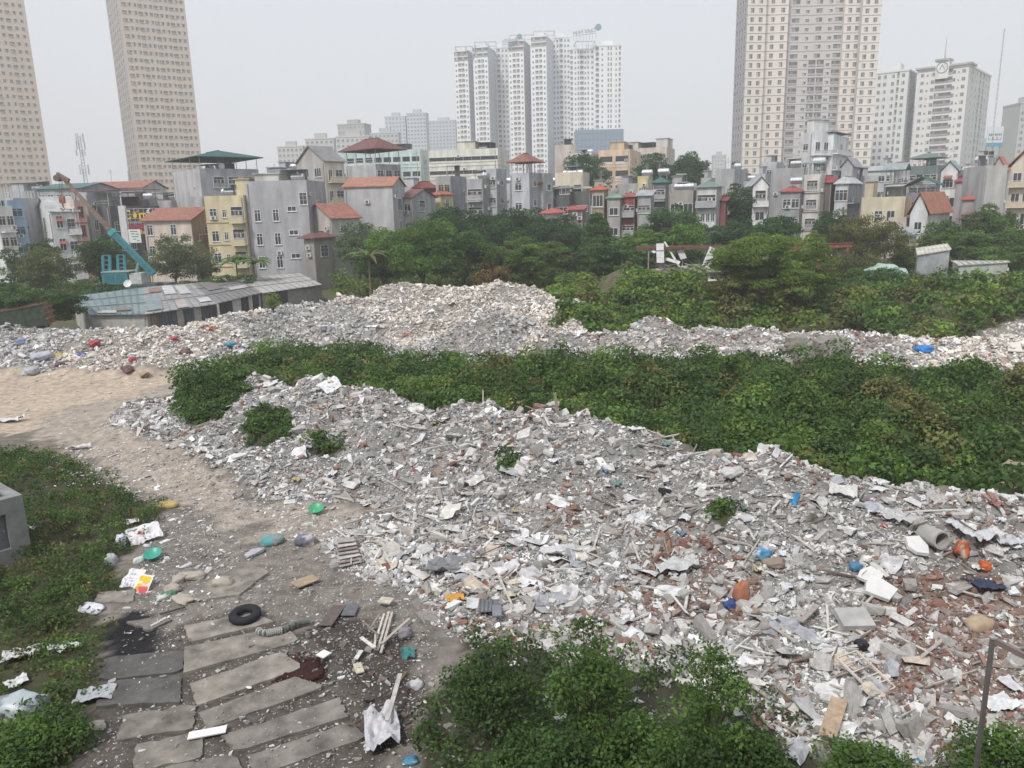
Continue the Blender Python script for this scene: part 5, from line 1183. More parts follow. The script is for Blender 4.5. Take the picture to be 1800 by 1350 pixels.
r8 = [(.12, 2.2, 2, 'b'), (.3, 1.0, 1.3, 'w'), (.52, 1, 2, 'w'), (.62, .9, 2, 'w'), (.8, .9, 1.5, 'w'), (.93, 1.2, 2, 'b')]
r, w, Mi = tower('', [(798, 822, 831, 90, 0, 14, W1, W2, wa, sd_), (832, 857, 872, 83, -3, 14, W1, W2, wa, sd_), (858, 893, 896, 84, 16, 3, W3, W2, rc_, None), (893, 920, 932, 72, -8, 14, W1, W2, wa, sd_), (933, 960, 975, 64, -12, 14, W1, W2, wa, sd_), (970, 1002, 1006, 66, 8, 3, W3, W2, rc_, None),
    (1001, 1044, 1048, 86, 4, 3, W1, W2, r7, None), (1044, 1093, 1096, 80, 0, 2, W1, W3, r8, None)], 3.3, 548)
root = r
b = MB(); b.M = Mi
pA = at_y(1011, 258, 540); pB = at_y(1094, 228, 540)
b.box(pA[0], pB[0], 534, 546.5, -1, pB[2], (.22, .29, .38)); x = pA[0]
while x < pB[0]: b.box(x, x + .25, 533.8, 534, 0, pB[2], (.30, .37, .45)); x += 2.6
z = pA[2] - 8
while z < pB[2]: b.box(pA[0], pB[0], 533.7, 533.8, z, z + .2, (.30, .37, .45)); z += 4
b.build('glass_podium', M_GLASS if False else M_PLASTIC, root)
for (x0, x1, yp, h) in ((800, 830, 84, 3.5), (834, 872, 76, 3.5), (896, 935, 64, 3.5), (938, 975, 57, 4), (1012, 1046, 75, 4.5)):
    b = MB(); b.M = Mi; a_ = at_y(x0, yp, 546); c_ = at_y(x1, yp, 546)
    for dy in (0, 14):
        b.beam((a_[0], a_[1] + dy, a_[2] + .6), (c_[0], c_[1] + dy, a_[2] + .6), .6, .6, (.5, .52, .53))
        for k in range(4): xx = a_[0] + (c_[0] - a_[0]) * k / 3; b.box(xx - .2, xx + .2, a_[1] + dy - .2, a_[1] + dy + .2, a_[2] - h - 2, a_[2] + .6, (.5, .52, .53))
    for xx in (a_[0], c_[0]): b.beam((xx, a_[1], a_[2] + .6), (xx, a_[1] + 14, a_[2] + .6), .5, .5, (.5, .52, .53))
    b.build('roof_frame', M_METAL, root)
finish_tower(r, w, 'white cluster of stepped towers with a blue glass podium')
def rooftop_sign(txt, x0, x1, y, D, size, col, label, disc=None, roll=.10):
    p = at_y((x0 + x1) / 2, y, D); e = empty('rooftop_sign', tuple(p)); e.rotation_euler = (0, -roll, math.radians(0))
    me = text_mesh(txt, size, col, .15, mirror=True); t = link('lettering', me, M_PLASTIC, e)
    wd = max(v.co.x for v in me.vertices) - min(v.co.x for v in me.vertices); tgt = (x1 - x0) / FPX * D; t.scale = (tgt / wd, 1, 1)
    mb = MB()
    mb.beam((-tgt / 2, .5, -size * .55), (tgt / 2, .5, -size * .55), .3, .3, (.4, .42, .43))
    for i in range(8): xx = -tgt / 2 + tgt * i / 7; mb.box(xx - .12, xx + .12, .4, .6, -size * 1.5, size * .4, (.4, .42, .43))
    mb.build('support_frame', M_METAL, e)
    if disc:
        mb = MB(); q = at_y(disc[0], disc[1], D); cx, cz = q[0] - p[0], q[2] - p[2]; cx -= cz * roll
        P = [(cx + disc[2] * math.cos(a * PI / 12), 0, cz + disc[2] * math.sin(a * PI / 12)) for a in range(24)]
        n = 24; mb.add([(x, -.3, z_) for x, _, z_ in P] + [(x, .3, z_) for x, _, z_ in P], [tuple(range(n)), tuple(n + i for i in reversed(range(n)))] + [(i, n + i, n + (i + 1) % n, (i + 1) % n) for i in range(n)], (.16, .33, .31))
        for dz in (-.5, .0, .5):
            hw = math.sqrt(max(0, 1 - (dz) ** 2)) * disc[2] * .8; mb.beam((cx - hw, -.4, cz + dz * disc[2] - .5), (cx + hw, -.4, cz + dz * disc[2] + .5), .15, disc[2] * .13, (.62, .70, .70), (0, 1, 0))
        mb.build('emblem', M_PLASTIC, e)
    tag(e, label, 'sign')
rooftop_sign('Capital House', 1009, 1045, 55, 545, 3.6, (.33, .34, .36), 'rooftop sign with round green emblem, its grey letters seen from behind', (1052.5, 50.5, 1.9 * 1.1))
rooftop_sign('Ecolife', 884, 908, 71, 540, 3.4, (.40, .44, .46), 'smaller rooftop sign on the left white tower, letters seen from behind', (914, 66, 1.7))
# grey towers at right
t4 = [(.2, 1.2, 1.5, 'w'), (.36, 1.2, 1.5, 'w'), (.58, 1.2, 1.5, 'w'), (.72, .9, 2.2, 'b'), (.86, 1.2, 1.5, 'w')]
r, w, Mi = tower('', [(1534, 1598, 1612, 124, 0, 12, (.70, .71, .71), (.60, .61, .62), t4, [(.3, 1.2, 1.6, 'b'), (.7, 1.2, 1.6, 'b')])], 3.2, 365, extra=None); finish_tower(r, w, 'grey tower half hidden by the huge beige tower')
t5 = [(.10, 1.2, 1.3, 'w'), (.2, .7, .8, 'w'), (.31, 1.3, 1.4, 'w'), (.45, 3.6, 2.2, 'b'), (.605, 3.6, 2.2, 'b'), (.72, 1.2, 1.4, 'w'), (.81, .6, .7, 'w'), (.91, 1.3, 1.4, 'w')]
t5r = [(.18, 1.2, 1.5, 'w'), (.36, 1.2, 1.5, 'w'), (.52, 2.3, 2.2, 'b'), (.68, 2.3, 2.2, 'b'), (.8, 1.0, 1.5, 'w'), (.93, 1.1, 1.5, 'w')]
r, w, Mi = tower('', [(1614, 1704, 1772, 116, 0, 28, (.72, .72, .70), (.66, .66, .65), t5, t5r)], 3.2, 352, roofbits=False)
b = MB(); b.M = Mi; L0 = Mi.inverted()
Hh5 = at_y(1704, 116, 352)[2]
def l5(x, y, z): return L0 @ Vector((x, y, z))
_C5 = at_y(1704, 116, 352); _y5 = -r.rotation_euler.z; wl5 = solve_w(_C5, np.array([-math.cos(_y5), math.sin(_y5), 0]), 1614, Hh5, 90)
b2 = MB(); b2.box(-wl5 * .64, -wl5 * .38, -1.2, 4, Hh5 - 4, Hh5 + 3.4, (.66, .66, .64)); b2.box(-wl5 * .66, -wl5 * .36, -1.8, 4.6, Hh5 + 3.4, Hh5 + 4.2, (.40, .40, .41)); b2.box(-wl5 - 1, 1, -1, 10, Hh5 + .8, Hh5 + 1.6, (.42, .42, .43))
b2.tube([(-wl5 * .5, 1, Hh5 + 4), (-wl5 * .5, 1, Hh5 + 14)], .35, (.4, .4, .42), 6, .05)
b2.build('roof_crest', M_PLASTER, r)
b3 = MB(); b3.tube([(-wl5 * .51 + 2.2 * math.cos(t * PI / 10), -1.3, Hh5 + .6 + 2.2 * math.sin(t * PI / 10)) for t in range(21)], .15, (.25, .27, .3), 5); b3.beam((-wl5 * .51 - 1, -1.3, Hh5 - .4), (-wl5 * .51, -1.3, Hh5 + 1.8), .2, .2, (.25, .27, .3)); b3.beam((-wl5 * .51 + 1, -1.3, Hh5 - .4), (-wl5 * .51, -1.3, Hh5 + 1.8), .2, .2, (.25, .27, .3)); b3.build('emblem', M_METAL, r)
finish_tower(r, w, 'grey white tower with a spire and round emblem at right')
# far towers fading in the haze
sm = lambda n, st='w': [((i + .5) / n, 1.6, 1.6, st) for i in range(n)]
for (blk, fh, D, lb) in [
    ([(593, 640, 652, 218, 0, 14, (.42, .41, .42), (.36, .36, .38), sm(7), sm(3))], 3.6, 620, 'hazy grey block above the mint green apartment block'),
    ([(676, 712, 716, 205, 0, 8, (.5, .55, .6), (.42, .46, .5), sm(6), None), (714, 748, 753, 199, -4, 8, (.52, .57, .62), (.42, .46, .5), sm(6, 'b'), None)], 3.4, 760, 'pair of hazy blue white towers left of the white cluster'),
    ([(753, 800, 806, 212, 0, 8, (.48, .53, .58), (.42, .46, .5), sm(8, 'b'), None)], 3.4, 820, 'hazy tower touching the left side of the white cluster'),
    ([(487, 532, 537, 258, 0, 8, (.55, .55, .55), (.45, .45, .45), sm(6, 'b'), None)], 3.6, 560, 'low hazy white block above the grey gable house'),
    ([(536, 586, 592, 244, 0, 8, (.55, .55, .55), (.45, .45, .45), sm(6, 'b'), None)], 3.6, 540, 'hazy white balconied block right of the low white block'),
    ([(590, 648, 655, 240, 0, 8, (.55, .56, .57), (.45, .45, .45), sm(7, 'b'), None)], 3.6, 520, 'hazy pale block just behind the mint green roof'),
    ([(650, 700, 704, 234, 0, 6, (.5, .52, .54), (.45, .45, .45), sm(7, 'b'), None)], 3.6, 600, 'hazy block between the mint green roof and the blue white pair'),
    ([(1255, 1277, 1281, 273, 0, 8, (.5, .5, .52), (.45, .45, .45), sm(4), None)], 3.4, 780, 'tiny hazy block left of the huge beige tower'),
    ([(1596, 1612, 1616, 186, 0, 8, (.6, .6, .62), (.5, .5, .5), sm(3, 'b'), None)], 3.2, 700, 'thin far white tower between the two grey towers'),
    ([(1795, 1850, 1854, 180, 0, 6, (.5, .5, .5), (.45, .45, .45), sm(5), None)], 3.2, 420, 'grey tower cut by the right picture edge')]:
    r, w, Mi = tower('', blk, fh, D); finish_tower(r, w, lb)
# hill in the haze
hp = [at_y(x, y, 1300) for x, y in ((1660, 262), (1720, 245), (1770, 236), (1800, 230), (1850, 236), (1950, 256), (2050, 290))]
mb = MB(); n = len(hp); F_ = [tuple(p) for p in hp]; B_ = [(p[0] * 1.1, p[1] + 120, 0) for p in hp]; G_ = [(p[0] * .95, p[1] - 150, -2) for p in hp]
mb.add(G_ + F_ + B_, [(i, i + 1, n + i + 1, n + i) for i in range(n - 1)] + [(n + i, n + i + 1, 2 * n + i + 1, 2 * n + i) for i in range(n - 1)], (.08, .11, .07)); tag(mb.build('hills', M_CONC), kind='structure')
# billboard
e = sign_root('billboard', 1749, 240, 300, 'white and blue billboard on a roof before the grey white tower', 'billboard')
mb = MB(); mb.box(-3, 3, 0, .4, -3.6, 3.6, (.68, .71, .74)); mb.box(-3.05, 3.05, -.08, 0, -3.6, -2.2, (.10, .33, .50)); mb.build('board', M_PLASTIC, e)
mb = MB()
for i, x in enumerate((-2.3, -1.7, -1.0, -.1, .5, 1.3, 2.0)): mb.box(x, x + .42, -.1, 0, .3, 1.1, (.15, .22, .30))
for i, x in enumerate((-2.4, -1.4, -.6, .2, 1.0, 1.8)): mb.box(x, x + .55, -.1, 0, -1.2, -1.02, (.30, .12, .16)); mb.box(x + (i % 2) * .4, x + .15 + (i % 2) * .4, -.1, 0, -1.02, -.2, (.30, .12, .16))
mb.build('lettering', M_PLASTIC, e)
mb = MB()
for x in (-2.6, 0, 2.6): mb.box(x - .12, x + .12, .45, .7, -16, 3.2, (.3, .32, .34))
mb.build('post', M_METAL, e)
# antenna masts
def mast(px, y0, y1, D, w, label, panels=True, n=14):
    t = at_y(px, y0, D); b_ = at_y(px, y1, D); e = empty('antenna_mast', (t[0], D, b_[2])); H_ = t[2] - b_[2]; mb = MB(); c = (.42, .43, .45)
    cor = [(math.cos(a) * w, math.sin(a) * w) for a in (0.5, 2.6, 4.7)]
    for x, y in cor: mb.tube([(x, y, -6), (x * .6, y * .6, H_)], .07, c, 5)
    for i in range(n):
        f0, f1 = i / n, (i + 1) / n
        for k in range(3):
            a, b = cor[k], cor[(k + 1) % 3]; s0, s1 = 1 - .4 * f0, 1 - .4 * f1
            mb.beam((a[0] * s0, a[1] * s0, H_ * f0), (b[0] * s1, b[1] * s1, H_ * f1), .05, .05, c)
    mb.build('lattice', M_METAL, e)
    if panels:
        for zf, rr, hh in ((.95, .9, 2.0), (.78, 1.0, 1.8), (.62, 1.0, 1.4), (.25, 1.1, 2.2)):
            for k in range(3):
                mb = MB(); a = k * 2.09 + zf * 3; mb.box(-.16, .16, -.08, .08, -hh / 2, hh / 2, (.6, .6, .6)); mb.build('antenna_panel', M_PLASTIC, e, Matrix.Translation((math.cos(a) * rr, math.sin(a) * rr, H_ * zf)) @ Matrix.Rotation(a, 4, 'Z'))
    tag(e, label, 'antenna')
mast(138, 238, 318, 190, .55, 'lattice phone mast with panel antennas left of the slim beige tower')
mast(1766, 50, 300, 300, .28, 'thin tall lattice mast before the grey white tower', False, 30)
mast(225, 300, 325, 188, .35, 'short lattice antenna at the foot of the slim beige tower', False, 6)

# ================================================================== LONG TIN SHEDS AT LEFT
def shed(label, n0, n1, f1, f0, zn, zf, rc, wc, bays=(), patches=(), wall_h=None, name='shed'):
    """roof corners as (px,py): near left, near right, far right, far left; bays = (u0,u1,colour) along the near wall"""
    A, B, Cc, Dd = at_z(*n0, zn), at_z(*n1, zn), at_z(*f1, zf), at_z(*f0, zf)
    o = (A + B) / 2; o[2] = 0; root = empty(name, tuple(o))
    L = [Vector(p - o) for p in (A, B, Cc, Dd)]
    mb = MB(); mb.slabpoly(L, .07, rc); n = 9
    for i in range(1, n):                                 # sheet joints, each a raised lap
        p = L[0].lerp(L[1], i / n); q = L[3].lerp(L[2], i / n); mb.beam(p + Vector((0, 0, .05)), q + Vector((0, 0, .05)), .10, .05, tuple(c * .8 for c in rc))
    for v in (.35, .68): mb.beam(L[0].lerp(L[3], v) + Vector((0, 0, .06)), L[1].lerp(L[2], v) + Vector((0, 0, .06)), .12, .05, tuple(c * .6 for c in rc))
    rf = mb.build('roof', M_ROOF, root)
    for (u0, u1, v0, v1, c) in patches:
        f = lambda u, v: L[0].lerp(L[1], u).lerp(L[3].lerp(L[2], u), v) + Vector((0, 0, .13))
        mb = MB(); mb.slabpoly([f(u0, v0), f(u1, v0), f(u1, v1), f(u0, v1)], .03, c); mb.build('roof_sheet', M_RUST if c[0] > c[2] * 1.3 else M_ROOF, rf)
    def wall(a, b, nm='wall', c=wc, ins=.5, u0=0., u1=1., z1=None, th=.12, mat=M_CONC):
        a_, b_ = a.lerp(b, u0), a.lerp(b, u1); mb = MB(); z1 = z1
        P = [Vector((a_.x, a_.y, -.5)), Vector((b_.x, b_.y, -.5)), Vector((b_.x, b_.y, b_.z - .08)), Vector((a_.x, a_.y, a_.z - .08))]
        nrm = Vector((-(b_.y - a_.y), b_.x - a_.x, 0)).normalized() * th
        mb.add(P + [p + nrm for p in P], [(0, 1, 2, 3), (7, 6, 5, 4), (0, 4, 5, 1), (1, 5, 6, 2), (2, 6, 7, 3), (3, 7, 4, 0)], c); return mb.build(nm, mat, root)
    up = (L[3] - L[0]).normalized() * .5
    wall(L[0] + up, L[1] + up); wall(L[1] + up, L[2] - up * .3); wall(L[3], L[0] + up)
    for i, (u0, u1, c) in enumerate(bays):
        k = up * .72; wall(L[0] + k, L[1] + k, 'door' if c[0] < .2 else 'wall_panel', c, u0=u0, u1=u1, th=.05, mat=M_ROOF)
    tag(root, label, 'shed', 'long row of tin sheds behind the left heap'); return root
shed('shed with a pale teal metal roof at the left end of the row', (158, 553), (255, 552), (252, 505), (128, 521), 2.6, 3.3, (.24, .31, .32), (.40, .40, .38), patches=[(.15, .5, .02, .12, (.5, .49, .46)), (.5, .75, .1, .2, (.22, .17, .15))])
shed('shed with a patchwork roof and dark doorways in the row', (255, 552), (380, 534), (338, 498), (252, 505), 2.6, 3.3, (.36, .36, .36), (.38, .37, .35), bays=[(.06, .17, (.17, .12, .12)), (.18, .42, (.10, .11, .12)), (.52, .66, (.09, .11, .13)), (.78, .98, (.08, .08, .09))],
     patches=[(.02, .25, .05, .5, (.26, .32, .33)), (.45, .60, 0, .3, (.50, .45, .43)), (.35, .55, .55, .95, (.62, .61, .60)), (.6, .8, .5, .9, (.55, .54, .53)), (.8, .98, .1, .25, (.6, .6, .58)), (.1, .3, .7, .9, (.27, .18, .16))])
shed('grey asbestos roofed shed with small square windows in the row', (383, 533), (462, 514), (416, 489), (338, 498), 2.7, 3.3, (.24, .235, .235), (.50, .49, .47), bays=[(.05, .3, (.06, .06, .065)), (.5, .66, (.06, .06, .065)), (.76, .9, (.06, .06, .065))], patches=[(.5, .9, .35, .5, (.50, .49, .48)), (.1, .4, .5, .8, (.2, .19, .19))])
shed('shed with a smooth pale grey sheet roof at the right end', (462, 515), (566, 500), (527, 480), (416, 489), 2.7, 3.2, (.47, .46, .44), (.28, .27, .26), bays=[(.1, .4, (.08, .08, .09))])
p = at_z(548, 497, .9)
e = empty('tarpaulin', (p[0] + 4, p[1] + 6, hz(p[0] + 4, p[1] + 6)))
mb = MB(); V_, Fx = sheet_proto(77, 7, .05); mb.add([(v[0] * 10, v[1] * 5, .9 + v[2] * 5) for v in V_], Fx, (.50, .13, .05)); mb.build('sheet', M_PLASTIC, e); tag(e, 'orange tarpaulin beside the right end of the tin sheds', 'tarpaulin')
# satellite dish
def dish(px, py, z, label):
    p = at_z(px, py, z); e = empty('satellite_dish', tuple(p)); mb = MB(); R_ = .5; N = 16; P = [(0, 0, 0)]; Fs = []
    for j in (1, 2, 3):
        for i in range(N): a = 2 * PI * i / N; r = R_ * j / 3; P.append((r * math.cos(a), -.18 * (j / 3) ** 2, r * math.sin(a)))
    for i in range(N): Fs.append((0, 1 + i, 1 + (i + 1) % N))
    for j in (0, 1):
        for i in range(N): Fs.append((1 + j * N + i, 1 + (j + 1) * N + i, 1 + (j + 1) * N + (i + 1) % N, 1 + j * N + (i + 1) % N))
    mb.add(P, Fs, (.66, .66, .65)); mb.build('reflector', M_PLASTIC, e, Matrix.Translation((0, 0, .9)) @ Matrix.Rotation(-.5, 4, 'X'))
    mb = MB(); mb.tube([(0, .1, -.1), (0, .1, .9)], .04, (.4, .4, .4), 6); mb.tube([(0, -.1, .6), (0, -.6, 1.1)], .02, (.4, .4, .4), 5); mb.build('arm', M_METAL, e); tag(e, label, 'satellite dish')
dish(227, 512, 3.1, 'white satellite dish on the teal roofed shed')

# ================================================================== MOBILE CRANE
Dc = 104.0
cr = at_y(222, 490, Dc); crz = hz(cr[0], Dc)
root = empty('mobile_crane', (cr[0], Dc, crz)); O = Vector((cr[0], Dc, crz)); TL, TLD = (.04, .20, .235), (.03, .15, .18)
def lc(px, py, dy=0): return Vector(at_y(px, py, Dc + dy)) - O
mb = MB(); a = lc(187, 478); b = lc(238, 494)
mb.box(a.x, b.x - .3, -1.4, 1.4, b.z - .3, a.z, TL); mb.box(a.x + .3, a.x + 1.6, -1.44, -1.4, b.z, a.z - .3, TLD); mb.box(a.x + 2.0, b.x - .8, -1.44, -1.4, b.z, a.z - .3, TLD); mb.box(a.x, b.x, -1.5, 1.5, a.z, a.z + .12, (.35, .38, .38))
mb.build('body', M_METAL, root)
mb = MB(); mb.box(b.x - .2, b.x + 1.4, -1.2, 1.2, b.z - 1.4, a.z - .2, (.5, .52, .5)); mb.build('cab', M_METAL, root)
mb = MB(); mb.box(a.x - 1, b.x + 5, -1.25, 1.25, .7, b.z - .3, (.10, .12, .13)); mb.build('chassis', M_METAL, root)
for i in range(4):
    for s in (-1, 1):
        mb = MB(); x = a.x + .2 + i * 2.3; mb.tube([(x, s * 1.3 - .2, .6), (x, s * 1.3 + .2, .6)], .6, (.03, .03, .03), 18); mb.build('wheel', M_RUBBER, root)
for px0, y0, y1 in ((187, 449, 478), (213, 448, 474)):
    mb = MB(); p, q = lc(px0, y0), lc(px0 + 1, y1)
    for dx in (-.45, .45): mb.beam(p + Vector((dx, 0, 0)), q + Vector((dx, 0, 0)), .28, .35, TL)
    for k in range(4): z = p.z + (q.z - p.z) * k / 3.5; mb.box(p.x - .45, p.x + .45, -.1, .1, z - .08, z + .08, TLD)
    mb.build('support_post', M_METAL, root)
P0, P1, P2 = lc(270, 482), lc(196, 407), lc(107, 309)
mb = MB(); mb.beam(P0, P1, .62, .7, TL); d = (P1 - P0)
for k in range(9): c = P0 + d * (.08 + k * .1); mb.beam(c + Vector((0, -.32, 0)), c + d * .045 + Vector((0, -.32, 0)), .05, .35, TLD)
mb.beam(P1 - d * .06, P1 + d * .02, .8, .9, (.05, .33, .33)); bm_ = mb.build('boom_base', M_METAL, root)
mb = MB(); BR = (.21, .15, .125); mb.beam(P1, P1.lerp(P2, .45), .45, .52, BR); mb.beam(P1.lerp(P2, .45), P2, .36, .44, (.24, .18, .15)); mb.build('boom_extension', M_RUST, root)
mb = MB(); mb.beam(P2 + Vector((-.5, 0, .2)), P2 + Vector((.9, 0, -.7)), .5, .6, (.22, .14, .12)); mb.tube([P2 + Vector((-.4, -.5, -.3)), P2 + Vector((-.4, .5, -.3))], .4, (.15, .12, .1), 12); mb.build('boom_head', M_RUST, root)
mb = MB(); hk = lc(108, 345); 
for dx in (-.12, .12, .3): mb.tube([P2 + Vector((dx - .2, 0, -.5)), Vector((hk.x + dx - .1, 0, hk.z))], .03, (.1, .09, .09), 5)
mb.build('hoist_rope', M_METAL, root)
mb = MB(); mb.box(hk.x - .3, hk.x + .35, -.2, .2, hk.z - .9, hk.z, (.30, .13, .08)); mb.tube([(hk.x, 0, hk.z - .9), (hk.x, 0, hk.z - 1.3), (hk.x + .25, 0, hk.z - 1.6), (hk.x - .1, 0, hk.z - 1.8), (hk.x - .35, 0, hk.z - 1.5)], .09, (.30, .13, .08), 8); mb.build('hook_block', M_RUST, root)
mb = MB(); mb.tube([lc(240, 478), P0.lerp(P1, .4) + Vector((.3, 0, -.5))], .22, (.15, .3, .28), 10); mb.build('lift_cylinder', M_METAL, root)
tag(root, 'teal mobile crane with a raised rusty brown boom and hanging hook', 'crane')

# ================================================================== COLLAPSED SHED AND HUTS IN THE GREENERY
Dk = 99.0
b0 = at_y(1210, 470, Dk); root = empty('collapsed_shed', (b0[0], Dk, hz(b0[0], Dk))); O = Vector(root.location)
def lk(px, py, dy=0): return Vector(at_y(px, py, Dk + dy)) - O
mb = MB(); mb.beam(lk(1118, 437), lk(1300, 435), .45, .35, (.14, .07, .06)); mb.beam(lk(1118, 434, 4), lk(1300, 433, 4), .3, .3, (.17, .09, .08)); mb.build('beam', M_RUST, root)
for q in (1140, 1200, 1245, 1283):
    mb = MB(); mb.beam(lk(q, 438), Vector((lk(q, 470).x, 0, -.5)), .14, .14, (.35, .3, .28)); mb.build('post', M_RUST, root)
for (p, q, w) in (((1160, 428), (1161, 462), .95), ((1254, 436), (1240, 470), 1.0), ((1268, 455), (1262, 490), 1.0), ((1250, 470), (1252, 494), 1.1)):
    mb = MB(); A, B = lk(*p, -.4), lk(*q, -.9); d = B - A
    mb.beam(A, B, w, .08, (.68, .68, .67), (0, -1, 0)); mb.beam(A + d * .35 - Vector((w / 2, .1, 0)), A + d * .35 + Vector((w / 2, -.1, 0)), .08, .1, (.4, .4, .4)); mb.build('wall_panel', M_METAL, root)
for (p, q, w, c) in (((1168, 425), (1195, 470), .25, (.6, .6, .58)), ((1140, 438), (1152, 444), .3, (.6, .6, .58)), ((1170, 455), (1195, 462), .4, (.62, .62, .6)), ((1240, 472), (1290, 452), .35, (.58, .57, .55)), ((1260, 445), (1268, 436), .25, (.6, .6, .6)), ((1195, 440), (1202, 455), .8, (.42, .43, .42))):
    mb = MB(); mb.beam(lk(*p, .5), lk(*q, -.6), w, .06, c, (0, -1, .3)); mb.build('roof_strip', M_METAL, root)
mb = MB(); rg = random.Random(5)
for i in range(34):
    x = rg.uniform(1150, 1245); y = rg.uniform(463, 476); l_ = rg.uniform(6, 22); mb.beam(lk(x, y, rg.uniform(-1.5, 2)), lk(x + l_, y + rg.uniform(-4, 4), rg.uniform(-1.5, 2)), rg.uniform(.1, .5), .06, rg.choice([(.5, .49, .46), (.32, .2, .18), (.6, .6, .58), (.25, .22, .2)]))
d_ = mb.build('debris', M_RUST, root); d_['kind'] = 'stuff'
mb = MB(); a, b = lk(1152, 476), lk(1275, 478); mb.box(a.x, b.x, -1.5, 3, a.z - .25, a.z, (.34, .30, .28)); mb.build('slab', M_CONC, root)
for x in (1160, 1205, 1225, 1265):
    mb = MB(); p = lk(x, 478); mb.box(p.x - .2, p.x + .2, -1.0, -.6, -.6, a.z - .25, (.30, .26, .24)); mb.build('column', M_CONC, root)
tag(root, 'collapsed shed with a rusty roof beam and bent white panels', 'ruined shed')
e0 = at_y(1440, 432, 97); e = empty('steel_beam', (e0[0], 97, e0[2])); mb = MB(); A, B = Vector(at_y(1390, 431, 97)) - Vector(e0), Vector(at_y(1497, 430, 97)) - Vector(e0)
mb.box(A.x, B.x, -.15, .15, -.25, -.2, (.27, .10, .07)); mb.box(A.x, B.x, -.15, .15, .2, .25, (.27, .10, .07)); mb.box(A.x, B.x, -.04, .04, -.2, .2, (.24, .09, .07))
for x in (A.x + .5, B.x - .5, 0): mb.box(x - .12, x + .12, -.12, .12, -e0[2], -.25, (.24, .10, .08))
mb.build('girder', M_RUST, e); tag(e, 'long rusty steel beam on posts above the olive trees', 'steel beam')
# tin hut with white corrugated roof
def hut(label, pts, D, zdepth, wc, rc, doors=(), cat='hut'):
    """pts: roof front-left, front-right, back-right, back-left as (px,py,dD)"""
    P = [Vector(at_y(px, py, D + dd)) for px, py, dd in pts]; o = (P[0] + P[1]) / 2; gz = hz(o.x, o.y); o.z = gz; root = empty('tin_hut', tuple(o)); L = [p - o for p in P]
    mb = MB(); mb.slabpoly(L, .1, rc); n = 8
    for i in range(n + 1): mb.beam(L[0].lerp(L[1], i / n) + Vector((0, 0, .04)), L[3].lerp(L[2], i / n) + Vector((0, 0, .04)), .09, .07, tuple(c * .85 for c in rc))
    mb.build('roof', M_ROOF, root)
    for (a, b) in ((0, 1), (1, 2), (3, 0), (2, 3)):
        A, B = L[a], L[b]; m = (L[0] + L[2]) / 2; A = A.lerp(Vector((m.x, m.y, A.z)), .06); B = B.lerp(Vector((m.x, m.y, B.z)), .06)
        mb = MB(); mb.add([Vector((A.x, A.y, -1)), Vector((B.x, B.y, -1)), B - Vector((0, 0, .12)), A - Vector((0, 0, .12))], [(0, 1, 2, 3)], wc if a == 0 else tuple(c * .95 for c in wc)); mb.build('wall', M_ROOF, root)
    for (u0, u1, z0, z1, c, nm) in doors:
        A, B = L[0].lerp(L[1], u0), L[0].lerp(L[1], u1); k = Vector((0, .02, 0))
        mb = MB(); mb.beam(Vector((A.x, A.y, (z0 + z1) / 2)) - k, Vector((B.x, B.y, (z0 + z1) / 2)) - k, .05, z1 - z0, c); mb.build(nm, M_METAL, root)
    tag(root, label, cat); return root
hut('tin hut with a slanting white corrugated roof in the greenery', [(1612, 448, 0), (1672, 438, 0), (1664, 428, 6), (1610, 436, 6)], 100, 5, (.42, .44, .45), (.66, .64, .55), [(.45, .8, .4, 2.4, (.08, .09, .1), 'doorway')])
hut('pale green tin hut with a flat roof and white corner post', [(1684, 466, 0), (1775, 460, 0), (1768, 458, 6), (1672, 458, 6)], 92, 5, (.50, .56, .49), (.55, .54, .50), [(.35, .9, 1.1, 2.6, (.55, .57, .53), 'door'), (.42, .86, 1.75, 1.85, (.15, .16, .15), 'slot'), (.42, .9, 2.75, 2.85, (.15, .16, .15), 'slot'), (.965, .995, -.5, 3.6, (.66, .66, .64), 'corner_post')])
p = at_y(1555, 458, 92); e = empty('tarpaulin', (p[0], 92, hz(p[0], 92))); mb = MB(); V_, Fx = sheet_proto(31, 8, .05)
mb.add([(v[0] * 5, v[1] * 4, p[2] - hz(p[0], 92) - 1.2 + (.25 - v[0] ** 2 - v[1] ** 2) * 3.5 + v[2] * 4) for v in V_], Fx, (.36, .48, .43)); mb.build('sheet', M_PLASTIC, e, smooth=True); tag(e, 'pale green tarpaulin draped over something left of the tin hut', 'tarpaulin')
# old skip half buried at the left
g = ground(38, 606, 0.8)
root = empty('skip_container', (g[0], g[1] + 1, hz(g[0], g[1] + 1) - .3), .25); root.rotation_euler = (0.0, -.14, .25)
mb = MB(); c1, c2 = (.045, .06, .045), (.16, .085, .06); Lx, Wy, Hz_ = 2.3, 1.2, 2.0
mb.box(-Lx, Lx, -Wy, -Wy + .08, 0, Hz_, c1); mb.box(-Lx, Lx, Wy - .08, Wy, 0, Hz_, c2); mb.box(-Lx, -Lx + .08, -Wy + .08, Wy - .08, 0, Hz_, c1); mb.box(Lx - .08, Lx, -Wy + .08, Wy - .08, 0, Hz_, c2); mb.box(-Lx + .08, Lx - .08, -Wy + .08, Wy - .08, 0, .1, c2)
mb.build('tub', M_RUST, root); mb = MB()
for z in (.5, 1.0, 1.5): mb.box(Lx, Lx + .1, -Wy, Wy, z, z + .12, (.22, .15, .10))
mb.box(-Lx - .05, Lx + .1, -Wy - .08, -Wy, Hz_ - .1, Hz_, (.14, .09, .07)); mb.build('rib', M_RUST, root)
tag(root, 'rusty dark skip container half buried in the left heap', 'container')

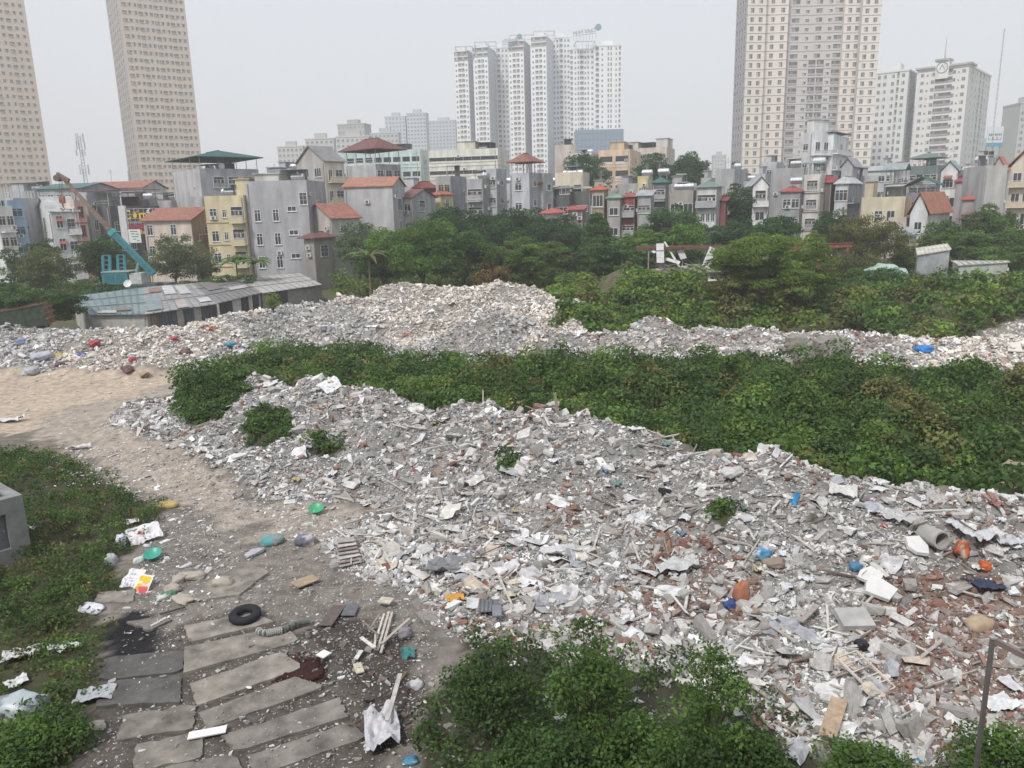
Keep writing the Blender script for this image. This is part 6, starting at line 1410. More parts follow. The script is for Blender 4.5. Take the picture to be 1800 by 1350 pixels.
# ================================================================== CONCRETE YARD SLABS
PAVE = [[(178, 1198), (194, 1161), (321, 1148), (316, 1184)], [(174, 1244), (186, 1204), (315, 1191), (312, 1237)], [(209, 1303), (219, 1262), (340, 1242), (338, 1283)], [(237, 1358), (242, 1312), (355, 1290), (351, 1335)], [(122, 1291), (126, 1277), (181, 1267), (186, 1285)],
    [(338, 1132), (330, 1104), (440, 1082), (478, 1098)], [(330, 1184), (330, 1142), (498, 1106), (520, 1132)], [(352, 1242), (341, 1206), (488, 1152), (530, 1178)], [(372, 1283), (356, 1256), (515, 1196), (566, 1212)], [(420, 1322), (396, 1296), (592, 1232), (605, 1264)],
    [(168, 1062), (176, 1046), (236, 1040), (232, 1062)], [(340, 1060), (372, 1022), (440, 996), (470, 1010), (420, 1048)], [(455, 1365), (440, 1332), (610, 1275), (640, 1300)], [(300, 1385), (292, 1352), (410, 1330), (425, 1362)], [(225, 1098), (270, 1090), (300, 1094), (262, 1112)]]
pv = MB()
for i, q in enumerate(PAVE):
    P = [at_z(x, y, 0.0) for x, y in q]; c0 = sum(P) / len(P); P = [c0 + (p - c0) * 1.07 for p in P]; z = max(hz(p[0], p[1]) for p in P) + .05 + (i % 3) * .008
    rg = random.Random(i); out = []
    for j in range(len(P)):                               # broken, uneven slab edges
        a, b = P[j], P[(j + 1) % len(P)]
        
        cn = sum(P) / len(P)
        for k in range(9):
            t = k / 9; p = a + (b - a) * t; q = .10 * max(0, rg.random() - .78) * 4 if k else rg.choice([0, 0, .05, .12]); d_ = (cn - p) / np.linalg.norm(cn - p)
            p = p + d_ * q; out.append((p[0] + rg.uniform(-.018, .018), p[1] + rg.uniform(-.018, .018), z))
    c = rg.choice([(.225, .205, .18), (.25, .228, .20), (.20, .185, .165)]) if i not in (0, 1) else (.11, .105, .10)
    if i == 2: c = (.2, .185, .16)
    pv.slabpoly(out, .16, c)
tag(pv.build('pavement', M_SLAB), kind='structure')

GS = gravel(Z_YARD, 16, .025, .12, GREYS * .7, .12); GS[1][:, 2] += .07
tag(link('gravel', assemble('gravel', *GS[:5]), M_RUB), kind='stuff')
# ================================================================== SINGLE THINGS ON THE GROUND
def spot(px, py, z=None, lift=0.):
    g = ground(px, py, z); return Vector((g[0], g[1], hz(g[0], g[1]) + lift))
def board(name, label, cat, a, b, w, t, c, lift=.06, mat=None, tilt=0., group=None, za=0., zb=0.):
    A, B = spot(*a, lift=lift + za), spot(*b, lift=lift + zb); m = (A + B) / 2
    mb = MB(); mb.beam(A - m, B - m, w, t, c, (0, math.sin(tilt), math.cos(tilt))); o = mb.build(name, mat or M_WOOD, None, Matrix.Translation(m)); tag(o, label, cat, group); return o
def blob_mesh(l, w, h, seed, crease=.12, n=22, m_=12):
    rg = np.random.default_rng(seed); V = []; F = []
    ph = np.linspace(-PI / 2, PI / 2, m_); th = np.linspace(0, 2 * PI, n, endpoint=False)
    for p in ph:
        for t in th:
            cx, cy, cz = abs(math.cos(p)) ** .7 * math.cos(t), abs(math.cos(p)) ** .7 * math.sin(t), math.sin(p)
            cx = math.copysign(abs(cx) ** .75, cx); cy = math.copysign(abs(cy) ** .75, cy); V.append((cx, cy, cz))
    V = np.array(V); k = 1 + crease * 2 * (fbm(V[:, 0] * 2.3 + seed, V[:, 1] * 2.3 + V[:, 2] * 1.7, seed, 4) - .5) * 2
    V = V * k[:, None] * np.array([l / 2, w / 2, h / 2]); V[:, 2] = np.maximum(V[:, 2], -h * .35) + h * .3
    for j in range(m_ - 1):
        for i in range(n): F.append((j * n + i, j * n + (i + 1) % n, (j + 1) * n + (i + 1) % n, (j + 1) * n + i))
    return V, np.array(F)
def bag(label, px, py, l, w, h, c, yaw=0, seed=1, cat='bag', name='plastic_bag', mat=None, crease=.22, group=None, z=None, c2=None, knot=True):
    V, F = blob_mesh(l, w, h, seed, crease)
    col_ = np.tile(np.array(c, float), (len(V), 1))
    if c2 is not None: m = fbm(V[:, 0] * 4 + seed, V[:, 1] * 5, seed + 3) > .55; col_[m] = c2
    p = spot(px, py, z); o = link(name, np_mesh(name, V, F, col_, flat=False), mat or M_BAG, None, Matrix.Translation(p) @ Matrix.Rotation(yaw, 4, 'Z'))
    tag(o, label, cat, group); return o
def sheet(label, px, py, l, w, c, yaw=0, seed=1, amp=.12, cat='plastic sheet', name='plastic_sheet', mat=None, group=None, z=None, lift=.1, n=18):
    u, v = np.meshgrid(np.linspace(-.5, .5, n), np.linspace(-.5, .5, n)); u, v = u.ravel(), v.ravel()
    ed = 1 + .35 * (vnoise(u * 3 + seed, v * 3, seed) - .5)
    zz = amp * (fbm(u * 4 + seed * 3, v * 4, seed, 4) - .5) * 2.6 + .22 * amp * np.abs(np.sin(u * 9 + v * 4 + 9 * fbm(u * 3, v * 3, seed)))
    V = np.stack([u * l * ed, v * w * ed, zz * max(l, w)], 1); id_ = np.arange(n * n).reshape(n, n)
    F = np.stack([id_[:-1, :-1], id_[:-1, 1:], id_[1:, 1:], id_[1:, :-1]], -1).reshape(-1, 4)
    if callable(c): cc = np.array([c(a + .5, b + .5) for a, b in zip(u, v)])
    else: cc = np.tile(np.array(c, float), (len(V), 1))
    p = spot(px, py, z, lift); M = Matrix.Translation(p) @ Matrix.Rotation(yaw, 4, 'Z')
    # lie on the slope
    V[:, 2] -= V[:, 2].min() * .5
    o = link(name, np_mesh(name, V, F, cc, flat=False), mat or M_BAG, None, M)
    tag(o, label, cat, group); return o
# tyre
p = spot(432, 1092, 0, .14); N1, N2 = 32, 14; V, F, cc = [], [], []
for i in range(N1):
    for j in range(N2):
        a, b = 2 * PI * i / N1, 2 * PI * j / N2; r = .34 + .13 * math.cos(b); r += (.012 if (i % 2 and math.cos(b) > .6) else 0)
        V.append((r * math.cos(a), r * math.sin(a), .115 * math.copysign(abs(math.sin(b)) ** .7, math.sin(b)))); F.append((i * N2 + j, ((i + 1) % N1) * N2 + j, ((i + 1) % N1) * N2 + (j + 1) % N2, i * N2 + (j + 1) % N2))
o = link('tyre', np_mesh('tyre', np.array(V), np.array(F), np.array((.018, .02, .024)), flat=False), M_RUBBER, None, Matrix.Translation(p + Vector((0, 0, .06))) @ Matrix.Rotation(.08, 4, 'X')); tag(o, 'black car tyre lying on a concrete yard slab', 'tyre')
bag('small pale cloth bundle lying inside the tyre', 434, 1094, .28, .22, .12, (.45, .42, .38), .4, 3, 'rag', 'rag', M_CLOTH)
# printed sacks
def pr_white(u, v): return (.25, .27, .36) if (.2 < u < .8 and .15 < v < .85 and (int(v * 14) % 2 == 0) and math.sin(u * 40 + v * 9) > .1) else (.72, .72, .74)
def pr_yel(u, v):
    if u < .1 or u > .9 or v < .08 or v > .9: return (.72, .70, .68)
    if v < .38: return (.55, .10, .10) if (u + v * .6) > .5 else (.62, .30, .08)
    if abs(v - .55 - .08 * math.sin(u * 7)) < .05: return (.70, .66, .5)
    return (.65, .47, .04) if v > .6 or u < .4 else (.60, .40, .25)
def pr_wb(u, v): return (.16, .17, .2) if (v > .55 and abs((u - .25) ** 2 + (v - .75) ** 2 - .02) < .006) or (v < .5 and .2 < u < .85 and int(v * 18) % 3 == 0 and math.sin(u * 50) > 0) else (.68, .69, .74)
sheet('white woven sack with faded blue grey print standing up in the weeds', 232, 1028, .62, .85, pr_white, -.25, 4, .07, 'sack', 'woven_sack', M_CLOTH, 'printed sacks by the weeds', lift=.12).rotation_euler = (.55, .05, -.2)
sheet('white sack with a yellow and red printed panel', 253, 1036, .58, .75, pr_yel, -.2, 8, .06, 'sack', 'woven_sack', M_CLOTH, 'printed sacks by the weeds', lift=.14).rotation_euler = (.5, .0, -.15)
bag('white sack with dark lettering lying flat on the weeds', 160, 1074, .95, .55, .18, (.68, .69, .74), -.5, 6, 'sack', 'woven_sack', M_CLOTH, .12, 'printed sacks by the weeds', c2=(.45, .47, .52))
sheet('white sack with a red mark spread over the weed edge', 256, 950, 1.1, .8, lambda u, v: (.5, .05, .08) if (u - .35) ** 2 * 2 + (v - .6) ** 2 < .012 else ((.45, .45, .5) if v < .3 and int(u * 20) % 3 == 0 else (.70, .69, .71)), .6, 5, .12, 'sack', 'woven_sack', M_CLOTH, 'printed sacks by the weeds', lift=.2).rotation_euler = (.5, -.2, .5)
bag('small white bag with blue print upright in the weeds', 214, 962, .35, .3, .6, (.66, .68, .74), .3, 7, c2=(.12, .2, .42)); bag('half clear plastic bag in the weeds left of the basin', 196, 992, .4, .3, .45, (.42, .46, .46), .3, 9)
bag('white plastic jug beside the green basin', 245, 990, .42, .22, .26, (.62, .68, .64), .7, 11, 'jug', 'plastic_jug', crease=.05)
def basin(px, py, r, c, label):
    p = spot(px, py, None, .1); P, Fs, n = [], [], 24
    for rr, z in ((r * .62, .02), (r * .95, .16), (r * 1.06, .17), (r * .9, .15), (r * .58, .045)):
        P += [(rr * math.cos(2 * PI * i / n), rr * math.sin(2 * PI * i / n), z) for i in range(n)]
    for j in range(4): Fs += [(j * n + i, j * n + (i + 1) % n, (j + 1) * n + (i + 1) % n, (j + 1) * n + i) for i in range(n)]
    Fs += [tuple(range(n)), tuple(4 * n + i for i in reversed(range(n)))]
    mb = MB(); mb.add(P, Fs, c); o = mb.build('basin', M_PLASTIC, None, Matrix.Translation(p) @ Matrix.Rotation(.3, 4, 'X'), smooth=True); tag(o, label, 'basin')
basin(271, 984, .3, (.05, .34, .26), 'turquoise plastic basin at the edge of the weeds'); basin(557, 903, .30, (.06, .36, .18), 'green plastic basin lying on the dirt road')
bag('mustard yellow sack on the ground at the weed edge', 294, 892, .95, .42, .3, (.46, .36, .15), -.1, 12, 'sack', 'filled_sack', M_CLOTH, .1)
TS = 'dusty cement sacks by the weeds'
for i, (px, py, l, w, h, yw, lb) in enumerate([(340, 1017, .9, .45, .26, .1, 'dusty sack on top of the sack heap'), (318, 1022, .7, .4, .3, 1.3, 'dusty sack standing against the sack heap'), (394, 1030, .7, .5, .32, .4, 'brownish sack lying apart right of the sack heap'), (305, 1040, .6, .4, .3, -.5, 'pale sack below the sack heap'), (322, 1056, .8, .5, .2, -.6, 'torn folded sack in front of the sack heap')]):
    bag(lb, px, py, l, w, h, (.40, .36, .31), yw, 20 + i, 'sack', 'filled_sack', M_CLOTH, .2, TS)
bag('crumpled green and white sack beside the torn sack', 294, 1052, .65, .3, .22, (.10, .22, .13), 1.0, 31, 'sack', 'woven_sack', M_CLOTH, .2, c2=(.6, .6, .58))
board('foam_board', 'clean white rectangular panel on the dark slabs at the bottom', 'panel', (332, 1303), (399, 1291), .26, .03, (.80, .80, .82), .13, M_PLASTIC)
board('foam_board', 'small white tapered panel beside the dark red heap', 'panel', (563, 1168), (577, 1158), .30, .03, (.78, .78, .78), .2, M_PLASTIC)
sheet('grey plastic bag spread on the weed edge near the slabs', 168, 1230, .85, .6, (.40, .42, .44), .3, 12, .12, 'plastic bag', 'plastic_bag')
for i, (px, py, l, w, h, c, lb) in enumerate([(40, 1262, 1.0, .8, .7, (.42, .48, .50), 'large pale styrofoam lump in the bottom left weeds'), (8, 1262, .9, .8, .6, (.25, .30, .36), 'blue grey lump of foam at the left edge'), (68, 1245, .6, .35, .3, (.60, .64, .66), 'small white foam piece above the large lump'), (108, 1278, .5, .35, .3, (.55, .58, .6), 'white bag beside the rounded corner bush'), (5, 1340, .6, .5, .3, (.5, .55, .58), 'pale foam piece in the bottom left corner')]):
    bag(lb, px, py, l, w, h, c, i * .7, 40 + i, 'foam', 'styrofoam_piece', M_PLASTIC, .18)
for i, (px, py, l, w, yw, lb) in enumerate([(38, 1158, .9, .6, .3, 'torn white sheet in the left weeds above the foam'), (112, 1146, .9, .3, .1, 'thin white strip of plastic in the weeds'), (30, 1205, .5, .4, .8, 'white scrap below the torn sheet'), (234, 921, .45, .4, .5, 'crumpled white plastic in the weeds above the sacks'), (55, 932, .5, .5, .2, 'white lump beside the grey enclosure'), (140, 790, 1.1, .5, .2, 'white plastic on the grass by the road'), (15, 742, 1.6, .8, .1, 'white sheet at the left edge of the road')]):
    sheet(lb, px, py, l, w, (.60, .61, .61), yw, 50 + i, .14, 'plastic scrap', 'plastic_scrap')
# heap of stacked boards and planks
PL = 'thin planks lying in a loose pile'
for i, (a, b, w, c) in enumerate([((664, 1152), (684, 1082), .07, (.50, .46, .40)), ((670, 1156), (690, 1084), .07, (.45, .42, .37)), ((658, 1145), (676, 1090), .06, (.55, .52, .47)), ((672, 1142), (720, 1098), .09, (.42, .38, .33)), ((650, 1120), (668, 1092), .05, (.3, .26, .22)), ((660, 1158), (661, 1125), .05, (.5, .47, .42)), ((640, 1110), (664, 1132), .05, (.25, .2, .16)), ((636, 1140), (660, 1158), .1, (.62, .60, .56))]):
    board('plank', 'thin weathered plank in the loose pile below the rubble', 'plank', a, b, w, .03, c, .1 + .03 * i, group=PL)
board('board', 'dark brown board leaning on debris right of the tyre', 'board', (572, 1106), (597, 1070), .42, .03, (.13, .105, .095), .1, tilt=.3); board('board', 'slate grey square board beside the dark brown board', 'board', (612, 1090), (620, 1070), .42, .03, (.13, .14, .155), .1)
board('board', 'pale beige board on two bricks above the plank pile', 'board', (668, 1066), (690, 1070), .34, .04, (.50, .46, .38), .22); board('board', 'cream tile shaped board below the plank pile', 'board', (628, 1172), (634, 1190), .22, .03, (.52, .48, .36), .1)
board('plank', 'white plank above the cream board', 'plank', (626, 1168), (636, 1152), .12, .03, (.62, .62, .58), .12); board('plank', 'short white plank crossing the burnt patch', 'plank', (266, 1105), (293, 1092), .08, .04, (.58, .55, .50), .08)
board('plank', 'thin dark stick beside the burnt patch', 'plank', (282, 1086), (326, 1072), .05, .05, (.10, .09, .08), .1); board('plank', 'large L shaped dark plank on the lower dark soil', 'plank', (684, 1230), (716, 1190), .06, .05, (.15, .11, .09), .1)
board('board', 'tan irregular board lying left of the rubble edge', 'board', (518, 1036), (556, 1020), .52, .04, (.36, .28, .19), .12); board('post', 'wooden post standing at the crest of the front heap', 'post', (985, 738, 2.6), (985, 738, 2.6), .16, .16, (.25, .22, .17)) if False else None
p = spot(984, 736, 2.6); mb = MB(); mb.beam((0, 0, -.3), (-.22, 0, 1.15), .13, .13, (.27, .23, .17), (0, 1, 0)); tag(mb.build('post', M_WOOD, None, Matrix.Translation(p)), 'weathered wooden post standing on the crest of the front heap', 'post')
board('board', 'long light brown board at the bottom right among the debris', 'board', (1452, 1322), (1474, 1255), .36, .03, (.42, .31, .22), .35); board('board', 'grey weathered plank pair left of the concrete slab', 'board', (1406, 1110), (1436, 1082), .16, .04, (.35, .31, .28), .3)
# ribbed hose
p = spot(455, 1117); mb = MB(); P = []
for k in range(26):
    t = k / 25; q = Vector(ground(455 + 90 * t, 1119 - 18 * t * t + 4 * math.sin(t * 6))); P.append(Vector((q.x, q.y, hz(q.x, q.y) + .14)) - p)
for i in range(len(P) - 1): mb.tube([P[i], P[i].lerp(P[i + 1], .55)], .10, (.36, .37, .35) if i < 12 else (.13, .15, .13), 10); mb.tube([P[i].lerp(P[i + 1], .55), P[i + 1]], .082, (.16, .165, .16), 10)
tag(mb.build('ribbed_hose', M_PLASTIC, None, Matrix.Translation(p)), 'thick ribbed grey hose lying right of the tyre', 'hose')
# dark red heap of spilled sawdust
V, F = blob_mesh(1.2, .95, .12, 5, .2, 60, 26); p = spot(526, 1182, 0); tag(link('sawdust_heap', np_mesh('sawdust_heap', V, F, np.array((.035, .014, .012)), flat=False), M_GROUND, None, Matrix.Translation(p)), 'low dark red heap of damp sawdust beside the slabs', 'heap')
GX_ = gravel(wpoly([(470, 1185, 0), (495, 1152, 0), (560, 1148, 0), (582, 1190, 0), (545, 1225, 0), (490, 1215, 0)]), 420, .02, .08, np.array([(.05, .02, .017), (.035, .015, .013), (.08, .035, .03)]), .004, .25); GX_[1][:, 2] += .07 * RNG.random(len(GX_[5]))
tag(link('sawdust', assemble('sawdust', *GX_[:5]), M_RUB), kind='stuff', label='dark red damp sawdust crumbs beside the slabs')
# cloth, boxes and bags
sheet('crumpled teal cloth on the brown soil', 718, 1155, .36, .5, (.06, .20, .19), .2, 71, .16, 'cloth', 'cloth', M_CLOTH); bag('knotted grey purple bag above the teal cloth', 712, 1122, .4, .35, .4, (.24, .23, .26), .2, 72)
bag('teal topped bundle of cloth on the yard', 476, 957, .95, .6, .4, (.30, .28, .25), .1, 73, 'bundle', 'cloth_bundle', M_CLOTH, .2, c2=(.12, .32, .34)); bag('pale grey pillow shaped bag beside the cloth bundle', 448, 975, .8, .4, .25, (.42, .43, .45), 1.0, 74)
bag('blue grey crushed carton leaning against the rubble edge', 540, 958, .7, .5, .5, (.17, .18, .23), .6, 61, 'carton', 'carton', M_CLOTH, .3, c2=(.5, .49, .5))
for k in range(7): board('board', 'warped grey board in the stack at the left end of the trash strip', 'board', (594, 1000 - k * 5), (636 - k * 2, 990 - k * 4), .5, .02, [(.36, .33, .31), (.25, .2, .19), (.48, .46, .44)][k % 3], .1 + k * .05, tilt=.1, group='warped boards stacked at the rubble edge')
sheet('dark grey tarpaulin folded over the white trash', 795, 1003, 1.7, .9, (.20, .21, .22), .2, 75, .12, 'tarpaulin', 'tarpaulin'); board('panel', 'slate blue grey square panel right of the orange scrap', 'panel', (866, 1092), (882, 1091), .62, .04, (.19, .20, .225), .3, M_METAL)
for k in range(4): board('roof_sheet', 'dark corrugated roof sheet leaning by the slate panel', 'roof sheet', (846 + k * 7, 1090), (850 + k * 7, 1068), .24, .03, (.17, .175, .19), .25, M_ROOF, group='dark sheets by the slate panel')
sheet('orange yellow scrap of plastic on white boards', 800, 1058, .55, .45, (.55, .28, .05), .3, 76, .12, 'plastic scrap', 'plastic_scrap'); sheet('long crumpled white plastic sack at the bottom centre', 672, 1298, .8, 1.5, (.52, .52, .54), .2, 77, .16, 'plastic sheet', lift=.15)
board('plank', 'pale plank leaning above the white plastic sack', 'plank', (682, 1290), (706, 1225), .11, .04, (.44, .43, .41), .3, zb=.3); bag('knotted white bag at the end of the pale plank', 730, 1212, .4, .3, .25, (.5, .51, .53), .2, 78)
bag('bright blue bag at the bottom edge', 722, 1345, .35, .25, .16, (.06, .2, .32), 0, 79); board('angle_bracket', 'white angled bracket in the shaded foreground weeds', 'bracket', (984, 1290), (988, 1300), .35, .07, (.5, .5, .48), .5, M_PLASTIC)
# big orange and blue cloth
bag('orange brown sack standing in the rubble', 1303, 1058, .5, .35, .75, (.38, .16, .10), .3, 80, 'sack', 'filled_sack', M_CLOTH, .2); bag('deep blue bag left of the orange brown sack', 1282, 1072, .42, .3, .3, (.04, .07, .22), .3, 81)
bag('tan filled sack in the brick rubble', 1718, 1104, .8, .55, .42, (.42, .33, .23), .3, 82, 'sack', 'filled_sack', M_CLOTH, .14); bag('brown sack bundle in the middle of the rubble', 1362, 997, .75, .42, .32, (.27, .22, .18), -.2, 83, 'sack', 'filled_sack', M_CLOTH, .2)
bag('white bag with a blue patch beside the brown bundle', 1340, 985, .55, .4, .4, (.62, .64, .67), .1, 84, c2=(.1, .3, .5)); bag('knotted bright blue bag in the right rubble', 1504, 1003, .4, .32, .26, (.07, .20, .33), .1, 85)
bag('tan and red knotted cloth at the top of the right slope', 1690, 975, .9, .4, .45, (.42, .36, .27), 1.0, 86, 'cloth', 'cloth', M_CLOTH, .35, c2=(.42, .10, .05)); sheet('navy blue tarpaulin hanging down the right slope', 1725, 1030, .7, .9, (.045, .055, .10), .2, 87, .12, 'tarpaulin', 'tarpaulin', M_CLOTH)
bag('bright orange ball like bag on the right slope', 1731, 1001, .35, .3, .28, (.50, .12, .04), .1, 88); sheet('large white torn plastic hanging on the right crest', 1706, 945, .7, 1.3, (.50, .51, .53), .3, 89, .18); sheet('white torn plastic right of the cement pipe', 1775, 958, .9, .5, (.48, .49, .51), .3, 90, .16)
sheet('long crumpled clear sheet running down the heap', 1578, 925, .55, 1.5, (.46, .46, .46), .5, 91, .16); bag('blue white crumpled plastic beside the long clear sheet', 1535, 898, .7, .5, .35, (.38, .41, .46), .3, 92)
bag('big pale plastic bag on the heap right of centre', 1290, 838, 1.1, .55, .38, (.50, .50, .49), .5, 93); sheet('pointed white sheet standing at the right of the heap', 1482, 872, .9, .6, (.55, .55, .53), -.4, 94, .2)
sheet('mess of translucent plastic film in mid rubble', 1190, 1003, 1.5, .9, (.48, .49, .48), .2, 95, .14); sheet('pale plastic film strip in the white trash zone', 1000, 978, 1.9, .7, (.52, .53, .54), .05, 96, .12)
sheet('white plastic bag spread at the right edge of the brick rubble', 1755, 1243, .75, .55, (.66, .67, .68), .2, 97, .15); bag('black bag among the brick rubble', 1514, 1140, .4, .35, .3, (.02, .02, .025), .2, 98)
for i, (px, py, s, lb) in enumerate([(1530, 1030, .75, 'white foam slab, upper of two in the right rubble'), (1545, 1052, .95, 'large white foam slab, lower of two in the right rubble'), (1610, 975, .9, 'white foam slab leaning below the cement pipe')]):
    V_, Fx = slab_proto(300 + i, .14); mb = MB(); mb.add([(v[0] * s, v[1] * s * 1.1, v[2] * s) for v in V_], Fx, (.66, .66, .65)); tag(mb.build('foam_slab', M_PLASTIC, None, Matrix.Translation(spot(px, py, None, .3)) @ Matrix.Rotation(.45, 4, 'X') @ Matrix.Rotation(i, 4, 'Z')), lb, 'foam slab')
# cut concrete slab and pipe
mb = MB(); mb.box(-.45, .45, -.36, .36, -.09, .09, (.40, .40, .385)); tag(mb.build('concrete_slab', M_CONC, None, Matrix.Translation(spot(1500, 1106, None, .3)) @ Matrix.Rotation(.25, 4, 'X')), 'square cut grey concrete slab in the right rubble', 'concrete slab')
mb = MB(); N = 20; P = []; Fs = []
for r_, y in ((.30, -.4), (.30, .4), (.24, .4), (.24, -.4)): P += [(r_ * math.cos(2 * PI * i / N), y, r_ * math.sin(2 * PI * i / N)) for i in range(N)]
for j in range(4): Fs += [(j * N + i, j * N + (i + 1) % N, ((j + 1) % 4) * N + (i + 1) % N, ((j + 1) % 4) * N + i) for i in range(N)]
mb.add(P, Fs, (.38, .37, .35)); tag(mb.build('cement_pipe', M_CONC, None, Matrix.Translation(spot(1638, 962, None, .3)) @ Matrix.Rotation(.2, 4, 'Z') @ Matrix.Rotation(-.1, 4, 'X')), 'short cement pipe with its open end facing out of the heap', 'pipe')
# window grille
e = empty('window_grille', tuple(spot(1520, 1198, None, .25)), .5); e.rotation_euler = (.35, .1, .55); mb = MB()
for x in (-.4, .4): mb.beam((x, -.6, 0), (x, .6, 0), .05, .05, (.60, .52, .46))
mb.build('side_rail', M_METAL, e); mb = MB()
for k in range(6): mb.beam((-.4, -.6 + k * .24, .0), (.4, -.6 + k * .24, 0), .03, .03, (.60, .52, .46))
mb.build('bar', M_METAL, e); tag(e, 'pale pink iron window grille on the brick rubble', 'window grille')
# boulders
for i, (px, py, z, s, c, lb) in enumerate([(1458, 632, .5, 2.5, (.24, .225, .205), 'largest rounded boulder at the right end of the far rubble bank'), (1412, 638, .5, 1.9, (.20, .19, .175), 'boulder left of the largest boulder'), (1398, 622, .4, 1.6, (.25, .24, .21), 'small upright boulder at the left of the boulder group'), (1432, 616, .9, 1.6, (.27, .26, .24), 'angular boulder behind the largest boulder'),
    (1782, 862, 1.6, 1.1, (.30, .27, .2), 'tan boulder at the right end of the front crest'), (1790, 830, .8, 1.3, (.26, .24, .17), 'mossy boulder in the shrubs at the right edge')]):
    V_, Fx = blob_mesh(s, s * .8, s * .85, 400 + i, .22, 11, 8); g = at_z(px, py, z)
    tag(link('boulder', np_mesh('boulder', V_, Fx, np.array(c)), M_RUB, None, Matrix.Translation((g[0], g[1], hz(g[0], g[1]) + s * .22)) @ Matrix.Rotation(i * 1.3, 4, 'Z')), lb, 'boulder')
bag('bright blue tarpaulin bundle on the far rubble bank', 1623, 615, 1.3, .9, .6, (.03, .20, .55), .1, 101, 'tarpaulin', 'tarpaulin', z=.6); board('panel', 'white door panel on the sunny bank at right', 'panel', (1783, 628, .3), (1777, 600, .6), .9, .08, (.70, .68, .62), .3, M_PLASTIC)
CB = 'coloured bags along the foot of the far left heap'
for i, (px, py, l, c, lb) in enumerate([(44, 629, 1.5, (.04, .13, .42), 'blue bag near the left end of the heap foot'), (146, 628, 1.3, (.50, .42, .06), 'yellow bag on the heap foot above the red bags'), (172, 633, 1.7, (.42, .03, .04), 'bright red bag on the far heap foot'), (145, 641, 1.2, (.05, .09, .35), 'blue bag under the yellow bag'), (104, 640, 1.0, (.50, .40, .06), 'small yellow bag left of the red bag'), (112, 650, 1.6, (.09, .06, .08), 'dark purple bag on the heap foot'),
    (236, 648, 1.0, (.40, .03, .05), 'small red bag right along the heap foot'), (308, 628, 1.2, (.45, .05, .08), 'pink red bag near the right end of the heap foot'), (328, 635, 1.6, (.12, .06, .05), 'dark brown bag near the right end of the heap foot'), (407, 624, 1.3, (.06, .30, .45), 'light blue bag where the heap meets the shrubs'), (255, 658, 1.2, (.40, .30, .18), 'tan bag at the road edge below the red bags'), (8, 611, 1.4, (.38, .10, .09), 'red bag at the left edge by the skip'), (372, 616, 1.1, (.42, .12, .05), 'orange bag high on the right of the heap foot'),
    (75, 645, 2.2, (.50, .52, .56), 'large pale grey bag on the heap foot'), (55, 655, 2.0, (.48, .5, .54), 'flat white grey sack at the road edge'), (225, 655, 1.5, (.14, .05, .05), 'maroon bag at the road edge')]):
    bag(lb, px, py, l * .75, l * .5, l * .32, tuple(q * .8 + .03 for q in c), i * .8, 110 + i, group=CB, z=.3, crease=.35)
for i in range(44):                                      # small scraps of plastic scattered over the heap
    rg = random.Random(900 + i); px, py = rg.uniform(520, 1780), 0; py = rg.uniform(730 + max(0, px - 1000) * .16, 850 if px < 680 else 1050)
    c = rg.choice([(.62, .63, .64)] * 9 + [(.12, .22, .33), (.12, .25, .22), (.30, .15, .12), (.38, .32, .16)]); nm = {(.12, .22, .33): 'blue', (.12, .25, .22): 'green', (.30, .15, .12): 'red', (.38, .32, .16): 'yellow'}.get(c, 'white')
    sheet('crumpled %s plastic scrap among the front rubble' % nm, px, py, rg.uniform(.25, .5), rg.uniform(.2, .4), c, rg.uniform(0, 6), 200 + i, .2, 'plastic scrap', 'plastic_scrap', group=nm + ' plastic scraps on the front heap', n=9, lift=.12)

# ================================================================== NEAR STRUCTURES
g = at_z(58, 978, 0); root = empty('concrete_enclosure', (g[0], g[1], 0), .88); cg = (.235, .24, .235); H_ = 2.4; w_ = 4.2; d_ = 2.2; mb = MB(); t = .38
mb.box(-w_, 0, 0, t, -.3, .55, cg); mb.box(-w_, 0, 0, t, H_ - .55, H_, cg); mb.box(-.62, 0, 0, t, .55, H_ - .55, cg); mb.box(-w_, -w_ + .5, 0, t, .55, H_ - .55, cg)
mb.box(-t, 0, t, d_, -.3, H_ - .002, cg); mb.box(-w_, -t, d_ - t, d_, -.3, H_ - .002, cg); mb.box(-w_, -w_ + t, t, d_ - t, -.3, H_ - .004, cg); mb.box(-w_ + t, -t, t, d_ - t, 1.9, 2.3, (.05, .05, .05)); mb.build('wall', M_CONC, root)
mb = MB(); mb.box(-w_ + .5, -.62, .12, .2, .55, H_ - .55, (.16, .17, .185)); rg = random.Random(3)
for k in range(90): x, z, s = rg.uniform(-w_ + .6, -.7), rg.uniform(.6, H_ - .6), rg.uniform(.02, .06); mb.box(x, x + s, .113, .12, z, z + s * .7, (.02, .02, .022) if k % 3 else (.4, .4, .4))
mb.build('terrazzo_panel', M_CONC, root)
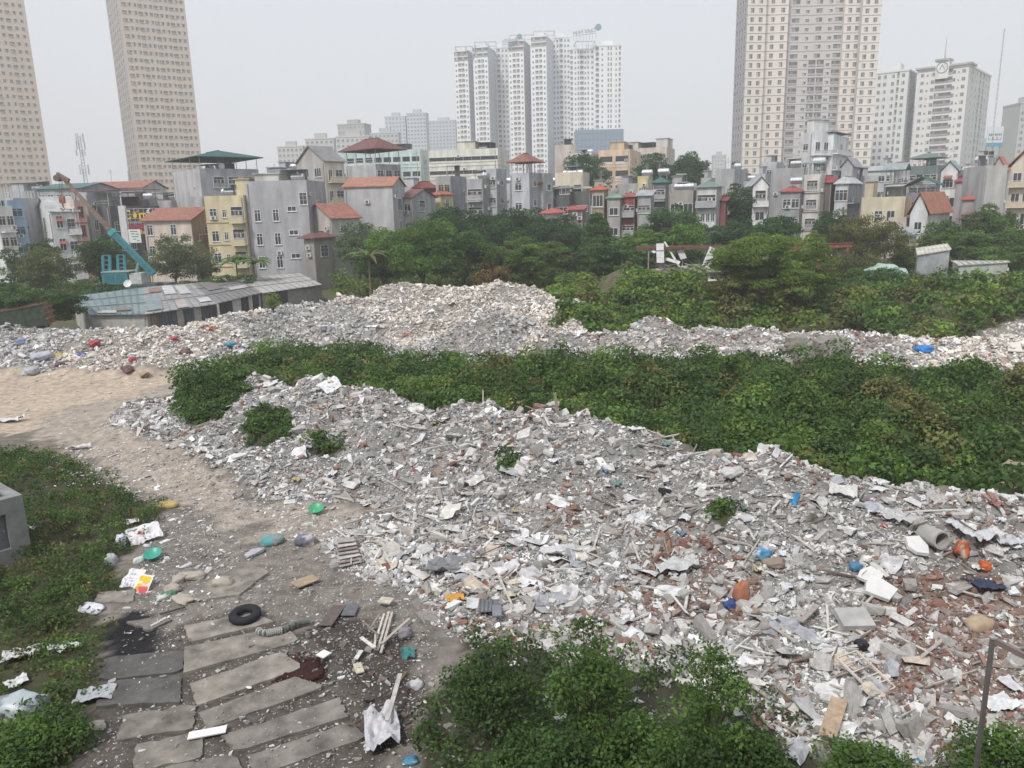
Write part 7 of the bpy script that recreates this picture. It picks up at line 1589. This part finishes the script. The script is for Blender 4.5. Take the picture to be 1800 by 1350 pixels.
mb = MB(); mb.tube([(-2.3, 1.0, 2.2), (-2.5, 1.0, 4.2)], .03, (.10, .10, .10), 6); mb.build('rod', M_METAL, root)
tag(root, 'grey concrete enclosure with a recessed speckled panel at the left edge', 'concrete enclosure')
p0 = at_y(1745, 1122, 9.0); root = empty('metal_frame', (p0[0], 9.0, 0)); zt = p0[2]; mb = MB()
mb.box(-.024, .024, -.024, .024, -.3, zt, (.17, .16, .15)); mb.build('post', M_METAL, root)
mb = MB(); q = at_y(1850, 1178, 8.6); mb.beam((0.024, 0, zt - .03), (q[0] - p0[0], -.4, q[2]), .055, .07, (.22, .17, .155)); mb.build('top_rail', M_METAL, root); mb = MB(); mb.box(-.035, .035, -.035, .035, zt, zt + .02, (.4, .38, .36)); mb.build('cap', M_METAL, root)
tag(root, 'dark metal post with a sloping top rail close by at bottom right', 'metal frame')

# ================================================================== HAZE
hb = MB(); hb.box(-1100, 1100, -60, 1600, -6, 230, (.5, .5, .5)); hz_o = hb.build('haze', None)
mh, n_, l_, b_ = new_mat('haze_air'); n_.remove(b_)
pv_ = n_.new('ShaderNodeVolumePrincipled'); pv_.inputs['Color'].default_value = (.97, .985, 1, 1); pv_.inputs['Density'].default_value = .0006; pv_.inputs['Anisotropy'].default_value = .0
l_.new(pv_.outputs[0], n_['Material Output'].inputs['Volume']); hz_o.data.materials.append(mh); tag(hz_o, kind='stuff')

# ================================================================== THE BUILDING THE VIEW IS TAKEN FROM (unseen, added to shade the foot of the yard)
root = empty('apartment_block', (0, -.8, 0)); mb = MB(); mb.box(-34, 34, -12, 0, -1, 17.5, (.45, .44, .42)); mb.build('wall', M_PLASTER, root)
for i in range(12):
    for k in range(4): add_window(root, Matrix.Translation((-30 + i * 5.4, 0, 1.2 + k * 4.2)) @ Matrix.Rotation(PI, 4, 'Z'), 1.6, 1.8, 'w')
mb = MB(); mb.box(-34.4, 34.4, -12.4, .4, 17.5, 17.9, (.4, .4, .38)); mb.build('roof', M_CONC, root)
tag(root, 'unseen apartment block added behind the viewpoint to shade the yard', 'apartment block')
